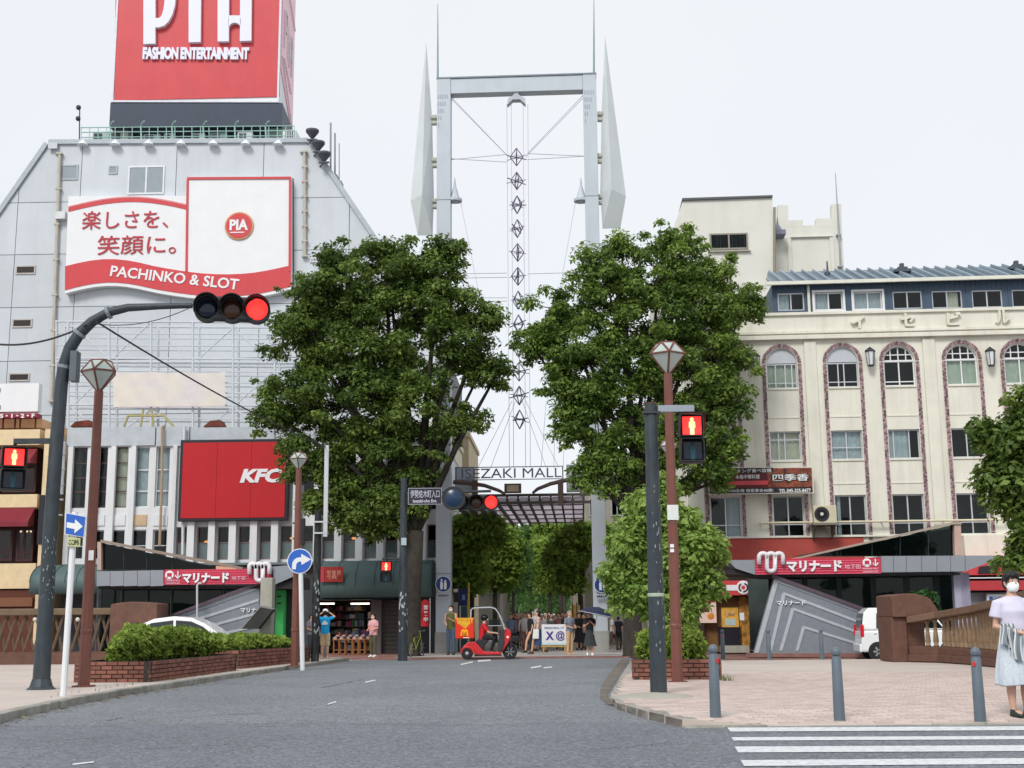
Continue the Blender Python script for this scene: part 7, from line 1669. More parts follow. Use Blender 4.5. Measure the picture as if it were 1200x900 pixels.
# ================================================================== people
SKN = [cm('d9a587', .55), cm('c98f6e', .55), cm('e0b296', .55)]
HAIR = {'black': M['hair'], 'grey': cm('8a8680', .6), 'brown': cm('3a241a', .5)}
def rem(o, v): md = o.modifiers.new('remesh', 'REMESH'); md.mode = 'VOXEL'; md.voxel_size = v; md.use_smooth_shade = True; s = o.modifiers.new('smooth', 'SMOOTH'); s.iterations = 3; s.factor = .5; return o
ARMS = {'down': ((.235, .03, 1.13), (.25, -.05, .88)), 'phone': ((.21, -.06, 1.13), (.06, -.30, 1.24)), 'up': ((.33, -.08, 1.46), (.11, -.10, 1.62)), 'hold': ((.23, .0, 1.13), (.10, -.24, 1.06)), 'ride': ((.23, -.2, 1.12), (.2, -.48, 1.03)), 'umb': ((.22, -.1, 1.14), (.07, -.24, 1.3))}
def person(label, gp, hpx, px, Y, face=0.0, legs='stand', arms=('down', 'down'), top='333840', bottom='2a3040', btype='trousers', hair='black', long_hair=False, mask=None, hat=None, shoes='2a2a2c', skin=0, sleeves='short', voxel=.02, group=None, height=None, stripe=None, tlen=.86, fat=1.0):
    o = thing('person', label, 'person', gp, face, group); s = (height or hpx * Y / FPX) / 1.7; o.scale = (s, s, s); Sk = SKN[skin]
    # leg joints
    if legs == 'walk': J = {1: ((.085, 0, .90), (.09, -.20, .50), (.09, -.26, .09), .0), -1: ((-.085, 0, .90), (-.09, .06, .50), (-.09, .30, .15), 0)}
    elif legs == 'sit': J = {1: ((.1, 0, .90), (.15, -.40, .86), (.14, -.32, .44), 0), -1: ((-.1, 0, .90), (-.15, -.40, .86), (-.14, -.32, .44), 0)}
    else: J = {1: ((.085, 0, .90), (.095, -.01, .50), (.10, .02, .08), 0), -1: ((-.085, 0, .90), (-.095, -.01, .50), (-.10, .02, .08), 0)}
    lean = lambda p: p
    b = MB()
    b.loft([(0, .01, .86, .13, .09), (0, .01, .98, .145, .10), (0, 0, 1.1, .125, .085), (0, 0, 1.28, .155, .10), (0, .01, 1.40, .165, .09), (0, .01, 1.45, .10, .07), (0, .01, 1.49, .055, .055), (0, 0, 1.53, .052, .055)], 12)
    hz = 1.60; b.loft([(0, .005, hz - .115, .03, .035), (0, -.012, hz - .095, .052, .06), (0, -.005, hz - .05, .068, .08), (0, 0, hz, .076, .094), (0, .004, hz + .05, .074, .09), (0, .01, hz + .09, .05, .062), (0, .012, hz + .107, .02, .025)], 12)
    b.ball((0, -.098, hz - .012), (.012, .018, .022), 6, 5)
    for sd in (1, -1):
        b.ball((sd * .077, .01, hz - .005), (.012, .02, .03), 6, 5)
        el, wr = ARMS[arms[0 if sd > 0 else 1]]; sh = (sd * .175, .01, 1.40); el = (sd * el[0], el[1], el[2]); wr = (sd * wr[0], wr[1], wr[2])
        b.tube([(sd * .12, .01, 1.40), sh, el, wr], [.05, .052, .04, .028], 8)
        d = (Vector(wr) - Vector(el)).normalized(); h_ = Vector(wr) + d * .07; b.tube([wr, Vector(wr) + d * .04, h_, h_ + d * .05 + Vector((0, -.015, 0))], [.026, .038, .036, .018], 8, sq=.6)
        b.tube([Vector(wr) + d * .02, Vector(wr) + d * .07 + Vector((-sd * .035, -.02, 0))], [.016, .011], 5)
        hp, kn, an, _ = J[sd]; b.tube([hp, ((hp[0] + kn[0]) / 2, (hp[1] + kn[1]) / 2, (hp[2] + kn[2]) / 2), kn, ((kn[0] + an[0]) / 2, (kn[1] + an[1]) / 2 + .015, kn[2] * .6 + an[2] * .4), an], [.085, .075, .056, .052, .036], 8)
        b.ball((an[0], an[1] - .06, an[2] - .045), (.04, .11, .035), 8, 5)
    rem(b.build('body', Sk, o), voxel)
    f = fat
    t = MB(); t.loft([(0, .01, tlen, .165 * f, .125 * f), (0, .01, .98, .16 * f, .122 * f), (0, 0, 1.12, .15 * f, .112 * f), (0, -.002, 1.28, .178 * f, .122 * f), (0, .01, 1.40, .188, .108), (0, .01, 1.452, .11, .08), (0, .01, 1.475, .07, .066)], 14)
    for sd in (1, -1):
        el, wr = ARMS[arms[0 if sd > 0 else 1]]; el = (sd * el[0], el[1], el[2]); wr = (sd * wr[0], wr[1], wr[2]); sh = (sd * .178, .01, 1.40)
        if sleeves == 'short': e2 = tuple(sh[i] + (el[i] - sh[i]) * .72 for i in range(3)); t.tube([(sd * .1, .01, 1.40), sh, e2], [.06, .068, .068], 8)
        elif sleeves == 'long': t.tube([(sd * .1, .01, 1.40), sh, el, tuple(el[i] + (wr[i] - el[i]) * .95 for i in range(3))], [.06, .066, .055, .042], 8)
    rem(t.build('top', cm(top, .8, var=.12, scale=6), o), voxel)
    if btype in ('trousers', 'shorts'):
        q = MB(); q.loft([(0, .01, .80, .10, .09), (0, .01, .86, .158, .115), (0, .01, .98, .152, .112), (0, .01, 1.0, .14, .1)], 12)
        for sd in (1, -1):
            hp, kn, an, _ = J[sd]; kn2 = Vector(hp).lerp(Vector(kn), .5); end = Vector(kn).lerp(Vector(an), .97 if btype == 'trousers' else .12)
            if btype == 'trousers': q.tube([hp, kn2, kn, Vector(kn).lerp(Vector(an), .5), end], [.098, .09, .074, .066, .058], 8)
            else: q.tube([hp, kn2, kn, end], [.1, .098, .09, .09], 8)
        rem(q.build(btype, cm(bottom, .85, var=.15, scale=6), o), voxel)
    else:
        z0 = {'skirt': .36, 'long': .2, 'dress': .34}[btype]; q = MB(); n = 28; rings = [(z0, .27, .23), (.55, .22, .18), (.82, .175, .135), (.98, .158, .118), (1.02, .15, .11)]; vs = []
        for (z, rx, ry) in rings:
            for k in range(n): a = 2 * math.pi * k / n; w_ = 1 + (.07 * (1 - (z - z0) / (1.02 - z0)) * math.sin(a * 7)); vs.append((rx * w_ * math.cos(a), .01 + ry * w_ * math.sin(a) + (.04 if legs == 'walk' else 0) * (1 - z), z))
        q.add(vs, [(i * n + k, i * n + (k + 1) % n, (i + 1) * n + (k + 1) % n, (i + 1) * n + k) for i in range(4) for k in range(n)]); q.build('skirt', cm(bottom, .85, var=.15, scale=6), o, smooth=True)
    for sd in (1, -1):
        an = J[sd][2]; q = MB(); q.loft([(an[0], an[1] - .045, an[2] - .08, .046, .135), (an[0], an[1] - .045, an[2] - .05, .05, .138), (an[0], an[1] - .02, an[2] - .015, .045, .09), (an[0], an[1] + .01, an[2] + .02, .04, .045)], 10); q.build('shoe', cm(shoes, .6), o, smooth=True)
    q = MB(); q.loft([(0, .035, hz - .07 if not long_hair else hz - .34, .07 if not long_hair else .10, .05), (0, .035, hz - .03, .084, .075), (0, .02, hz + .03, .088, .095), (0, .012, hz + .085, .072, .085), (0, .012, hz + .118, .035, .045), (0, .012, hz + .125, .01, .01)], 14)
    q.build('hair', HAIR[hair], o, smooth=True)
    if mask: q = MB(); q.loft([(0, -.045, hz - .10, .04, .045), (0, -.045, hz - .06, .062, .066), (0, -.04, hz - .02, .066, .07)], 12); q.build('face_mask', cm(mask, .7), o, smooth=True)
    else:
        q = MB()
        for sd in (1, -1): q.ball((sd * .03, -.086, hz + .015), (.012, .008, .007), 6, 4)
        q.build('eyes', M['black'], o)
    if hat:
        q = MB(); q.lathe([(.16 if hat[1] == 'brim' else .098, hz + .03), (.1, hz + .045), (.098, hz + .09), (.07, hz + .13), (.02, hz + .145)], 14)
        if hat[1] == 'cap': q.box(-.06, .06, -.19, -.06, hz + .035, hz + .05)
        q.build('hat', cm(hat[0], .7), o, smooth=False)
    if stripe: q = MB(); q.prism([(-.07, 1.2), (.07, 1.2), (.09, 1.27), (0, 1.34), (-.09, 1.27)], -.14, -.115); q.build('print', cm(stripe, .7), o)
    return o
def ped(px, yfeet, ytop, label, h=.06, **k):
    g_ = gnd(px, yfeet, h); Y = g_.y; k.setdefault('group', None)
    return person(label, (g_.x, Y, zg(Y) + h), yfeet - ytop, px, Y, **k)
p = ped(380.5, 772, 717, 'person seen from behind in blue shirt, beige shorts and white cap', .10, face=R(178), arms=('up', 'up'), top='1aa0dc', bottom='cdb48e', btype='shorts', hat=('e8e8ea', 'cap'), shoes='e0c0a0')
MB().prism([(-.09, 1.18), (.09, 1.18), (.11, 1.24), (.0, 1.33), (-.11, 1.24)], .112, .135).build('print', M['signwhite'], p)
ped(364, 771, 722, 'person in grey clothes half hidden behind the black signal pole', .10, face=R(60), top='8a8088', bottom='3e4650', arms=('hold', 'hold'), hair='black')
ped(437, 770, 721.5, 'person in pink shirt and olive trousers looking at a phone', .06, face=R(-35), arms=('hold', 'hold'), top='d9a0a4', bottom='5a5640', shoes='e6e6e6', sleeves='short', fat=1.15, mask='d8c8c8')
ped(505.5, 764, 722, 'person in orange shirt and blue jeans seen from behind', .06, face=R(170), top='d88a2c', bottom='2c3c54', sleeves='short', arms=('hold', 'hold'))
ped(528.5, 767.5, 712, 'person with white face mask, plaid shirt under olive vest and jeans', .06, face=R(-15), arms=('phone', 'hold'), top='5a5c34', bottom='4a5a6e', mask='f0f0f0', sleeves='none', shoes='3a3a40')
ped(612, 759, 721, 'person in dark shirt, pale shorts and white hat walking from mall', .06, face=R(0), legs='walk', top='1c2030', bottom='a8b4bc', btype='shorts', hat=('eceae6', 'brim'), mask='e8e8e8')
ped(602, 756, 720, 'person in dark navy clothes at the left of walking group', .06, face=R(10), legs='walk', top='23242e', bottom='544c4c', btype='shorts')
ped(621.5, 765, 720, 'person in black dress partly hidden by the long haired walker', .06, face=R(-70), legs='walk', top='22222a', bottom='1c1e2a', btype='skirt')
w1 = ped(631, 766.5, 717.5, 'person with long black hair and blue denim skirt walking', .06, face=R(-95), legs='walk', top='c9b0a8', bottom='2c4a70', btype='skirt', long_hair=True, shoes='4a3428')
ped(668, 767.5, 718, 'person in grey striped shirt and beige trousers standing by the banner', .06, face=R(40), top='7d8494', bottom='c6a680', hair='grey', shoes='c0a080', arms=('hold', 'hold'))
ped(679, 762, 720, 'person in black clothes behind the one in beige trousers', .06, face=R(20), top='17171c', bottom='15161c', btype='skirt', arms=('hold', 'hold'))
um = ped(691.5, 768, 719, 'person in long dark dress standing under a navy umbrella', .06, face=R(-5), top='25272b', bottom='33383a', btype='skirt', arms=('umb', 'phone'), shoes='e8e8e8', sleeves='short', mask='c8b8b0')
ped(725.5, 760, 724, 'person in dark purple clothes on the right beyond the column', .06, face=R(160), top='2e2a3c', bottom='2a2a34')
ped(718, 762, 722, 'person in white top passing behind the right steel column', .06, face=R(90), top='d8d8dc', bottom='5a4a44', legs='walk')
ped(516, 757, 722, 'person in dark jacket standing behind the left steel column', .06, face=R(120), top='3a3436', bottom='2a2c34')
# umbrella and bag, held by people
L_u = um.location; U = thing('umbrella', 'open navy umbrella with pale lining over the dark dressed person', 'umbrella', (L_u.x + .30, L_u.y - .1, L_u.z), R(0)); zt2 = uv(U, 695, 711)[1]; zr2 = uv(U, 695, 720)[1]; n = 8; rr2 = .72
mb = MB(); vs = [(0, 0, zt2)]; tl = Matrix.Rotation(R(12), 3, 'Y')
for ring, (fr_, dz) in enumerate(((.4, .22), (.75, .6), (1, 1))):
    for k in range(n * 2): a = math.pi * k / n; q2 = 1 if k % 2 == 0 else .96; vs.append((rr2 * fr_ * q2 * math.cos(a), rr2 * fr_ * q2 * math.sin(a), zt2 - (zt2 - zr2) * dz))
m_ = n * 2; fs = [(0, 1 + k, 1 + (k + 1) % m_) for k in range(m_)] + [(1 + i * m_ + k, 1 + (i + 1) * m_ + k, 1 + (i + 1) * m_ + (k + 1) % m_, 1 + i * m_ + (k + 1) % m_) for i in range(2) for k in range(m_)]
c0 = Vector((0, 0, zr2)); vs = [tuple(c0 + tl @ (Vector(v) - c0)) for v in vs]; mb.add(vs, fs, .5); cn = mb.build('canopy', cm('1e2440', .6), U); so = cn.modifiers.new('t', 'SOLIDIFY'); so.thickness = .01
mb = MB()
ed = vs[1 + 2 * m_:]; mb.tube([Vector(v) - Vector((0, 0, .01)) for v in ed] + [Vector(ed[0]) - Vector((0, 0, .01))], .012, 4, False); mb.build('edge_piping', cm('b8bcd0', .6), cn)
mb = MB(); mb.tube([vs[0], tuple(c0 + tl @ Vector((0, 0, -.75)))], .012, 6); mb.build('shaft', M['alu'], U)
Bg = thing('tote_bag', 'white tote bag hanging from the shoulder of long haired walker', 'bag', (w1.location.x - .1, w1.location.y - .24, w1.location.z), 0)
mb = MB(); mb.prism([(-.14, .62), (.12, .6), (.13, .98), (-.1, .99)], -.05, .04); mb.build('bag_body', cm('e6e6e2', .8), Bg, bevel=.02); mb = MB(); mb.tube([(-.08, 0, .98), (-.02, .05, 1.28), (.04, .1, 1.3), (.1, 0, .98)], .012, 5); mb.build('strap', cm('e6e6e2', .8), Bg)
Bh = thing('handbag', 'black handbag carried by the walker in dark shirt', 'bag', base(604, 50, .06), 0); p_ = uv(Bh, 604, 748); mb = MB(); mb.prism([(p_[0] - .17, p_[1] - .13), (p_[0] + .17, p_[1] - .13), (p_[0] + .13, p_[1] + .09), (p_[0] - .13, p_[1] + .09)], -.07, .07); mb.build('bag_body', M['black'], Bh, bevel=.03); mb = MB(); mb.tube([(p_[0] - .1, 0, p_[1] + .08), (p_[0], 0, p_[1] + .25), (p_[0] + .1, 0, p_[1] + .08)], .012, 5); mb.build('handle', M['black'], Bh)
# event banner board
EB = thing('event_banner', 'white banner board with purple symbols on a timber stand in the mall', 'banner', base(650, 51, .06), R(-2))
qbox('board', M['signwhite'], EB, (635, 731.5, 664, 756), -.03, 0); txt(EB, 'X', cm('4a2f86', .6), (639.5, 740, 649, 750), -.031, .01, bold=.04); txt(EB, '@', cm('4a3a8c', .6), (651.5, 739.5, 662, 751), -.031, .01, bold=.02)
qbox('pale_band', cm('c4d8e0', .6), EB, (635.5, 753, 663.5, 755.5), -.034, -.03)
txt(EB, 'ISEZAKI MALL 1ST', cm('5a6a9a', .6), (638, 734.5, 661, 737), -.031, .01, bold=.02); qbox('timber', cm('b89a5c', .7), EB, (634, 756.5, 665, 758.5), -.06, 0)
for x in (637, 662): qbox('leg', cm('b89a5c', .7), EB, (x - .8, 758.5, x + .8, 766), -.05, 0)
# mall clutter: cafe stand posts
for k, (x, c, nm) in enumerate(((673, 'd8a850', 'yellow banner post standing in front of mall trees, left one'), (678, 'd8b468', 'yellow banner post standing in front of mall trees, right one'))):
    s_ = thing('banner_post', nm, 'banner post', base(x, 62, .05), 0); qbox('cloth', cm(c, .7), s_, (x - 1.6, 709, x + 1.6, 733), -.02, .02); qbox('post', cm('6a5a40', .6), s_, (x - 2.1, 706, x - 1.6, 756), -.02, .02)
# far-off crowd in the mall, one mass
cr_ = MB(); mats_ = [cm(c, .8) for c in ('e4e0dc', '33353c', '7a8aa4', 'd8b8b0', 'c0c4cc', 'f0ece8', 'b07a7a', 'a8aeb6')] + [SKN[0], M['hair'], cm('2a2c36', .8)]
rc = random.Random(12)
for k in range(62):
    Y = 60 + 55 * rc.random() ** 1.3; x = pt(rc.uniform(596, 692), 720, Y).x; z = zg(Y) + .06; s_ = rc.uniform(.92, 1.06); a = rc.uniform(0, 6.3); ct = rc.randrange(8)
    R3 = lambda L3: [(x + cx * s_, Y + cy * s_, z + cz * s_, rx * s_, ry * s_) for cx, cy, cz, rx, ry in L3]
    cr_.cur = ct; cr_.loft(R3([(0, 0, .82, .16, .11), (0, 0, 1.1, .16, .11), (0, 0, 1.36, .2, .12), (0, 0, 1.46, .08, .07)]), 8); 
    for sd in (1, -1): cr_.tube([(x + sd * .19 * s_, Y, z + 1.38 * s_), (x + sd * .25 * s_, Y - .02, z + 1.1 * s_), (x + sd * .24 * s_, Y - .06, z + .85 * s_)], [.05, .045, .035], 5)
    cr_.cur = 10 if rc.random() < .6 else rc.randrange(8)
    for sd in (1, -1): cr_.tube([(x + sd * .08 * s_, Y, z + .86 * s_), (x + sd * .09 * s_, Y + sd * .1, z + .45 * s_), (x + sd * .09 * s_, Y + sd * .16, z)], [.09, .06, .045], 5)
    cr_.cur = 8; cr_.ball((x, Y - .01, z + 1.58 * s_), (.08, .095, .115), 8, 6); cr_.cur = 9 if rc.random() < .8 else 5; cr_.ball((x, Y + .02, z + 1.63 * s_), (.088, .095, .09), 8, 6)
cr_.build('crowd', mats_, kind='stuff', smooth=True)

# ------------------------------------------------------------------ woman in the foreground at right
gw = gnd(1197, 838, .07); Wm = thing('person', 'person in lavender t-shirt, pale striped skirt and white face mask at right', 'person', (gw.x, gw.y, zg(gw.y) + hp(gw.x, gw.y) + .012), R(8)); hw_ = 838 - 675; s = hw_ * gw.y / FPX / 1.62
Wm.scale = (s, s, s); hz = 1.50; b = MB()
b.loft([(0, .02, .80, .14, .105), (0, .02, .90, .155, .115), (0, .01, 1.02, .128, .095), (0, 0, 1.14, .142, .105), (0, .01, 1.27, .155, .09), (0, .015, 1.325, .09, .065), (0, .012, 1.36, .052, .052), (0, .0, 1.42, .048, .052)], 16)
b.loft([(0, -.015, hz - .118, .022, .028), (0, -.014, hz - .10, .046, .055), (0, -.006, hz - .06, .064, .076), (0, 0, hz - .01, .073, .09), (0, .003, hz + .045, .073, .09), (0, .01, hz + .09, .05, .062), (0, .012, hz + .11, .02, .025)], 16)
b.tube([(0, -.088, hz + .012), (0, -.108, hz - .022), (0, -.09, hz - .034)], [.008, .016, .008], 6)
arm = {1: [(.12, .01, 1.265), (.168, .01, 1.25), (.20, .03, 1.03), (.09, -.20, .965)], -1: [(-.12, .01, 1.265), (-.168, .01, 1.25), (-.215, .03, 1.00), (-.05, -.21, .93)]}
for sd in (1, -1):
    b.ball((sd * .074, .012, hz - .01), (.012, .02, .03), 8, 6); A_ = arm[sd]; b.tube(A_, [.05, .052, .041, .027], 10)
    wr = Vector(A_[3]); d = (wr - Vector(A_[2])).normalized(); sdv = Vector((0, 0, 1)).cross(d).normalized(); upv = d.cross(sdv)
    palm = wr + d * .045; b.tube([wr - d * .01, wr + d * .02, palm, palm + d * .035], [.024, .034, .038, .032], 8, sq=.5)
    for f_, (o2, l_) in enumerate(((.026, .062), (.009, .07), (-.009, .066), (-.026, .052))):
        r0 = palm + d * .03 + upv * o2; k1 = r0 + d * l_ * .5 - sdv * sd * .01; k2 = k1 + d * l_ * .32 - sdv * sd * .02; b.tube([r0 - d * .02, r0, k1, k2], [.0095, .0095, .009, .007], 6)
    t0 = wr + d * .025 + upv * .03; b.tube([t0, t0 + d * .03 + upv * .02, t0 + d * .06 + upv * .018 - sdv * sd * .01], [.012, .011, .008], 6)
    b.tube([(sd * .085, .02, .82), (sd * .09, .01, .62), (sd * .085, .0, .44), (sd * .085, .025, .28), (sd * .08, .02, .07)], [.088, .078, .054, .052, .033], 10); b.ball((sd * .08, -.05, .04), (.038, .11, .035), 10, 6)
rem(b.build('body', M['skin'], Wm), .0075)
t = MB(); t.loft([(0, .015, .885, .168, .128), (0, .015, .96, .168, .13), (0, .005, 1.08, .162, .122), (0, -.004, 1.17, .172, .13), (0, .01, 1.26, .178, .105), (0, .012, 1.315, .12, .082), (0, .012, 1.335, .088, .07)], 20)
for sd in (1, -1):
    A_ = [Vector(v) for v in arm[sd]]; t.tube([A_[0] * 1.0 - Vector((sd * .02, 0, 0)), A_[1] + Vector((sd * .008, 0, 0)), A_[1].lerp(A_[2], .62) + Vector((sd * .012, 0, 0))], [.062, .07, .078], 12)
to = rem(t.build('tshirt', cm('cfcbde', .85, var=.06, scale=5, bump=.25, bscale=14), Wm), .011)
q = MB(); n = 64; rings = [(.34, .255, .205), (.45, .25, .2), (.6, .228, .182), (.75, .2, .155), (.86, .178, .134), (.93, .166, .125)]; vs = []
for (z, rx, ry) in rings:
    for k in range(n): a = 2 * math.pi * k / n; f_ = (1 - (z - .34) / .6); w_ = 1 + f_ * (.045 * math.sin(a * 9 + .6) + .03 * math.sin(a * 15 + 2)); vs.append((rx * w_ * math.cos(a), .01 + ry * w_ * math.sin(a), z + .01 * math.sin(a * 3) * (z < .4)))
q.add(vs, [(i * n + k, i * n + (k + 1) % n, (i + 1) * n + (k + 1) % n, (i + 1) * n + k) for i in range(5) for k in range(n)]); sk = q.build('skirt', mat('striped_skirt', (.54, .60, .66), .85, var=.12, scale=26, dirt=.7, dcol=(.30, .36, .43), streak=(34, 34, 1.2)), Wm, smooth=True)
so = sk.modifiers.new('t', 'SOLIDIFY'); so.thickness = .006; sb2 = sk.modifiers.new('s', 'SUBSURF'); sb2.levels = sb2.render_levels = 1
for sd in (1, -1):
    q = MB(); q.loft([(sd * .08, -.045, .0, .044, .125), (sd * .08, -.045, .02, .047, .128), (sd * .08, -.03, .05, .043, .10), (sd * .08, .01, .075, .036, .045)], 14); sh_ = q.build('shoe', cm('24302c', .45), Wm, smooth=True); MB().loft([(sd * .08, -.045, .0, .047, .13), (sd * .08, -.045, .018, .05, .132)], 14).build('sole', M['black'], sh_)
q = MB(); q.loft([(0, .045, hz - .085, .062, .04), (0, .04, hz - .04, .083, .07), (0, .026, hz + .02, .089, .088), (0, .008, hz + .07, .082, .096), (0, .006, hz + .11, .055, .07), (0, .008, hz + .128, .02, .03)], 20); hr = q.build('hair', M['hair'], Wm, smooth=True)
mb = MB(); rr3 = random.Random(2)
for k in range(60):
    a = rr3.uniform(-2.9, -.25); x0_, y0_ = .074 * math.cos(a), .086 * math.sin(a); mb.tube([(x0_ * .6, y0_ * .6, hz + .115), (x0_ * 1.08, y0_ * 1.06, hz + .085), (x0_ * 1.14, y0_ * 1.1, hz + rr3.uniform(.028, .05) - (.05 if abs(math.cos(a)) > .75 else 0))], [.012, .012, .004], 5)
mb.build('fringe', M['hair'], hr, smooth=True)
q = MB(); q.loft([(0, -.03, hz - .112, .045, .05), (0, -.034, hz - .09, .056, .064), (0, -.036, hz - .05, .066, .077), (0, -.03, hz - .018, .062, .074), (0, -.03, hz - .006, .05, .066)], 20); mk = q.build('face_mask', cm('f2f2f4', .8), Wm, smooth=True)
mb = MB()
for sd in (1, -1): mb.tube([(sd * .055, -.045, hz - .02), (sd * .078, .0, hz - .005), (sd * .08, .018, hz - .012)], .0025, 4); mb.tube([(sd * .053, -.05, hz - .085), (sd * .077, .0, hz - .04), (sd * .08, .018, hz - .02)], .0025, 4)
mb.build('mask_loop', cm('f2f2f4', .8), mk)
for sd in (1, -1):
    mb = MB(); mb.ball((sd * .03, -.082, hz + .012), (.015, .008, .0085), 10, 6); ey = mb.build('eye', cm('e8e4e0', .3), Wm, smooth=True); mb = MB(); mb.ball((sd * .03, -.0885, hz + .012), (.0075, .004, .0075), 8, 6); mb.build('iris', M['black'], ey)
    mb = MB(); mb.tube([(sd * .014, -.09, hz + .036), (sd * .03, -.09, hz + .041), (sd * .048, -.08, hz + .034)], .0035, 5); mb.build('eyebrow', M['hair'], Wm)
# striped cardigan hung over her arm
Cd = thing('folded_cardigan', 'grey and white striped cardigan draped over the forearm of the masked person', 'cardigan', Wm.location, R(8)); Cd.scale = (s, s, s)
gm2 = [cm('7d858c', .9, var=.15), cm('d4d8da', .9)]
def drape(x0, x1, y0_, ztop, zlow, seed, nm='panel'):
    rr4 = random.Random(seed); mb = MB(); nx, nz = 18, 14
    for side in (0, 1):
        vs = []
        for j in range(nz + 1):
            for i in range(nx + 1):
                u = i / nx; t_ = j / nz; x = x0 + (x1 - x0) * u + .015 * math.sin(t_ * 4 + seed); z = ztop - (ztop - zlow) * t_ + .02 * math.sin(u * 6 + seed) * t_; y = y0_ + (.07 if side else 0) * (1 - abs(t_) * .3) + .016 * math.sin(u * 12 + seed) * (.4 + t_); vs.append((x, y if t_ > .06 else y * .6 + (y0_ + .035) * .4, z))
        for j in range(nz):
            for i in range(nx): mb.cur = 1 if (i // 2) % 3 == 0 else 0; mb.add([vs[j * (nx + 1) + i], vs[j * (nx + 1) + i + 1], vs[(j + 1) * (nx + 1) + i + 1], vs[(j + 1) * (nx + 1) + i]], [(0, 1, 2, 3)])
    return mb.build(nm, gm2, Cd, smooth=True)
drape(-.225, -.09, -.135, 1.03, .78, 1, 'bundle'); drape(-.12, -.02, -.20, .97, .62, 2, 'hanging_sleeve'); drape(-.17, -.10, -.165, .99, .70, 4, 'hanging_fold')
# ================================================================== vehicles
SCT = thing('delivery_scooter', 'red three wheeled delivery scooter with roof and big red box', 'scooter', base(570, 45.6, 0), R(0))
def sq(x, y, off=0): p = uv(SCT, x, y, off); return (p[0], off, p[1])
def s2(x, y): return uv(SCT, x, y)
def wheel(par, x, y, r_, off, wd, hub='chrome'):
    c = sq(x, y, 0); w_ = MB(); w_.lathe([(r_ * .62, -wd / 2), (r_ * .9, -wd / 2), (r_, -wd * .3), (r_, wd * .3), (r_ * .9, wd / 2), (r_ * .62, wd / 2)], 24, (c[0], off, c[2]), 'y'); o = w_.build('wheel', M['rubber'], par, auto=True)
    h = MB(); h.lathe([(.03, -wd * .55), (r_ * .25, -wd * .52), (r_ * .55, -wd * .4), (r_ * .64, -wd * .45)], 20, (c[0], off, c[2]), 'y'); ho = h.build('rim', M[hub], o, auto=True); return o
r1_, r2_ = 6.6 * 45.6 / FPX, 8.3 * 45.6 / FPX
for of in (-.24, .24): wheel(SCT, 547.5, 765.5, r1_, of, .11)
fw = wheel(SCT, 597.5, 763.8, r2_, 0, .1, 'blackmetal')
c = sq(597.5, 763.8); mb = MB()
for k in range(6): a = k * math.pi / 3; mb.tube([(c[0], -.045, c[2]), (c[0] + r2_ * .62 * math.cos(a), -.045, c[2] + r2_ * .62 * math.sin(a))], .014, 4)
mb.build('spoke', M['chrome'], fw)
RD = M['scooter_red']
mb = MB(); mb.prism([s2(*q) for q in ((540, 766), (540.5, 761), (544, 757.5), (549, 757), (555, 760), (557, 766), (554.5, 765.5), (552.5, 760.8), (547.5, 758.8), (542.8, 761), (541.6, 766))], -.31, .31); mb.build('rear_fender', RD, SCT, bevel=.015)
mb = MB(); mb.prism([s2(*q) for q in ((542, 758), (549, 752), (557, 751.5), (562, 757), (567, 763), (587, 764), (587, 767.2), (562, 767.5), (556, 766))], -.2, .2); mb.build('rear_body', RD, SCT, bevel=.03)
mb = MB(); mb.prism([s2(*q) for q in ((556, 767), (588, 767), (588, 768.5), (556, 769))], -.18, .18); mb.build('under_tray', M['black'], SCT)
mb = MB(); mb.prism([s2(*q) for q in ((557, 751.5), (561, 748.5), (570, 748.5), (573, 751), (569, 755), (567, 763), (562, 757))], -.17, .17); mb.build('seat', cm('25282c', .6), SCT, bevel=.03)
mb = MB(); mb.prism([s2(*q) for q in ((584, 764), (583.5, 752), (585.5, 741), (588.5, 736.5), (591, 738), (591.5, 752), (589, 762))], -.2, .2); mb.build('leg_shield', cm('34383c', .6), SCT, bevel=.03)
mb = MB(); mb.prism([s2(*q) for q in ((589.5, 736), (594, 735.5), (598.5, 739.5), (599.3, 745), (596.5, 752), (592, 759), (587.5, 766), (586, 764.5), (590.5, 752), (590, 742))], -.16, .16); mb.build('front_cowl', RD, SCT, bevel=.03)
p_ = sq(595, 746.5); MB().ball((p_[0], -.02, p_[2]), (.075, .165, .085), 12, 8).build('headlight', cm('ffe0d0', .2, emit=.25), SCT, smooth=True)
mb = MB(); cc = sq(597.5, 763.8); n = 10; pts = [(cc[0] + (r2_ + .05) * math.cos(R(a)), cc[2] + (r2_ + .05) * math.sin(R(a))) for a in [15 + 140 * k / n for k in range(n + 1)]]; mb.prism(pts + [(cc[0] + (r2_ + .015) * math.cos(R(a)), cc[2] + (r2_ + .015) * math.sin(R(a))) for a in [155 - 140 * k / n for k in range(n + 1)]], -.08, .08); mb.build('front_fender', cm('2c3034', .6), SCT)
mb = MB()
for of in (-.07, .07): mb.tube([(cc[0], of, cc[2]), sq(593, 750, of)], .022, 6)
mb.build('fork', M['blackmetal'], SCT)
mb = MB(); h_ = sq(587, 739.5); mb.tube([(h_[0] - .05, -.3, h_[2]), (h_[0], -.1, h_[2] + .03), (h_[0], .1, h_[2] + .03), (h_[0] - .05, .3, h_[2])], .018, 6); mb.build('handlebar', M['blackmetal'], SCT)
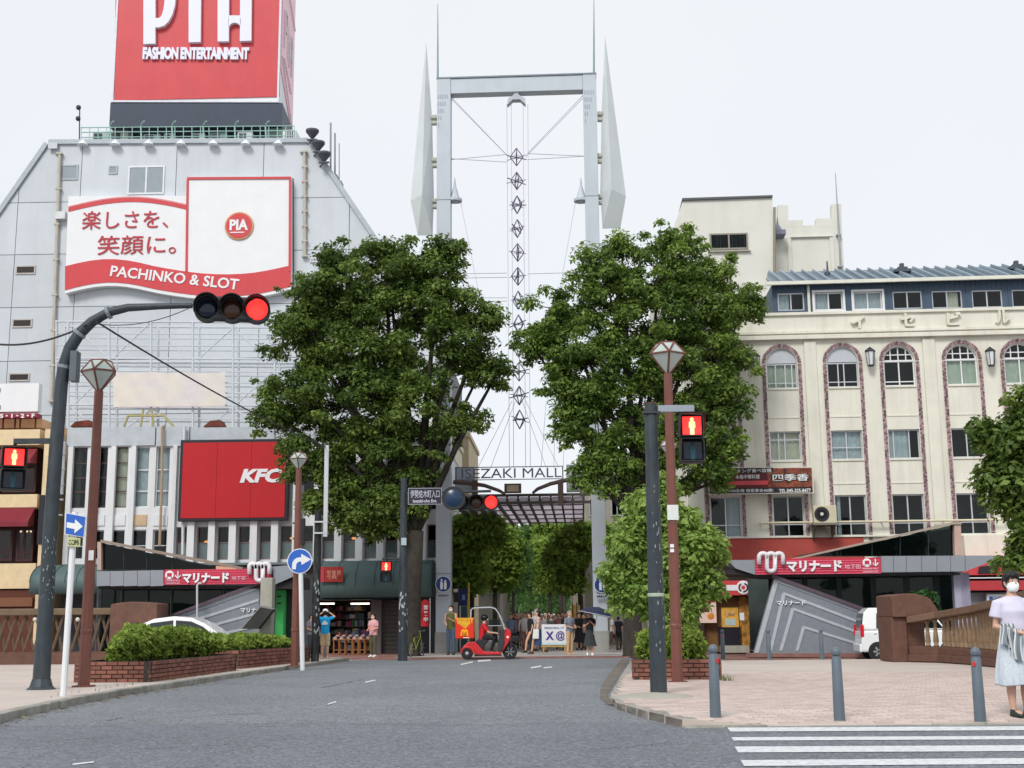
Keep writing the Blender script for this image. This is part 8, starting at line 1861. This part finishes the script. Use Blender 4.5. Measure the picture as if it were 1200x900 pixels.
# roof frame, roof and screen
for of in (-.24, .24):
    mb = MB(); mb.tube([sq(x, y, of) for x, y in ((551.5, 727), (552, 714.5), (556, 712.5), (575, 711.8), (580.5, 713.5), (584.5, 719), (589.5, 731), (591.5, 738))], .026, 8); mb.build('roof_rail', M['alu'], SCT)
mb = MB(); top = [sq(x, y, 0) for x, y in ((552, 713.5), (558, 712), (575, 711.3), (580.5, 713)) ]; vs = []
for (x, _, z) in top: vs += [(x, -.23, z), (x, 0, z + .03), (x, .23, z)]
mb.add(vs, [(i * 3 + k, i * 3 + k + 1, (i + 1) * 3 + k + 1, (i + 1) * 3 + k) for i in range(3) for k in range(2)]); rf = mb.build('roof_panel', cm('2c2f32', .5), SCT); so = rf.modifiers.new('t', 'SOLIDIFY'); so.thickness = .015
mb = MB(); sc_ = [sq(x, y, 0) for x, y in ((580.5, 713.5), (584.5, 719), (589.5, 731), (591.5, 738))]; vs = []
for (x, _, z) in sc_: vs += [(x, -.23, z), (x + .06, 0, z), (x, .23, z)]
mb.add(vs, [(i * 3 + k, i * 3 + k + 1, (i + 1) * 3 + k + 1, (i + 1) * 3 + k) for i in range(3) for k in range(2)]); mb.build('windscreen', glass('screen_glass', (.5, .54, .55)), SCT, smooth=True)
qbox('wiper_bar', M['alu'], SCT, (572, 732.8, 588, 733.6), -.235, -.22); qbox('side_pane', glass('side_glass', (.35, .4, .4)), SCT, (573, 726, 586, 732.6), -.232, -.224)
mb = MB(); mb.box(sq(551, 750)[0], sq(553.5, 750)[0], -.2, .2, sq(551, 752)[2], sq(551, 726)[2]); mb.build('rear_frame', M['blackmetal'], SCT)
# delivery box
DB = thing('delivery_box', 'big red delivery box with yellow emblem mounted behind the scooter rider', 'delivery box', SCT.location, 0)
a, b_ = uv(DB, 533.5, 748.5, -.33), uv(DB, 555.5, 725, -.33)
MB().box(a[0], b_[0], -.33, .33, a[1], b_[1]).build('box', cm('dc3418', .4, var=.04), DB, bevel=.03)
MB().box(a[0] - .01, b_[0] + .01, -.34, .34, b_[1] - .03, b_[1] + .03).build('lid', cm('d88a20', .5), DB, bevel=.015)
yl = cm('f2b81c', .45)
mb = MB()
for x, y, r_ in ((539, 729.5, 2.4), (544, 728.6, 2.9), (549, 730, 2.4), (542, 732, 2.2), (546.5, 732.6, 2.4), (544.5, 735, 1.6)):
    p_ = uv(DB, x, y, -.34); mb.lathe([(.01, -.342), (r_ * .031, -.338)], 10, (p_[0], 0, p_[1]), 'y')
for k in range(6): p_ = uv(DB, 536 + k * 3.3, 727.5, -.34); mb.prism([(p_[0] - .04, p_[1] + .07), (p_[0] + .045, p_[1] + .07), (p_[0] + .02, p_[1] - .12)], -.341, -.331)
mb.build('emblem_print', cm('e0a828', .5, var=.2, scale=8), DB)
mb = MB(); A_ = lambda x, y: (lambda p: (p[0], -.336, p[1]))(uv(DB, x, y, -.336))
for x0 in (540.6, 544.3): mb.tube([A_(x0, 745.2), A_(x0 + .35, 741.2), A_(x0 + 1.1, 738.9), A_(x0 + 1.85, 738.3), A_(x0 + 2.6, 738.9), A_(x0 + 3.35, 741.2), A_(x0 + 3.7, 745.2)], .03, 6)
mb.build('arches_logo', yl, DB); qbox('label_strip', M['signwhite'], DB, (543, 746.8, 550, 747.8), -.336, -.331)
# rider
RDp = thing('person', 'person in red shirt and black trousers riding the delivery scooter', 'person', (sq(565.5, 750)[0] + SCT.location.x, SCT.location.y, SCT.location.z), R(90)); ks = 1.02
zs = sq(565, 748)[2] - .02
RDp.location.z = SCT.location.z + zs - .86 * ks; RDp.scale = (ks, ks, ks)
b = MB(); b.loft([(0, .02, .86, .14, .1), (0, .01, 1.0, .13, .095), (0, -.02, 1.18, .15, .1), (0, -.05, 1.33, .16, .09), (0, -.06, 1.38, .09, .065), (0, -.065, 1.46, .05, .052)], 12); b.loft([(0, -.09, 1.43, .03, .04), (0, -.085, 1.48, .062, .075), (0, -.08, 1.54, .074, .09), (0, -.075, 1.6, .07, .085), (0, -.07, 1.64, .04, .05)], 12)
t = MB(); t.loft([(0, .02, .84, .165, .125), (0, .01, 1.0, .158, .12), (0, -.02, 1.18, .17, .122), (0, -.05, 1.32, .18, .108), (0, -.06, 1.385, .1, .078), (0, -.062, 1.4, .07, .06)], 14); q = MB(); q.loft([(0, .02, .80, .13, .1), (0, .02, .9, .155, .12), (0, .02, .97, .15, .11)], 12)
for sd in (1, -1):
    sh, el, wr = (sd * .175, -.05, 1.31), (sd * .22, -.22, 1.08), (sd * .2, -.46, 1.06); b.tube([(sd * .1, -.05, 1.31), sh, el, wr, (sd * .2, -.54, 1.04)], [.05, .052, .042, .03, .03], 8); t.tube([(sd * .1, -.05, 1.31), sh, tuple(sh[i] + (el[i] - sh[i]) * .75 for i in range(3))], [.06, .068, .064], 8)
    for f_ in range(4): b.tube([(sd * .2 + (f_ - 1.5) * .02, -.53, 1.06), (sd * .2 + (f_ - 1.5) * .02, -.56, 1.03), (sd * .2 + (f_ - 1.5) * .02, -.53, 1.0)], .011, 5)
    hp, kn, an = (sd * .09, 0, .90), (sd * .14, -.42, .87), (sd * .13, -.30, .47); b.tube([hp, kn, an], [.08, .056, .036], 8); q.tube([hp, (sd * .115, -.21, .9), kn, (sd * .135, -.37, .68), an], [.1, .095, .08, .07, .06], 8); MB().loft([(sd * .13, -.35, .37, .046, .135), (sd * .13, -.35, .41, .05, .135), (sd * .13, -.32, .46, .045, .08)], 10).build('shoe', M['black'], RDp, smooth=True)
rem(b.build('body', M['skin'], RDp), .018); rem(t.build('shirt', cm('c8202a', .8), RDp), .018); rem(q.build('trousers', cm('191a20', .8), RDp), .018)
mb = MB(); mb.ball((0, -.07, 1.585), (.118, .135, .115), 16, 10); mb.build('helmet', cm('1a1a1e', .25), RDp, smooth=True)
mb = MB(); mb.loft([(0, -.14, 1.50, .055, .06), (0, -.135, 1.545, .075, .075)], 12); mb.build('face_mask', M['signwhite'], RDp, smooth=True)

def car(name, label, loc, rz, L, Wd, prof_low, prof_cab, wheels, wr_, body, side_w, rear_parts=True, scale=1):
    o = thing(name, label, 'car', loc, rz); W2 = Wd / 2
    b = MB(); b.prism(prof_low, -W2, W2); b.build('body', body, o, bevel=.06)
    vs = []; n = len(prof_cab); zb = min(p[1] for p in prof_cab); zt2 = max(p[1] for p in prof_cab)
    for sd in (-1, 1):
        for (x, z) in prof_cab: vs.append((x, sd * (W2 - .03 - .13 * (z - zb) / (zt2 - zb)), z))
    mb = MB(); mb.add(vs, [tuple(range(n)), tuple(range(2 * n - 1, n - 1, -1))] + [(i, i + n, (i + 1) % n + n, (i + 1) % n) for i in range(n)]); mb.build('cabin', body, o, bevel=.05)
    gl = cm('15191d', .08, spec=.8)
    for poly in side_w:
        for sd in (-1, 1):
            g_ = MB(); v2 = []
            for lay in (.012, -.02):
                for (x, z) in poly: v2.append((x, sd * (W2 - .03 - .13 * (z - zb) / (zt2 - zb) + lay), z))
            m = len(poly); g_.add(v2, [tuple(range(m)), tuple(range(2 * m - 1, m - 1, -1))] + [(i, i + m, (i + 1) % m + m, (i + 1) % m) for i in range(m)]); g_.build('window', gl, o)
    for x in wheels:
        for sd in (-1, 1):
            y = sd * (W2 - .078); w_ = MB(); w_.lathe([(wr_ * .6, -.09), (wr_ * .92, -.09), (wr_, -.06), (wr_, .06), (wr_ * .92, .09), (wr_ * .6, .09)], 24, (x, y, wr_), 'y'); wo = w_.build('wheel', M['rubber'], o, auto=True)
            a = MB(); a.lathe([(.02, -.1 * -sd * -1), (wr_ * .6, -.088 * -sd * -1), (wr_ * .64, -.07 * -sd * -1)], 18, (x, y, wr_), 'y'); h_ = MB()
            for k in range(6): an = k * math.pi / 3; h_.prism([(x + wr_ * .15 * math.cos(an - .6), wr_ + wr_ * .15 * math.sin(an - .6)), (x + wr_ * .58 * math.cos(an - .22), wr_ + wr_ * .58 * math.sin(an - .22)), (x + wr_ * .58 * math.cos(an + .22), wr_ + wr_ * .58 * math.sin(an + .22)), (x + wr_ * .15 * math.cos(an + .6), wr_ + wr_ * .15 * math.sin(an + .6))], y + sd * .085, y + sd * .1)
            h_.build('rim', M['chrome'], wo)
            ar = MB(); ar.lathe([(wr_ * 1.13, -.02), (wr_ * 1.13, .02)], 24, (x, sd * (W2 - .017), wr_), 'y'); ar.build('wheel_arch', M['black'], o)
    return o
gv = base(1045, 40.3, 0); pxm = 40.3 / FPX; 
V1 = car('small_van', 'small white van parked behind the stone pier, only its rear visible', (pt(1004.5, 740, 40.3).x + 1.86, 40.7, zg(40.5) + .004), R(-7), 3.4, 1.48,
    [(-1.68, .25), (-1.7, .5), (-1.68, .92), (.75, .92), (1.3, .82), (1.39, .6), (1.38, .25)], [(-1.66, .93), (-1.58, 1.45), (-1.42, 1.62), (.45, 1.62), (.9, .93)], (-1.2, .95), .27, M['carwhite'],
    [[(-1.22, .98), (-1.18, 1.45), (-.4, 1.47), (-.38, .98)], [(-.3, .98), (-.32, 1.47), (.45, 1.45), (.82, .98)]])
for sd in (-1, 1):
    mb = MB(); mb.box(-1.715, -1.60, sd * .715 - .035, sd * .715 + .03, .72, 1.10); mb.build('tail_light', cm('c8202c', .2), V1, bevel=.02)
MB().prism([(-1.69, 1.0), (-1.6, 1.45), (-1.57, 1.45), (-1.66, 1.0)], -.58, .58).build('rear_window', cm('15191d', .08, spec=.8), V1); MB().box(-1.76, -1.66, -.7, .7, .25, .5).build('bumper', M['carwhite'], V1, bevel=.03)
MB().box(-1.3, -1.22, -.75, -.74, .8, .83).build('door_handle', M['chrome'], V1)
cx_ = pt(292, 740, 39.8).x - 1.9
V2 = car('parked_car', 'white car whose rounded roof shows above the left hedge', (cx_, 39.8, zg(39.8) + .02), R(1), 4.0, 1.65,
    [(-1.95, .25), (-1.98, .6), (-1.9, .9), (1.1, .92), (1.85, .8), (1.96, .6), (1.95, .25)], [(-1.75, .9), (-1.25, 1.3), (-.9, 1.45), (-.3, 1.52), (.25, 1.47), (.7, 1.28), (1.2, .92)], (-1.2, 1.25), .3, M['carwhite'],
    [[(-1.3, .95), (-.98, 1.32), (-.3, 1.4), (-.28, .95)], [(-.2, .95), (-.22, 1.4), (.25, 1.36), (.62, 1.2), (.95, .95)]])
for sd in (-1, 1): MB().box(1.8, 1.95, sd * .62 - .14, sd * .62 + .14, .62, .76).build('headlight', cm('d8dde0', .1), V2, bevel=.02); MB().box(-1.97, -1.88, sd * .68 - .1, sd * .68 + .1, .62, .86).build('tail_light', cm('a01820', .2), V2, bevel=.02)
